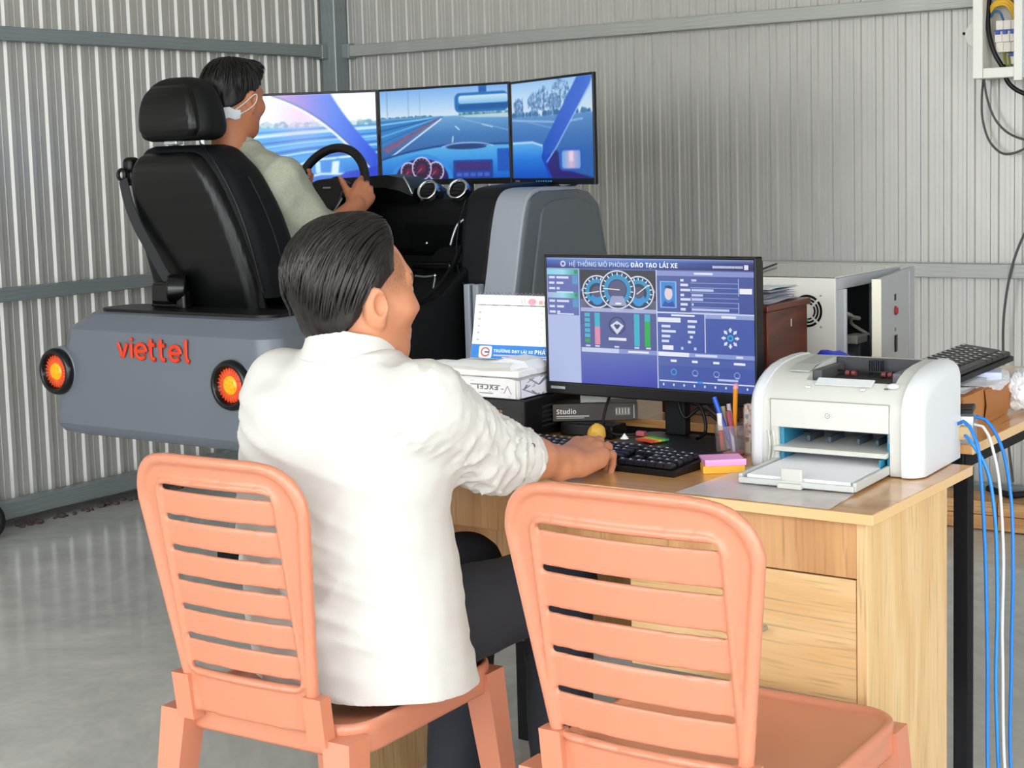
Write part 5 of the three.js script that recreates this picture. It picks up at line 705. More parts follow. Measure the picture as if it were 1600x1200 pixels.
  const sheetG = (dx, dz, y, s, r) => { const g = new THREE.PlaneGeometry(0.21, 0.17, 14, 12).rotateX(-PI / 2), p = g.attributes.position; for (let i = 0; i < p.count; i++) { const x = p.getX(i), z = p.getZ(i); p.setY(i, Math.max(0, 0.007 * nz(x * 9 + s, s, z * 9) + 0.003) + 0.0006); } const low = g.clone(); g.computeVertexNormals(); return plain(g).rotateY(r).translate(3.47 + dx, y, 2.67 + dz); };
  [[0.012, 0.0, 0.02, 'white sheets'], [0.008, 0.01, -0.1, ''], [0.014, -0.005, 0.06, '']].forEach(([dx, dz, r], i) => { const m = mat(i === 2 ? 0xffffff : [0xe9eaf2, 0xdfe3ee][i], 0.7, { side: THREE.DoubleSide, ...(i === 2 ? { map: pt } : {}) }); const g = mg([sheetG(dx, dz, 1.0142 + i * 0.0105, i * 4, r), sheetG(dx * 0.6, dz + 0.004, 1.0142 + i * 0.0105 + 0.004, i * 4 + 2, r + 0.05)]); lone('loose_papers', g, m, ['bottom sheets of the papers on the brown wooden box', 'middle white sheets of the papers on the brown wooden box', 'top sheet with teal print on the brown wooden box'][i], 'papers', 'papers on the wooden box'); });
  lone('blue_bag', (() => { let g = mergeVertices(new THREE.IcosahedronGeometry(1, 4).deleteAttribute('uv').deleteAttribute('normal')); const p = g.attributes.position; for (let i = 0; i < p.count; i++) { const v = V().fromBufferAttribute(p, i), k = 1 + 0.14 * nz(v.x * 2.2, v.y * 2.2, v.z * 2.2); p.setXYZ(i, v.x * 0.06 * k, Math.max(-0.072, v.y * 0.068 * k), v.z * 0.06 * k); } g.computeVertexNormals(); return g.translate(3.695, 0.849, 2.675); })(), mat(0x1c35c8, 0.35), 'bright blue plastic bag just behind the printer', 'bag');
}
// ---------------------------------------------------------------- parcel, bag, papers and leads on the back desk
{
  const p = thing('brown_parcel', 'brown paper parcel on the back desk beside the blue cables', 'parcel', [3.93, 0.7752, 2.62], 0.02);
  part(p, 'wrapping', wrapped(0.15, 0.075, 0.29, 0.003, 2).translate(0, 0.038, 0), mat(0xb57a45, 0.6)); part(p, 'folded_flap', loft([[0, 0.0], [0.03, 0.004], [0.06, 0.0]].map(([y, b]) => [[0.077 + b, 0.01 + y, 0.02], [0.079 + b, 0.01 + y, -0.06], [0.078 + b, 0.01 + y, -0.14], [0.074, 0.01 + y, -0.06]]), true, 0.5), mat(0xa86c3a, 0.6));
  const crump = (w, h, d, s, a) => { let g = mergeVertices(new THREE.IcosahedronGeometry(1, 12).deleteAttribute('uv').deleteAttribute('normal')); const q = g.attributes.position; for (let i = 0; i < q.count; i++) { const v = V().fromBufferAttribute(q, i), n = nz(v.x * 2.1 + s, v.y * 2.1, v.z * 2.1), r = Math.abs(nz(v.x * 4 + s, v.y * 4, v.z * 4)), k = 1 + a * (n * 0.9 - r * 1.3); q.setXYZ(i, v.x * w * k, Math.max(-h, v.y * h * k), v.z * d * k); } return toCreasedNormals(g, 0.9); };
  const bagM = new THREE.MeshPhysicalMaterial({ color: 0xf3f3f6, roughness: 0.35, transmission: 0.25, thickness: 0, side: THREE.DoubleSide });
  lone('plastic_bag', mg([crump(0.05, 0.03, 0.12, 5, 0.13).translate(3.965, 0.848, 2.545), crump(0.036, 0.046, 0.055, 8, 0.16).translate(4.02, 0.822, 2.44)]), bagM, 'crumpled white plastic bag draped over the brown parcel', 'bag');
  for (const [i, x, z, y, r] of [[0, 3.93, 2.68, 0.855, 0.1], [1, 3.95, 2.7, 0.861, -0.15], [2, 3.94, 2.66, 0.867, 0.3]]) { const g = new THREE.PlaneGeometry(0.15, 0.21, 12, 14).rotateX(-PI / 2), q = g.attributes.position; for (let k = 0; k < q.count; k++) q.setY(k, 0.004 * nz(q.getX(k) * 14 + i * 5, 1, q.getZ(k) * 14) + 0.002); g.computeVertexNormals(); lone('loose_papers', g.rotateY(r).translate(x, y, z), mat([0xeceef4, 0xf4f4f4, 0xe4e6ee][i], 0.7, { side: THREE.DoubleSide }), ['lowest white sheet under the tilted keyboard', 'middle white sheet under the tilted keyboard', 'top white sheet under the tilted keyboard'][i], 'papers', 'papers under the tilted keyboard'); }
  const pl = thing('adapter_plug', 'silver and beige adapter with black lid where the blue cables start', 'adapter', [4.02, 0.7752, 2.82], 0.25);
  part(pl, 'silver_body', loft([[0.0, 0.03], [0.03, 0.034], [0.052, 0.03], [0.058, 0.02]].map(([y, h]) => [[-0.035, y, h * 1.4], [0.03, y, h * 1.4], [0.03, y * 0.8, -h * 1.4], [-0.035, y, -h * 1.4]]), true, 0.5), M.silver); part(pl, 'black_lid', bx(0.062, 0.01, 0.075, 0, 0.058, -0.005, 0.003).rotateZ(0.06), M.black); part(pl, 'beige_plug', bx(0.03, 0.026, 0.03, 0.012, 0.024, 0.052, 0.003), mat(0xc8ac7c, 0.5)); part(pl, 'dark_socket', bx(0.012, 0.02, 0.02, -0.006, 0.024, 0.062, 0.002), M.charcoal);
  lone('small_white_box', bx(0.05, 0.024, 0.05, 0, 0, 0, 0.003).rotateY(0.3).translate(4.0, 0.866, 2.59), mat(0xc4cbe4, 0.5), 'pale blue-white little box under the far end of the tilted keyboard', 'box');
  const blue = mat(0x1e7fd8, 0.4), bl2 = mat(0x2a90e6, 0.4), R = 0.0034;
  const cab = (l, m, label) => lone('network_cable', tube(l, R, 60, 8), m, label, 'cable', 'blue network cables');
  cab([[4.03, 0.81, 2.88], [4.06, 0.825, 2.9], [4.088, 0.79, 2.915], [4.098, 0.72, 2.92], [4.105, 0.6, 2.92], [4.11, 0.4, 2.92], [4.12, 0.15, 2.94], [4.16, 0.006, 3.0], [4.3, 0.005, 3.1]], blue, 'nearest blue cable, bending sharply over the desk edge by the printer');
  cab([[4.03, 0.8, 2.85], [4.065, 0.79, 2.89], [4.095, 0.74, 2.885], [4.112, 0.66, 2.89], [4.118, 0.5, 2.89], [4.12, 0.3, 2.9], [4.15, 0.05, 2.92], [4.2, 0.005, 2.95], [4.32, 0.005, 2.98]], bl2, 'middle blue cable hanging between the two desks');
  cab([[4.02, 0.81, 2.82], [4.06, 0.82, 2.81], [4.095, 0.78, 2.815], [4.125, 0.69, 2.84], [4.137, 0.55, 2.86], [4.135, 0.38, 2.86], [4.15, 0.12, 2.88], [4.22, 0.005, 2.9], [4.35, 0.005, 2.9]], blue, 'farthest blue cable, looping out over the back desk');
  lone('network_cable', tube([[4.02, 0.8, 2.84], [4.07, 0.81, 2.84], [4.1, 0.75, 2.85], [4.125, 0.6, 2.88], [4.128, 0.4, 2.89], [4.16, 0.1, 2.93], [4.25, 0.005, 3.0]], 0.003, 50, 8), mat(0xd9dde0, 0.5), 'white cable hanging among the blue ones', 'cable');
  // black leads behind the desk screen
  [[[3.5, 0.9, 2.945], [3.54, 0.84, 2.94], [3.585, 0.8, 2.93], [3.6, 0.778, 2.9], [3.62, 0.779, 2.8]], [[3.49, 0.9, 2.94], [3.51, 0.83, 2.935], [3.56, 0.83, 2.92], [3.61, 0.8, 2.93], [3.615, 0.757, 2.96]], [[3.47, 0.88, 2.94], [3.5, 0.8, 2.945], [3.53, 0.82, 2.935], [3.57, 0.79, 2.92], [3.58, 0.779, 2.85]], [[3.5, 0.88, 2.945], [3.545, 0.81, 2.95], [3.55, 0.775, 2.955], [3.545, 0.766, 2.98]]].forEach((l, i) => lone('black_cable', tube(l, 0.0035, 40, 8), M.black, ['highest black lead arching behind the right half of the desk screen', 'black lead arching down beside the pen cup', 'lowest tangled black lead behind the screen stand', 'short black lead ending on the screen base'][i], 'cable', 'black leads behind the desk screen'));
  lone('black_cable', tube([[3.34, 0.86, 2.955], [3.335, 0.81, 2.985], [3.34, 0.78, 3.0], [3.37, 0.767, 3.01], [3.41, 0.766, 2.99]], 0.003, 40, 8), M.black, 'black lead hanging in front of the small black box', 'cable');
  lone('cable_plug', bx(0.02, 0.01, 0.012, 3.42, 0.768, 2.985, 0.002), mat(0xc0606a, 0.5), 'little red plug on the screen base', 'plug');
}
// ---------------------------------------------------------------- boards on the floor by the back wall
{
  const w1 = mat(0xffffff, 0.55, { map: woodTex([222, 176, 122], [186, 132, 80], [0.9, 1.4], 0.4) });
  [[2.75, 3.27, 0.004, 0.055, 'lower pale wooden board by the back wall, left of the joint'], [3.275, 4.4, 0.004, 0.055, 'lower pale wooden board by the back wall, right of the joint'], [2.75, 3.27, 0.0565, 0.104, 'upper pale wooden board by the back wall, left of the joint'], [3.275, 4.4, 0.0565, 0.104, 'upper pale wooden board by the back wall, right of the joint']].forEach(([a, b, y0, y1, label]) => lone('wooden_board', uvm(bl(a, b, y0, y1, 0.2, 0.36, 0.003), 'x'), w1, label, 'board', 'wooden boards by the back wall'));
  lone('black_hose', tube([[3.2, 0.125, 0.24], [3.3, 0.118, 0.28], [3.45, 0.14, 0.22], [3.7, 0.12, 0.27], [4.1, 0.118, 0.28]], 0.012, 40), M.blackMatte, 'black hose lying on the wooden boards', 'hose');
  lone('rubber_ring', new THREE.TorusGeometry(0.05, 0.022, 14, 36).rotateY(0.35).translate(0.155, 0.0725, 2.178), M.blackMatte, 'black rubber ring standing by the left wall at the picture edge', 'rubber ring');
}
// ---------------------------------------------------------------- breaker box on the back wall
{
  const w = mat(0xf2f1e8, 0.4), o = thing('breaker_box', 'open white plastic breaker box on the back wall with yellow and blue wires', 'breaker box', [3.26, 1.56, 0.075]);
  const X0 = 3.108, X1 = 3.42, Y0 = 1.565, Y1 = 1.965, Z1 = 0.145;
  wpart(o, 'back_plate', bl(X0, X1, Y0, Y1, 0.0385, 0.046, 0.002), mat(0xcfccc4, 0.5)); wpart(o, 'frame', [bl(X0, X0 + 0.036, Y0, Y1, 0.04, Z1, 0.004), bl(X0 + 0.0365, X1 - 0.0305, Y0, Y0 + 0.036, 0.04, Z1 - 0.0004, 0.004), bl(X0 + 0.0365, X1 - 0.0305, Y1 - 0.036, Y1, 0.04, Z1 - 0.0004, 0.004), bl(X1 - 0.03, X1, Y0, Y1, 0.04, Z1, 0.004), bl(X0, X0 + 0.006, Y0, Y1, 0.0, 0.06, 0.001), bl(X1 - 0.006, X1, Y0, Y1, 0.0, 0.06, 0.001)], w);
  wpart(o, 'cover_bar', bl(3.255, 3.285, Y0 - 0.012, Y1, Z1 - 0.01, Z1 + 0.006, 0.003), w); wpart(o, 'inner_cover', bl(3.284, 3.4, Y0 - 0.004, Y1, Z1 - 0.006, Z1 + 0.001, 0.003), mat(0xb8c0c8, 0.4));
  const brk = mat(0xe9e2d6, 0.4), tg = mat(0x1f4aa8, 0.4);
  for (let i = 0; i < 4; i++) { const x = 3.176 + i * 0.0265, q = wpart(o, 'breaker', [bl(x, x + 0.0255, 1.655, 1.765, 0.046, 0.1, 0.0015), bl(x, x + 0.0255, 1.69, 1.73, 0.09, 0.113, 0.0015)], brk); wsub(o, q, 'toggle', bl(x + 0.005, x + 0.02, 1.716, 1.728, 0.112, 0.124, 0.002), tg); }
  wpart(o, 'toggle_bar', bl(3.176, 3.255, 1.727, 1.732, 0.113, 0.118, 0.001), tg);
  { const q = wpart(o, 'breaker', bl(3.215, 3.255, 1.612, 1.65, 0.046, 0.095, 0.0015), brk); wsub(o, q, 'toggle', bl(3.222, 3.245, 1.64, 1.65, 0.094, 0.106, 0.002), tg); }
  wpart(o, 'yellow_wire', [0, 1, 2].map((i) => tube([[3.15, 1.79 + i * 0.008, 0.09], [3.175, 1.815 + i * 0.007, 0.105], [3.21 + i * 0.008, 1.818 + i * 0.006, 0.11], [3.232 + i * 0.008, 1.79, 0.1], [3.236 + i * 0.007, 1.762, 0.085]], 0.005, 30)), mat(0xe8b838, 0.45), 'yellow wires'); wpart(o, 'blue_wire', tube([[3.155, 1.78, 0.092], [3.172, 1.797, 0.105], [3.192, 1.793, 0.108], [3.2, 1.765, 0.09]], 0.0042, 24), mat(0x2f6a9c, 0.45), 'blue wire'); wpart(o, 'red_wire', tube([[3.2, 1.85, 0.09], [3.23, 1.83, 0.1], [3.25, 1.8, 0.1]], 0.004, 16), mat(0xc86a4a, 0.45), 'red wire');
  wpart(o, 'green_wire', [tube([[3.2, 1.655, 0.085], [3.206, 1.63, 0.095], [3.214, 1.602, 0.1]], 0.0045, 14), tube([[3.215, 1.655, 0.085], [3.222, 1.632, 0.097], [3.226, 1.602, 0.1]], 0.0045, 14)], mat(0x8a8a2a, 0.5), 'green and yellow earth wires');
  wpart(o, 'black_lead', tube([[3.152, 1.9, 0.08], [3.148, 1.79, 0.1], [3.156, 1.72, 0.112], [3.178, 1.65, 0.115], [3.205, 1.602, 0.112]], 0.0085, 30), M.black, 'thick black lead');
  const j = thing('junction_disc', 'round white wall box half behind the breaker box', 'wall box', [3.094, 1.727, 0.025]); part(j, 'lid', lathe([[0, 0.018], [0.044, 0.018], [0.05, 0.012], [0.052, -0.018], [0, -0.018]], 40).rotateX(PI / 2), w); part(j, 'rim', new THREE.TorusGeometry(0.047, 0.0025, 8, 40).translate(0, 0, 0.014), w);
  lone('wall_screw', new THREE.SphereGeometry(0.0055, 10, 8).translate(3.03, 1.735, 0.012), M.black, 'small black screw head in the wall beside the round box', 'screw');
  const line = mat(0x4f4f4b, 0.5);
  lone('wall_cable', tube([[3.118, 1.565, 0.06], [3.108, 1.5, 0.045], [3.11, 1.42, 0.04], [3.14, 1.34, 0.045], [3.19, 1.3, 0.05], [3.25, 1.31, 0.05], [3.32, 1.36, 0.05], [3.4, 1.45, 0.05], [3.43, 1.56, 0.05]], 0.0042, 70), line, 'thin grey cable hanging in the deepest loop under the breaker box', 'cable', 'grey cables under the breaker box');
  lone('wall_cable', tube([[3.124, 1.565, 0.07], [3.13, 1.5, 0.055], [3.16, 1.42, 0.05], [3.21, 1.37, 0.05], [3.28, 1.345, 0.05], [3.36, 1.35, 0.05], [3.46, 1.4, 0.05]], 0.0042, 60), line, 'thin grey cable in the shallower loop under the breaker box', 'cable', 'grey cables under the breaker box');
  lone('wall_cable', tube([[3.205, 1.61, 0.11], [3.22, 1.55, 0.1], [3.25, 1.52, 0.09], [3.3, 1.5, 0.085], [3.4, 1.49, 0.08], [3.55, 1.5, 0.07]], 0.0085, 40), M.black, 'thick black cable leaving the bottom of the breaker box', 'cable');
  lone('wall_cable', tube([[3.46, 1.4, 0.05], [3.4, 1.25, 0.055], [3.3, 1.08, 0.06], [3.235, 0.93, 0.066], [3.2, 0.75, 0.066], [3.19, 0.58, 0.05], [3.21, 0.3, 0.06], [3.25, 0.13, 0.12]], 0.0048, 70), line, 'grey cable running down the back wall above the tilted keyboard', 'cable');
}
// ---------------------------------------------------------------- plastic chairs
{
  const pl = mat(0xcc8264, 0.34, { clearcoat: 0.25, clearcoatRoughness: 0.2 });
  const rbox = (x, y, w, h, r) => { const a = Math.abs(x) - w + r, b = Math.abs(y) - h + r; return Math.hypot(Math.max(a, 0), Math.max(b, 0)) + Math.min(Math.max(a, b), 0) - r; };
  // back: outline narrowing downward, arched top, leaning and bowed; z is local depth behind the sitter
  const backOf = (hw, pitch, y0) => { const k = hw / 0.205, W = (y) => hw - 0.05 * k * clamp((0.8 - y) / 0.36), bow = (x, y) => 0.045 - 0.55 * x * x + 0.17 * (y - 0.44), top = 0.882;
    const outline = (x, y) => smax(Math.abs(x) - W(y), y - (top - 0.14 * x * x / k - 2.2 * Math.max(0, Math.abs(x) - 0.1 * k) ** 2), 0.06);
    return nets((x, y, z) => {
      const d = z - bow(x, y), o = outline(x, y); let f = smax(o, Math.abs(d) - 0.0035, 0.004);
      f = smin(f, Math.hypot(o + 0.008, d - 0.004) - 0.0085, 0.006);                                                 // raised lip round the edge
      const n = Math.floor((y0 - 0.47) / pitch), yb = y0 - n * pitch - 0.012; f = smin(f, Math.hypot(rbox(x, y - (y0 + 0.012 + yb) / 2, hw - 0.052, (y0 + 0.012 - yb) / 2, 0.025), d - 0.005) - 0.0048, 0.004);   // raised frame round the slats
      for (let i = 0; i <= n; i++) f = smax(f, -Math.max(rbox(x, y - (y0 - i * pitch), hw - 0.06, 0.0042, 0.003), Math.abs(d) - 0.02), 0.0025);
      return smax(f, 0.43 - y, 0.01);
    }, [-hw - 0.02, 0.42, -0.03], [hw + 0.02, 0.91, 0.15], 0.0042); };
  const seat = nets((x, y, z) => { const o = rbox(x, z + 0.19, 0.215, 0.215, 0.07), s = 0.437 - 0.035 * Math.exp(-((x / 0.16) ** 2 + ((z + 0.17) / 0.16) ** 2)); let f = smax(o, Math.abs(y - s) - 0.005, 0.008); return smin(f, Math.max(Math.abs(o + 0.006) - 0.005, Math.abs(y - 0.42) - 0.028), 0.008); }, [-0.24, 0.36, -0.43], [0.24, 0.48, 0.06], 0.006);
  function chair(label, pos, turn, back, k) {
    const o = thing('plastic_chair', label, 'chair', pos, turn, 'orange plastic chairs'); part(o, 'backrest', back, pl); part(o, 'seat', seat.clone().scale(k, 1, 1), pl);
    for (const [sx, z0, z1] of [[-1, 0.02, 0.075], [1, 0.02, 0.075], [-1, -0.37, -0.41], [1, -0.37, -0.41]]) part(o, 'leg', loft([[0.0, z1, 0.232 * k, 0.017], [0.2, lerp(z1, z0, 0.5), 0.215 * k, 0.021], [0.43, z0, 0.192 * k, 0.027]].map(([y, z, x, r]) => [[sx * x - r, y, z - r], [sx * x - r, y, z + r], [sx * x + r, y, z + r], [sx * x + r, y, z - r]]), true, 0.6), pl);
    for (const s of [-1, 1]) part(o, 'back_post', loft([[0.42, 0.04], [0.5, 0.05]].map(([y, z]) => [[s * 0.155 * k - 0.018, y, z - 0.014], [s * 0.155 * k - 0.018, y, z + 0.012], [s * 0.155 * k + 0.018, y, z + 0.012], [s * 0.155 * k + 0.018, y, z - 0.014]]), true, 0.6), pl);
    return o;
  }
  chair('orange plastic chair with slotted back, under the man in the white shirt', [3.255, 0, 3.91], 0.05, backOf(0.176, 0.051, 0.824), 0.9);
  chair('empty orange plastic chair pushed up to the desk, showing only its glossy back', [3.945, 0, 3.82], 0.03, backOf(0.202, 0.062, 0.812), 1);
}
// ---------------------------------------------------------------- people
const sub3 = (a, b) => [a[0] - b[0], a[1] - b[1], a[2] - b[2]], add3 = (a, b, s = 1) => [a[0] + b[0] * s, a[1] + b[1] * s, a[2] + b[2] * s], dot3 = (a, b) => a[0] * b[0] + a[1] * b[1] + a[2] * b[2];
const nrm = (a) => { const l = Math.hypot(...a); return a.map((v) => v / l); }, crs = (a, b) => [a[1] * b[2] - a[2] * b[1], a[2] * b[0] - a[0] * b[2], a[0] * b[1] - a[1] * b[0]];
// frame: origin, right, up, forward; gives world() and a field in local axes as a field in the world
function frame(o, f, u) {
  f = nrm(f); const r = nrm(crs(f, u)), up = crs(r, f);
  return { o, r, up, f, world: (x, y, z) => [0, 1, 2].map((i) => o[i] + r[i] * x + up[i] * y + f[i] * z), local: (x, y, z) => { const d = [x - o[0], y - o[1], z - o[2]]; return [dot3(d, r), dot3(d, up), dot3(d, f)]; }, field: (g) => (x, y, z) => { const a = x - o[0], b = y - o[1], c = z - o[2]; return g(a * r[0] + b * r[1] + c * r[2], a * up[0] + b * up[1] + c * up[2], a * f[0] + b * f[1] + c * f[2]); } };
}
// head in its own axes: x to the person's right, y up, z forward; origin between the ears
const eul = (x, y, z) => new THREE.Matrix4().makeRotationFromEuler(new THREE.Euler(x, y, z));
function headField(nk) {
  const cran = ell([0, 0.034, -0.012], [0.074, 0.088, 0.096]), face = ell([0, -0.028, 0.034], [0.061, 0.085, 0.06]), bits = [];
  for (const s of [-1, 1]) bits.push([cap([s * 0.054, -0.045, -0.002], [s * 0.03, -0.092, 0.052], 0.018, 0.017), 0.04], [ell([s * 0.046, -0.018, 0.06], [0.024, 0.02, 0.022]), 0.025], [cap([s * 0.012, 0.03, 0.088], [s * 0.044, 0.032, 0.07], 0.009, 0.008), 0.02], [ell([s * 0.012, -0.033, 0.096], [0.009, 0.008, 0.011]), 0.008]);
  const chin = ell([0, -0.098, 0.066], [0.022, 0.018, 0.02]), nose = cap([0, 0.022, 0.09], [0, -0.026, 0.109], 0.008, 0.011), lipU = cap([-0.019, -0.06, 0.084], [0.019, -0.06, 0.084], 0.0065, 0.0065), lipL = cap([-0.016, -0.071, 0.083], [0.016, -0.071, 0.083], 0.0075, 0.0075), sockets = [-1, 1].map((s) => ell([s * 0.031, 0.01, 0.1], [0.019, 0.012, 0.018])), eyes = [-1, 1].map((s) => ell([s * 0.031, 0.009, 0.077], [0.0135, 0.0125, 0.0125])), mouth = cap([-0.02, -0.0655, 0.093], [0.02, -0.0655, 0.093], 0.0022, 0.0022);
  const neck = cap([0, -0.05, -0.022], nk, 0.05, 0.053), nape = cap([0, 0.0, -0.03], add3(nk, [0, 0, 0.002]), 0.048, 0.05);
  const ears = [-1, 1].map((s) => { const m = eul(0.0, s * 0.42, s * -0.08), e = [s * 0.082, -0.006, -0.012], pl = ell(e, [0.0075, 0.033, 0.0205], m), hollow = ell([s * 0.0905, -0.002, -0.006], [0.0105, 0.019, 0.0105], m), lobe = ell([s * 0.079, -0.034, -0.002], [0.007, 0.011, 0.009], m), root = ell([s * 0.073, -0.006, 0.002], [0.011, 0.024, 0.011]), trag = ell([s * 0.08, -0.01, 0.007], [0.005, 0.007, 0.004]); return (x, y, z) => smin(smin(smax(smin(smin(pl(x, y, z), lobe(x, y, z), 0.008), root(x, y, z), 0.01), -hollow(x, y, z), 0.004), trag(x, y, z), 0.004), 9, 0.001); });
  return (x, y, z) => {
    let d = smin(cran(x, y, z), face(x, y, z), 0.05); for (const [b, k] of bits) d = smin(d, b(x, y, z), k); d = smin(d, chin(x, y, z), 0.025);
    d = smax(d, -sockets[0](x, y, z), 0.012); d = smax(d, -sockets[1](x, y, z), 0.012); d = smin(d, eyes[0](x, y, z), 0.004); d = smin(d, eyes[1](x, y, z), 0.004);
    d = smin(d, nose(x, y, z), 0.014); d = smin(d, lipU(x, y, z), 0.008); d = smin(d, lipL(x, y, z), 0.008); d = smax(d, -mouth(x, y, z), 0.003);
    d = smin(d, smin(neck(x, y, z), nape(x, y, z), 0.03), 0.03); return smin(d, Math.min(ears[0](x, y, z), ears[1](x, y, z)), 0.006);
  };
}
// a hand: w wrist, d towards the knuckles, n out of the back of the hand, side +1 right, curls in radians per joint
function handField(w, d, n, side, curls, thumb) {
  d = nrm(d); n = nrm(add3(n, d, -dot3(n, d))); const s = side > 0 ? crs(n, d) : crs(d, n), P = (a, b, c) => add3(add3(add3(w, s, a), n, b), d, c);
  const K = [[0.03, 0.003, 0.09, [0.043, 0.026, 0.02]], [0.0095, 0.007, 0.096, [0.047, 0.03, 0.021]], [-0.0115, 0.005, 0.091, [0.043, 0.028, 0.02]], [-0.0305, -0.001, 0.081, [0.034, 0.021, 0.018]]], palm = [], fing = [];
  K.forEach(([a, b, c, L], i) => {
    palm.push(cap(P(a * 0.62, 0, 0.0), P(a, b - 0.003, c), 0.0165, 0.0118)); palm.push(cap(P(a * 0.7, -0.009, 0.02), P(a, b - 0.01, c - 0.01), 0.013, 0.011));
    let p = P(a, b, c), ang = 0, ch = []; const sp = a * 2.2; L.forEach((l, j) => { ang += curls[i][j]; const dir = nrm(add3(add3([0, 0, 0].map((_, q) => d[q] * Math.cos(ang) - n[q] * Math.sin(ang)), s, 0), s, sp * Math.cos(ang))); const q = add3(p, dir, l), r0 = [0.0098, 0.0088, 0.008][j] * (i === 3 ? 0.88 : 1), r1 = [0.009, 0.0082, 0.0066][j] * (i === 3 ? 0.88 : 1); ch.push(cap(p, q, r0, r1)); p = q; });
    fing.push((x, y, z) => Math.min(smin(ch[0](x, y, z), ch[1](x, y, z), 0.004), ch[2](x, y, z)));
  });
  const th = thumb ?? [[0.022, -0.012, 0.022], [0.047, -0.016, 0.05], [0.058, -0.02, 0.078], [0.056, -0.026, 0.1]]; const T = th.map((t) => P(...t)), tf = [cap(T[0], T[1], 0.017, 0.0125), cap(T[1], T[2], 0.0115, 0.0098), cap(T[2], T[3], 0.0098, 0.0072)];
  palm.push(cap(P(-0.02, -0.01, 0.015), P(-0.029, -0.009, 0.065), 0.0165, 0.013), cap(P(0, 0.0, -0.03), P(0, 0, 0.01), 0.0255, 0.024));
  return { f: (x, y, z) => { let p = 9; for (const q of palm) p = smin(p, q(x, y, z), 0.012); let t = smin(smin(tf[0](x, y, z), tf[1](x, y, z), 0.006), tf[2](x, y, z), 0.004); p = smin(p, t, 0.01); let g = 9; for (const q of fing) { const v = q(x, y, z); g = smin(g, v, 0.0022); } return smin(p, g, 0.007); }, c: P(0, -0.02, 0.06) };
}
const box3 = (c, r) => [c.map((v) => v - r), c.map((v) => v + r)];
function paint(g, fn) { const p = g.attributes.position, c = new Float32Array(p.count * 3); for (let i = 0; i < p.count; i++) { const q = fn(p.getX(i), p.getY(i), p.getZ(i)); c.set(q, i * 3); } g.setAttribute('color', new THREE.BufferAttribute(c, 3)); return g; }
const lin = (h) => { const c = new THREE.Color(h); return [c.r, c.g, c.b]; }, mix3 = (a, b, t) => a.map((v, i) => lerp(v, b[i], t));
function joinBody(list) { const l = list.map((g) => { const o = new THREE.BufferGeometry(); const q = g.toNonIndexed(); for (const k of ['position', 'normal', 'color']) o.setAttribute(k, q.attributes[k]); return o; }); return mergeGeometries(l); }
// hair: a shaped cap and combed locks lying on it
function hair(F, cut, thick, locks, comb, s0, quiff) {
  const shell = ell([0, 0.04, -0.018], [0.079 + thick * 0.5, 0.089 + thick, 0.1 + thick * 0.7]), q = quiff ? ell(quiff.c, quiff.r) : null, low = ell([0, -0.03, -0.048], [0.064, 0.055, 0.046]);
  const base = (x, y, z) => { let d = shell(x, y, z); d = smin(d, low(x, y, z), 0.03); if (q) d = smin(d, q(x, y, z), 0.03); return d; };
  const f = (x, y, z) => { const st = 0.0022 * nz(x * 95 + s0, y * 16, z * 55) + 0.0014 * nz(x * 210, y * 30 + s0, z * 130); return smax(base(x, y, z) + st, cut(x, y, z), 0.012); };
  const list = [plain(nets(F.field(f), ...box3(F.world(0, 0.04, -0.01), 0.17), 0.0034))];
  for (let i = 0; i < locks; i++) {
    let p = comb.start(), ok = true; const P = [];
    for (let k = 0; k < 9; k++) {
      const e = 1e-3, d0 = base(...p), gx = (base(p[0] + e, p[1], p[2]) - d0) / e, gy = (base(p[0], p[1] + e, p[2]) - d0) / e, gz = (base(p[0], p[1], p[2] + e) - d0) / e, gl = Math.hypot(gx, gy, gz) || 1, n = [gx / gl, gy / gl, gz / gl];
      p = add3(p, n, -d0 + 0.001 + comb.lift * (k / 8) * rr(0.2, 1)); if (cut(...p) > -0.004) { break; } P.push(p);
      let t = comb.flow(p); t = add3(t, n, -dot3(t, n)); p = add3(p, nrm(t), comb.step);
    }
    if (P.length < 4) continue;
    const c = new THREE.CatmullRomCurve3(P.map((v) => V(...F.world(...v)))), r = rr(0.0016, 0.0036), N = 10, R = [], pts_ = c.getPoints(N), fr = c.computeFrenetFrames(N);
    for (let k = 0; k <= N; k++) { const w = r * Math.sin(PI * (0.12 + 0.86 * k / N)) + 0.0002; R.push([0, 1, 2, 3, 4].map((j) => { const a = j / 5 * 2 * PI; return pts_[k].clone().addScaledVector(fr.normals[k], Math.cos(a) * w).addScaledVector(fr.binormals[k], Math.sin(a) * w).toArray(); })); }
    list.push(plain(loft(R, true, null)));
  }
  return mg(list);
}
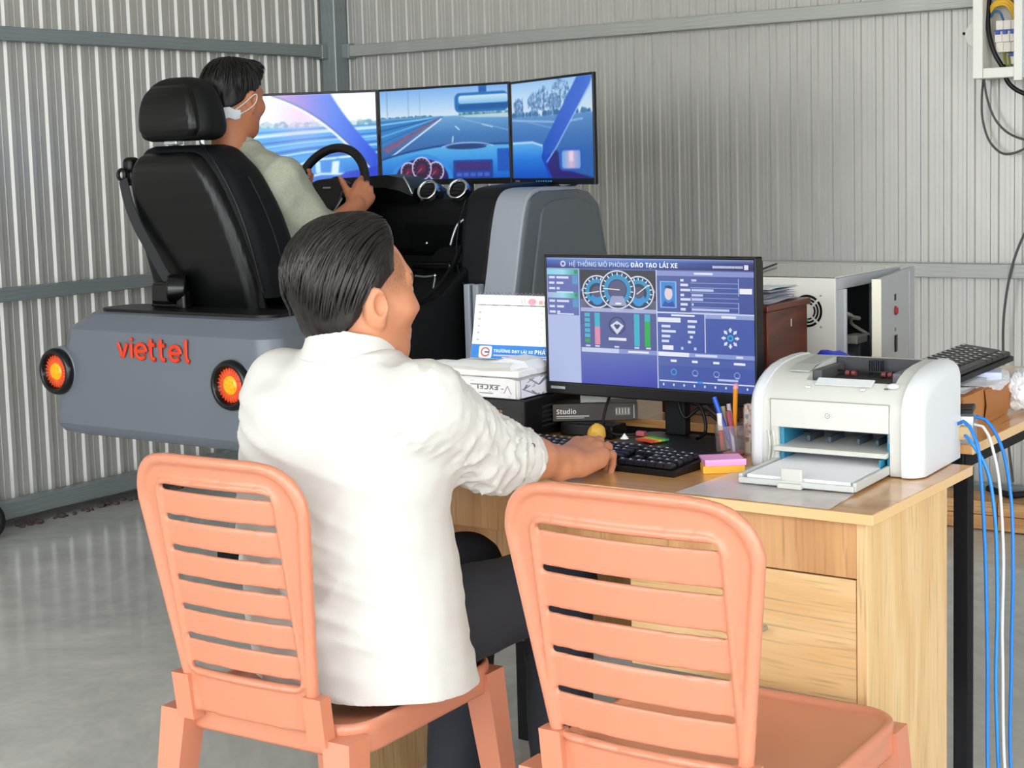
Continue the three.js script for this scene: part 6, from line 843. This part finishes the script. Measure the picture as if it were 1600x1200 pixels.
// stacked ellipses as a field: rows of [y, cx, cz, rx, rz]
function stack(rows, yaw = 0) {
  const c = Math.cos(yaw), s = Math.sin(yaw), y0 = rows[0][0], y1 = rows[rows.length - 1][0];
  return (x, y, z) => {
    const q = clamp(y, y0, y1); let i = 0; while (i < rows.length - 2 && rows[i + 1][0] < q) i++; let t = (q - rows[i][0]) / (rows[i + 1][0] - rows[i][0]); t = t * t * (3 - 2 * t) * 0.5 + t * 0.5;
    const a = rows[i], b = rows[i + 1], cx = lerp(a[1], b[1], t), cz = lerp(a[2], b[2], t), rx = lerp(a[3], b[3], t), rz = lerp(a[4], b[4], t), dx = x - cx, dz = z - cz, u = dx * c - dz * s, v = dx * s + dz * c;
    const k0 = Math.hypot(u / rx, v / rz), k1 = Math.hypot(u / rx / rx, v / rz / rz) || 1e-6, d = k0 < 0.05 ? -Math.min(rx, rz) : k0 * (k0 - 1) / k1, e = Math.max(y - y1, y0 - y); return e > 0 ? Math.hypot(Math.max(d, 0), e) : Math.max(d, e);
  };
}
const linenBump = dataTex(256, 256, (u, v) => { const k = 128 + 40 * Math.sin(u * 2 * PI * 64) + 40 * Math.sin(v * 2 * PI * 64) + 26 * loopN(u, v, 8, 8, 3); return [k, k, k]; }, { data: true, repeat: [9, 9] });
const foldN = (x, y, z, s) => { const a = nz(x * 9 + s, y * 15, z * 9), b = nz(x * 20, y * 26 + s, z * 20); return (1 - Math.abs(a) * 2) * 0.7 + (1 - Math.abs(b) * 2) * 0.3; };

// ------------------------------------------------ the man in the white shirt
{
  const o = thing('person', 'man in a white shirt seated at the desk with one hand on the keyboard', 'person', [3.3, 0, 3.72]);
  const put = (name, geo, m, label) => part(o, name, inThing(o, geo), m, label);
  const H = frame([3.3504, 1.109, 3.767], [0.33, 0.03, -0.93], [0.05, 1, -0.05]), hf = headField([-0.003, -0.15, -0.02]);
  const S = [3.522, 0.95, 3.81], E = [3.507, 0.838, 3.622], Wr = [3.515, 0.789, 3.402], SL = [3.2, 0.95, 3.785], EL = [3.135, 0.735, 3.68], WL = [3.2, 0.785, 3.44];
  const hr = handField(Wr, [-0.06, 0.12, -0.97], [0.2, 0.96, 0.12], 1, [[0.25, 0.95, 0.5], [0.28, 1.0, 0.5], [0.32, 1.0, 0.5], [0.36, 1.0, 0.5]]), hl = handField(WL, [0.1, 0.02, -1], [0, 1, 0], -1, [[0.35, 0.4, 0.3], [0.35, 0.4, 0.3], [0.4, 0.4, 0.3], [0.4, 0.4, 0.3]]);
  const fore = union([cap(E, Wr, 0.042, 0.027), cap(add3(E, sub3(Wr, E), 0.3), add3(E, sub3(Wr, E), 0.55), 0.042, 0.036)], 0.02), foreL = cap(EL, WL, 0.04, 0.026);
  const skin = lin(0xcc8a66), skinD = lin(0xb57655), lip = lin(0xb05a4c), stub = lin(0x3c2c24), tint = (x, y, z) => mix3(skin, skinD, clamp(0.35 + 0.6 * nz(x * 14, y * 14, z * 14) + 0.3 * nz(x * 60, y * 60, z * 60)));
  const headTint = (x, y, z) => {
    const [a, b, c] = H.local(x, y, z); let t = tint(x, y, z);
    if (Math.abs(a) < 0.021 && b > -0.08 && b < -0.053 && c > 0.078) t = mix3(t, lip, 0.6);
    for (const s of [-1, 1]) { const e = Math.hypot(a - s * 0.031, (b - 0.009) * 1.5); if (c > 0.08 && e < 0.0125) t = e < 0.006 ? [0.01, 0.008, 0.006] : lin(0xd8cfc6); if (c > 0.068 && b > 0.027 && b < 0.0375 && Math.abs(a - s * 0.033) < 0.022) t = mix3(t, [0.012, 0.01, 0.009], 0.8); }
    const edge = 0.028 - Math.max(0, -c) * 0.9 + (c > 0.02 ? (c - 0.02) * 0.3 : 0), k = clamp((b - (edge - 0.03)) / 0.03) * (c < 0.062 ? 1 : 0) * (Math.hypot(a, 0) > 0.045 || c < -0.03 ? 1 : 0) * (Math.abs(a) > 0.0805 ? 0 : 1);     // cropped hair, in specks
    return mix3(t, stub, clamp(k * (0.42 + 0.3 * nz(x * 330, y * 330, z * 330)))); };
  const torso = stack([[0.47, 3.3, 3.715, 0.175, 0.11], [0.75, 3.31, 3.76, 0.17, 0.1], [0.9, 3.345, 3.785, 0.165, 0.1], [1.0, 3.354, 3.785, 0.09, 0.06]], 0.06);
  const hips = [[3.215, 0.54, 3.69], [3.395, 0.54, 3.69]], knees = [[3.2, 0.53, 3.3], [3.41, 0.53, 3.29]], ank = [[3.19, 0.09, 3.34], [3.43, 0.09, 3.32]];
  const inner = [torso, cap(S, E, 0.045, 0.038), cap(SL, EL, 0.045, 0.036), cap([3.354, 0.96, 3.79], [3.353, 1.05, 3.78], 0.055, 0.05), fore, foreL]; for (let i = 0; i < 2; i++) inner.push(cap(hips[i], knees[i], 0.07, 0.05), cap(knees[i], ank[i], 0.047, 0.035));
  const coarse = nets((x, y, z) => { let d = 9; for (const f of inner) d = smin(d, f(x, y, z), 0.02); return d; }, [2.98, 0.02, 3.2], [3.76, 1.1, 3.96], 0.012);
  const hb = (h, a, b) => nets((x, y, z) => smin(h.f(x, y, z), a(x, y, z), 0.012), ...box3(h.c, 0.125), 0.0032);
  const body = joinBody([paint(nets(H.field(hf), ...box3(H.world(0, -0.02, -0.005), 0.175), 0.003), headTint), paint(coarse, tint), paint(hb(hr, cap(add3(E, sub3(Wr, E), 0.6), Wr, 0.033, 0.027)), tint), paint(hb(hl, cap(add3(EL, sub3(WL, EL), 0.6), WL, 0.031, 0.026)), tint), paint(nets((x, y, z) => Math.max(fore(x, y, z), -9), [3.44, 0.73, 3.36], [3.64, 0.87, 3.7], 0.004), tint)]);
  put('body', body, mat(0xffffff, 0.48, { vertexColors: true, sheen: 0.15, sheenRoughness: 0.4 }));
  // hair: long on top, combed back and down; cropped at the sides
  const cut = (x, y, z) => { const edge = z > 0.02 ? 0.034 + (z - 0.02) * 0.6 : 0.034 + (z - 0.02) * 1.12; return Math.max(edge - y, z - (0.05 + 0.12 * Math.max(0, y - 0.07)) + Math.abs(x) * 0.16) * 0.75; };
  const hm = new THREE.MeshPhysicalMaterial({ color: 0x1b1513, roughness: 0.33, specularIntensity: 0.9 });
  const hg = hair(H, cut, 0.007, 900, { lift: 0.006, step: 0.0135, start: () => { const u = rr(-1, 1), v = rr(-1, 1); return [u * 0.085, 0.13 - 0.05 * u * u, 0.075 - 0.085 * (v + 1)]; }, flow: ([x, y, z]) => [x * 5.5 + 0.12, -0.15 - Math.max(0, 0.112 - y) * 15, -0.85 - 0.2 * Math.sin(x * 60)] }, 2.2, { c: [0.0, 0.094, 0.03], r: [0.06, 0.036, 0.046] });
  put('hair', hg, hm);
  // shirt with folds
  const shT = stack([[0.455, 3.3, 3.72, 0.205, 0.145], [0.6, 3.3, 3.745, 0.203, 0.14], [0.75, 3.305, 3.77, 0.196, 0.135], [0.88, 3.337, 3.787, 0.2, 0.13], [0.95, 3.352, 3.792, 0.19, 0.11], [0.99, 3.354, 3.79, 0.125, 0.09], [1.02, 3.354, 3.787, 0.08, 0.08]], 0.06);
  const sl = add3(E, sub3(Wr, E), 0.42), sleeveR = [cap(S, E, 0.066, 0.056), cap(E, sl, 0.055, 0.046)], sleeveL = [cap(SL, EL, 0.066, 0.056), cap(EL, add3(EL, sub3(WL, EL), 0.4), 0.055, 0.047)], yoke = cap([3.2, 0.962, 3.785], [3.51, 0.96, 3.808], 0.05, 0.05), neckHole = cap([3.354, 0.99, 3.785], [3.352, 1.15, 3.772], 0.05, 0.06);
  const aSE = nrm(sub3(E, S)), aEW = nrm(sub3(Wr, E)), lSE = Math.hypot(...sub3(E, S)), sU = nrm(crs(aSE, [0.3, 1, 0])), sV = crs(aSE, sU);
  const along = (p, a, b) => { const d = sub3(b, a); return clamp(dot3(sub3(p, a), d) / dot3(d, d), -0.2, 1.2); };
  const shirt = (x, y, z) => {
    const t = shT(x, y, z), u = Math.min(sleeveR[0](x, y, z), 9), v = sleeveR[1](x, y, z), rs = smin(u, v, 0.03); let d = smin(t, yoke(x, y, z), 0.06), ls = smin(sleeveL[0](x, y, z), sleeveL[1](x, y, z), 0.03);
    d = smin(d, rs, 0.035); d = smin(d, ls, 0.035);
    if (d > 0.05 || d < -0.05) return d;
    const p = [x, y, z], k = along(p, S, E), inArm = clamp((t - rs + 0.02) / 0.04);
    // ring folds round the sleeve, stronger by the elbow; long drag lines over the back
    const rid = (n, k = 2.2) => { const v = Math.max(0, 1 - Math.abs(n) * k); return v * v * (1.6 - 0.6 * v); };
    // along the sleeve and round it, so that the folds do not change through the cloth
    const ax1 = dot3(sub3(p, S), aSE), ax2 = lSE + dot3(sub3(p, E), aEW), bl2 = clamp((sleeveR[0](x, y, z) - sleeveR[1](x, y, z)) / 0.02 + 0.5), s_ = lerp(ax1, ax2, bl2), axd = bl2 > 0.5 ? aEW : aSE, org = bl2 > 0.5 ? E : S, q = sub3(p, org), qd = dot3(q, axd), rv = nrm(add3(q, axd, -qd)), ca = dot3(rv, sU), sa = dot3(rv, sV), grow = 0.35 + 0.65 * clamp(s_ / 0.16);
    const ringF = (rid(nz(s_ * 30 + ca * 0.9 + 1, ca * 1.1, sa * 1.1), 2.0) * 0.0085 + rid(nz(s_ * 58 - sa * 1.2 + 7, ca * 1.6 + 4, sa * 1.6), 2.2) * 0.0042 + 0.003 * nz(s_ * 16, ca * 2 + 9, sa * 2) - 0.003) * grow;
    const left = clamp((3.46 - x) / 0.22), back = (rid(nz(x * 3.2 + 2, y * 19 + x * 7, z * 3)) * 0.0068 - 0.0015) * (0.3 + left) * clamp((0.99 - y) * 12) + rid(nz(x * 5 + 9, y * 8 - x * 6, z * 2)) * 0.0045 * clamp((0.9 - y) * 5) + 0.003 * nz(x * 9, y * 9, z * 9), hem = 0.003 * nz(x * 30, y * 6, z * 30);
    d -= lerp(back + hem * 0.5, ringF, inArm);
    return smax(d, -neckHole(x, y, z), 0.008);
  };
  const shirtM = mat(0xd3d1cb, 0.85, { bumpMap: linenBump, bumpScale: 0.0004, sheen: 0.3, sheenRoughness: 0.6 });
  const cuffN = nrm(sub3(Wr, E)), cuffNL = nrm(sub3(WL, EL)), slL = add3(EL, sub3(WL, EL), 0.4);
  const shirtCut = (x, y, z) => { let d = shirt(x, y, z); const c1 = dot3(sub3([x, y, z], sl), cuffN), far = Math.hypot(x - sl[0], y - sl[1], z - sl[2]); if (far < 0.12) d = smax(d, c1, 0.006); return d; };
  const sg = uvm(nets(shirtCut, [2.98, 0.45, 3.38], [3.72, 1.07, 3.97], 0.0052)); const so = put('shirt', sg, shirtM);
  const sw = (name, g, m, label) => part(so, name, inThing(o, g), m, label);
  // rolled cuff, collar, sleeve tab and seams
  { const a = nrm(crs(cuffN, [0, 1, 0])), b = crs(a, cuffN), R = []; for (let k = 0; k <= 8; k++) { const t = k / 8, c = add3(sl, cuffN, lerp(-0.045, 0.004, t)), r = 0.0535 + 0.0035 * Math.sin(t * PI) - 0.006 * t; R.push(Array.from({ length: 40 }, (_, j) => { const q = j / 40 * 2 * PI, w = r + 0.0022 * nz(j * 0.5, k * 0.8, 3); return add3(add3(c, a, Math.cos(q) * w), b, Math.sin(q) * w); })); } for (let k = 8; k >= 0; k--) R.push(R[k].map((p) => { const c = add3(sl, cuffN, lerp(-0.045, 0.004, k / 8)); return add3(c, sub3(p, c), 0.92); })); sw('rolled_cuff', loft(R, false, 0.9), shirtM); 
    const tp = [3.598, 0.85, 3.652]; sw('sleeve_button', lathe([[0, 0.002], [0.0045, 0.0018], [0.005, 0], [0, 0]], 16).rotateZ(-PI / 2).rotateY(-0.5).translate(3.5605, 0.85, 3.575), mat(0x5a5650, 0.4)); }
  { const c = [3.354, 1.028, 3.785], R = [], N = 48; for (const [h, r, o2] of [[-0.03, 0.074, 0], [-0.014, 0.069, 0], [0.006, 0.066, 0], [0.024, 0.0635, 0], [0.026, 0.0665, 0], [0.012, 0.0725, 0.2], [-0.008, 0.08, 0.5], [-0.026, 0.088, 1], [-0.029, 0.085, 1]]) R.push(Array.from({ length: N }, (_, j) => { const a = j / N * 2 * PI, fwd = -Math.cos(a), dz = -Math.cos(a), dx = Math.sin(a); return [c[0] + dx * r * 0.98, c[1] + h + (dz * 0.85 - dx * 0.3) * 0.018 + 0.0015 * nz(j * 0.3, h * 40, 2), c[2] + dz * r * 1.02]; })); sw('collar', loft(R, false, 0.8), shirtM); }
  { const P = []; for (let k = 0; k <= 26; k++) { const a = k / 26 * 2 * PI * 0.56 - 0.5, ax = nrm(sub3(E, S)), u = nrm(crs(ax, [0.2, 0.3, 1])), v = crs(ax, u), c = add3(S, ax, 0.02); let r = 0.12; const dir = [0, 1, 2].map((i) => u[i] * Math.cos(a) + v[i] * Math.sin(a)); for (let j = 0; j < 60; j++) { const p = add3(c, dir, r), d = shirtCut(...p); if (d < 0.0014) break; r -= Math.max(0.0005, d * 0.6); } P.push(add3(c, dir, r)); } sw('armhole_seam', tube(P, 0.0013, 70, 6), shirtM); }
  // trousers and shoes
  const tr = []; for (let i = 0; i < 2; i++) tr.push(cap(hips[i], knees[i], 0.088, 0.068), cap(knees[i], ank[i], 0.066, 0.055)); tr.push(ell([3.305, 0.535, 3.73], [0.19, 0.09, 0.13]));
  put('trousers', nets((x, y, z) => { let d = 9; for (const f of tr) d = smin(d, f(x, y, z), 0.03); return Math.max(d - 0.004 * foldN(x, y, z, 9), 0.1 - y, y - 0.62); }, [3.05, 0.06, 3.18], [3.56, 0.66, 3.9], 0.0075), mat(0x23262f, 0.8));
  for (let i = 0; i < 2; i++) { const a = ank[i]; put('shoe', nets(((f) => (x, y, z) => smax(f(x, y, z), 0.003 - y, 0.004))(union([ell([a[0], 0.045, a[2] - 0.09], [0.045, 0.045, 0.1]), ell([a[0], 0.055, a[2] + 0.01], [0.04, 0.055, 0.06])], 0.03)), [a[0] - 0.07, -0.01, a[2] - 0.22], [a[0] + 0.07, 0.13, a[2] + 0.1], 0.006), M.blackGloss); }
}
// ------------------------------------------------ the driver
{
  const o = thing('person', 'driver in a sage green shirt, mask behind the ear, hands on the wheel', 'person', [1.4, 0.905, 2.0]);
  const put = (name, geo, m, label) => part(o, name, inThing(o, geo), m, label);
  const H = frame([1.404, 1.54, 2.074], [-0.06, -0.1, -1], [0.0, 1, -0.06]), hf = headField([0.006, -0.15, -0.02]);
  const S = [1.575, 1.276, 2.05], E = [1.614, 1.105, 1.922], Wr = [1.588, 1.192, 1.722], SL = [1.225, 1.276, 2.05], EL = [1.165, 1.12, 1.92], WL = [1.222, 1.235, 1.7];
  const hr = handField(Wr, [-0.12, 0.62, -0.86], [0.86, 0.34, 0.3], 1, [[0.5, 1.2, 0.8], [0.6, 1.2, 0.8], [0.65, 1.2, 0.8], [0.7, 1.15, 0.8]], [[0.022, -0.012, 0.022], [0.048, -0.02, 0.045], [0.072, -0.024, 0.062], [0.092, -0.02, 0.068]]);
  const hl = handField(WL, [0.1, 0.6, -0.86], [-0.86, 0.34, 0.3], -1, [[0.5, 1.2, 0.8], [0.6, 1.2, 0.8], [0.65, 1.2, 0.8], [0.7, 1.15, 0.8]], [[0.022, -0.012, 0.022], [0.048, -0.02, 0.045], [0.07, -0.024, 0.062], [0.09, -0.018, 0.068]]);
  const skin = lin(0xcf8660), skinD = lin(0xb26d49), tint = (x, y, z) => mix3(skin, skinD, clamp(0.35 + 0.6 * nz(x * 14, y * 14, z * 14)));
  const headTint = (x, y, z) => { const [a, b, c] = H.local(x, y, z); let t = tint(x, y, z); for (const s of [-1, 1]) { if (c > 0.08 && Math.hypot(a - s * 0.031, (b - 0.009) * 1.5) < 0.011) t = [0.02, 0.015, 0.012]; if (c > 0.068 && b > 0.027 && b < 0.0375 && Math.abs(a - s * 0.033) < 0.022) t = mix3(t, [0.012, 0.01, 0.009], 0.8); } if (Math.abs(a) < 0.021 && b > -0.08 && b < -0.053 && c > 0.078) t = mix3(t, lin(0xa8564a), 0.6); return t; };
  const fR = cap(E, Wr, 0.042, 0.027), fL = cap(EL, WL, 0.041, 0.027), hips = [[1.31, 0.99, 2.05], [1.49, 0.99, 2.05]], knees = [[1.27, 1.0, 1.62], [1.53, 1.0, 1.62]], ank = [[1.32, 0.6, 1.42], [1.47, 0.6, 1.4]];
  const inner = [stack([[0.95, 1.4, 2.03, 0.155, 0.1], [1.15, 1.4, 2.06, 0.16, 0.1], [1.3, 1.4, 2.06, 0.16, 0.095], [1.38, 1.4, 2.07, 0.08, 0.06]]), cap(S, E, 0.045, 0.04), cap(SL, EL, 0.045, 0.04), fR, fL, cap([1.4, 1.36, 2.07], [1.4, 1.46, 2.075], 0.055, 0.052)]; for (let i = 0; i < 2; i++) inner.push(cap(hips[i], knees[i], 0.07, 0.052), cap(knees[i], ank[i], 0.05, 0.038));
  const coarse = nets((x, y, z) => { let d = 9; for (const f of inner) d = smin(d, f(x, y, z), 0.02); return d; }, [1.08, 0.53, 1.34], [1.72, 1.5, 2.2], 0.012), hb = (h, a) => nets((x, y, z) => smin(h.f(x, y, z), a(x, y, z), 0.012), ...box3(h.c, 0.125), 0.0036);
  const body = joinBody([paint(nets(H.field(hf), ...box3(H.world(0, -0.02, -0.005), 0.175), 0.0036), headTint), paint(coarse, tint), paint(hb(hr, cap(add3(E, sub3(Wr, E), 0.6), Wr, 0.033, 0.027)), tint), paint(hb(hl, cap(add3(EL, sub3(WL, EL), 0.6), WL, 0.033, 0.027)), tint)]);
  put('body', body, mat(0xffffff, 0.5, { vertexColors: true }));
  const cut = (x, y, z) => { const edge = z > 0.02 ? 0.022 + (z - 0.02) * 0.6 : 0.022 + (z - 0.02) * 0.62; return Math.max(edge - y, z - (0.086 + 0.12 * Math.max(0, y - 0.07)) + Math.abs(x) * 0.12) * 0.75; };
  put('hair', hair(H, cut, 0.004, 420, { lift: 0.007, step: 0.009, start: () => { const u = rr(-1, 1), v = rr(-1, 1); return [u * 0.085, 0.13 - 0.05 * u * u, v * 0.1]; }, flow: ([x, y, z]) => [x * 7 + 0.05 * Math.sin(z * 80), -0.3 - Math.max(0, 0.09 - y) * 12, z * 6 + 0.15] }, 7.7, { c: [0, 0.1, 0.06], r: [0.06, 0.03, 0.045] }), mat(0x0c0a0a, 0.5));
  const shT = stack([[0.93, 1.4, 2.03, 0.185, 0.13], [1.1, 1.4, 2.05, 0.185, 0.128], [1.22, 1.4, 2.06, 0.19, 0.125], [1.29, 1.4, 2.062, 0.172, 0.11], [1.35, 1.4, 2.068, 0.12, 0.085], [1.4, 1.4, 2.07, 0.072, 0.072]]), yk = union([cap([1.4, 1.362, 2.062], [1.56, 1.292, 2.055], 0.05, 0.05), cap([1.4, 1.362, 2.062], [1.24, 1.292, 2.055], 0.05, 0.05)], 0.03), sR = union([cap(S, E, 0.067, 0.064), cap(E, add3(E, sub3(Wr, E), 0.22), 0.062, 0.055)], 0.03), sL = union([cap(SL, EL, 0.07, 0.062), cap(EL, add3(EL, sub3(WL, EL), 0.22), 0.062, 0.055)], 0.03), hole = cap([1.4, 1.36, 2.068], [1.4, 1.5, 2.075], 0.055, 0.062), cuts = [[add3(E, sub3(Wr, E), 0.3), nrm(sub3(Wr, E))], [add3(EL, sub3(WL, EL), 0.3), nrm(sub3(WL, EL))]];
  const shirt = (x, y, z) => { let t = smin(shT(x, y, z), yk(x, y, z), 0.05), d = smin(smin(t, sR(x, y, z), 0.075), sL(x, y, z), 0.075); if (Math.abs(d) < 0.04) { d -= 0.006 * foldN(x * 1.0 + y * 0.5, y * 0.8 - x * 0.5, z, 6) + 0.007 * nz(x * 12, y * 12 - z * 8, z * 12) * (t > -0.01 ? 1 : 0.4); } d = smax(d, -hole(x, y, z), 0.008); for (const [c, n] of cuts) if (Math.hypot(x - c[0], y - c[1], z - c[2]) < 0.12) d = smax(d, dot3(sub3([x, y, z], c), n), 0.006); return d; };
  const heather = dataTex(256, 256, (u, v) => { const a = loopN(u, v, 4, 4, 2), b = loopN(u, v, 11, 11, 5), c = loopN(u, v, 24, 24, 8), k = 0.92 + 0.06 * a + 0.025 * b + 0.02 * c; return [184 * k, 188 * k, 168 * k]; }, { repeat: [7, 7] });
  const so = put('shirt', uvm(nets(shirt, [1.06, 0.92, 1.74], [1.74, 1.43, 2.22], 0.0065)), mat(0xffffff, 0.88, { map: heather }));
  part(so, 'collar', inThing(o, loft([[-0.016, 0.078], [0.004, 0.07], [0.014, 0.066], [0.012, 0.062], [-0.01, 0.064]].map(([h, r]) => Array.from({ length: 36 }, (_, j) => { const a = j / 36 * 2 * PI; return [1.401 + Math.sin(a) * r, 1.407 + h - 0.02 * Math.cos(a) * -1 * (Math.cos(a) < 0 ? 1 : 0.4) * 1, 2.07 + Math.cos(a) * r]; })), false, 0.9)), mat(0xa9b0a0, 0.88));
  // mask pushed to the nape, its loop over the right ear
  const mk = put('face_mask', loft([-1.25, -1, -0.7, -0.4, -0.1, 0.2, 0.5, 0.8, 1.05].map((a, i) => { const r = 0.0635, c = (y, e) => H.world(Math.sin(a + 0.35) * (r + e), y + 0.0035 * Math.sin(i * 2.4), -0.034 - Math.cos(a + 0.35) * (r - 0.002 + e)); const h = 0.02 - 0.006 * Math.abs(a); return [c(-0.052 - h, 0.006), c(-0.052, 0.0095), c(-0.052 + h, 0.006), c(-0.052 + h, 0.003), c(-0.052, 0.0045), c(-0.052 - h, 0.003)]; }), true, 0.7), mat(0xe6ecf2, 0.7));
  for (const s of [1, -1]) part(mk, 'ear_loop', inThing(o, tube([[s * 0.062, -0.04, -0.062], [s * 0.082, -0.012, -0.035], [s * 0.093, 0.012, -0.012], [s * 0.094, 0.014, 0.0], [s * 0.092, -0.004, 0.002], [s * 0.088, -0.024, -0.012], [s * 0.064, -0.058, -0.055]].map((p) => H.world(...p)), 0.0019, 40, 6)), M.white);
  const tr = []; for (let i = 0; i < 2; i++) tr.push(cap(hips[i], knees[i], 0.086, 0.066), cap(knees[i], ank[i], 0.064, 0.052)); tr.push(ell([1.4, 1.0, 2.04], [0.18, 0.075, 0.12]));
  put('trousers', nets((x, y, z) => { let d = 9; for (const f of tr) d = smin(d, f(x, y, z), 0.03); return Math.max(d, 0.6 - y); }, [1.1, 0.55, 1.3], [1.7, 1.12, 2.2], 0.011), mat(0x2a2f3c, 0.8));
  for (let i = 0; i < 2; i++) { const a = ank[i]; put('shoe', nets(union([ell([a[0], 0.555, a[2] - 0.07], [0.042, 0.04, 0.09]), ell([a[0], 0.565, a[2] + 0.01], [0.04, 0.055, 0.055])], 0.03), [a[0] - 0.07, 0.49, a[2] - 0.2], [a[0] + 0.07, 0.66, a[2] + 0.1], 0.008), M.charcoal); }
}
renderer.render(scene, camera);
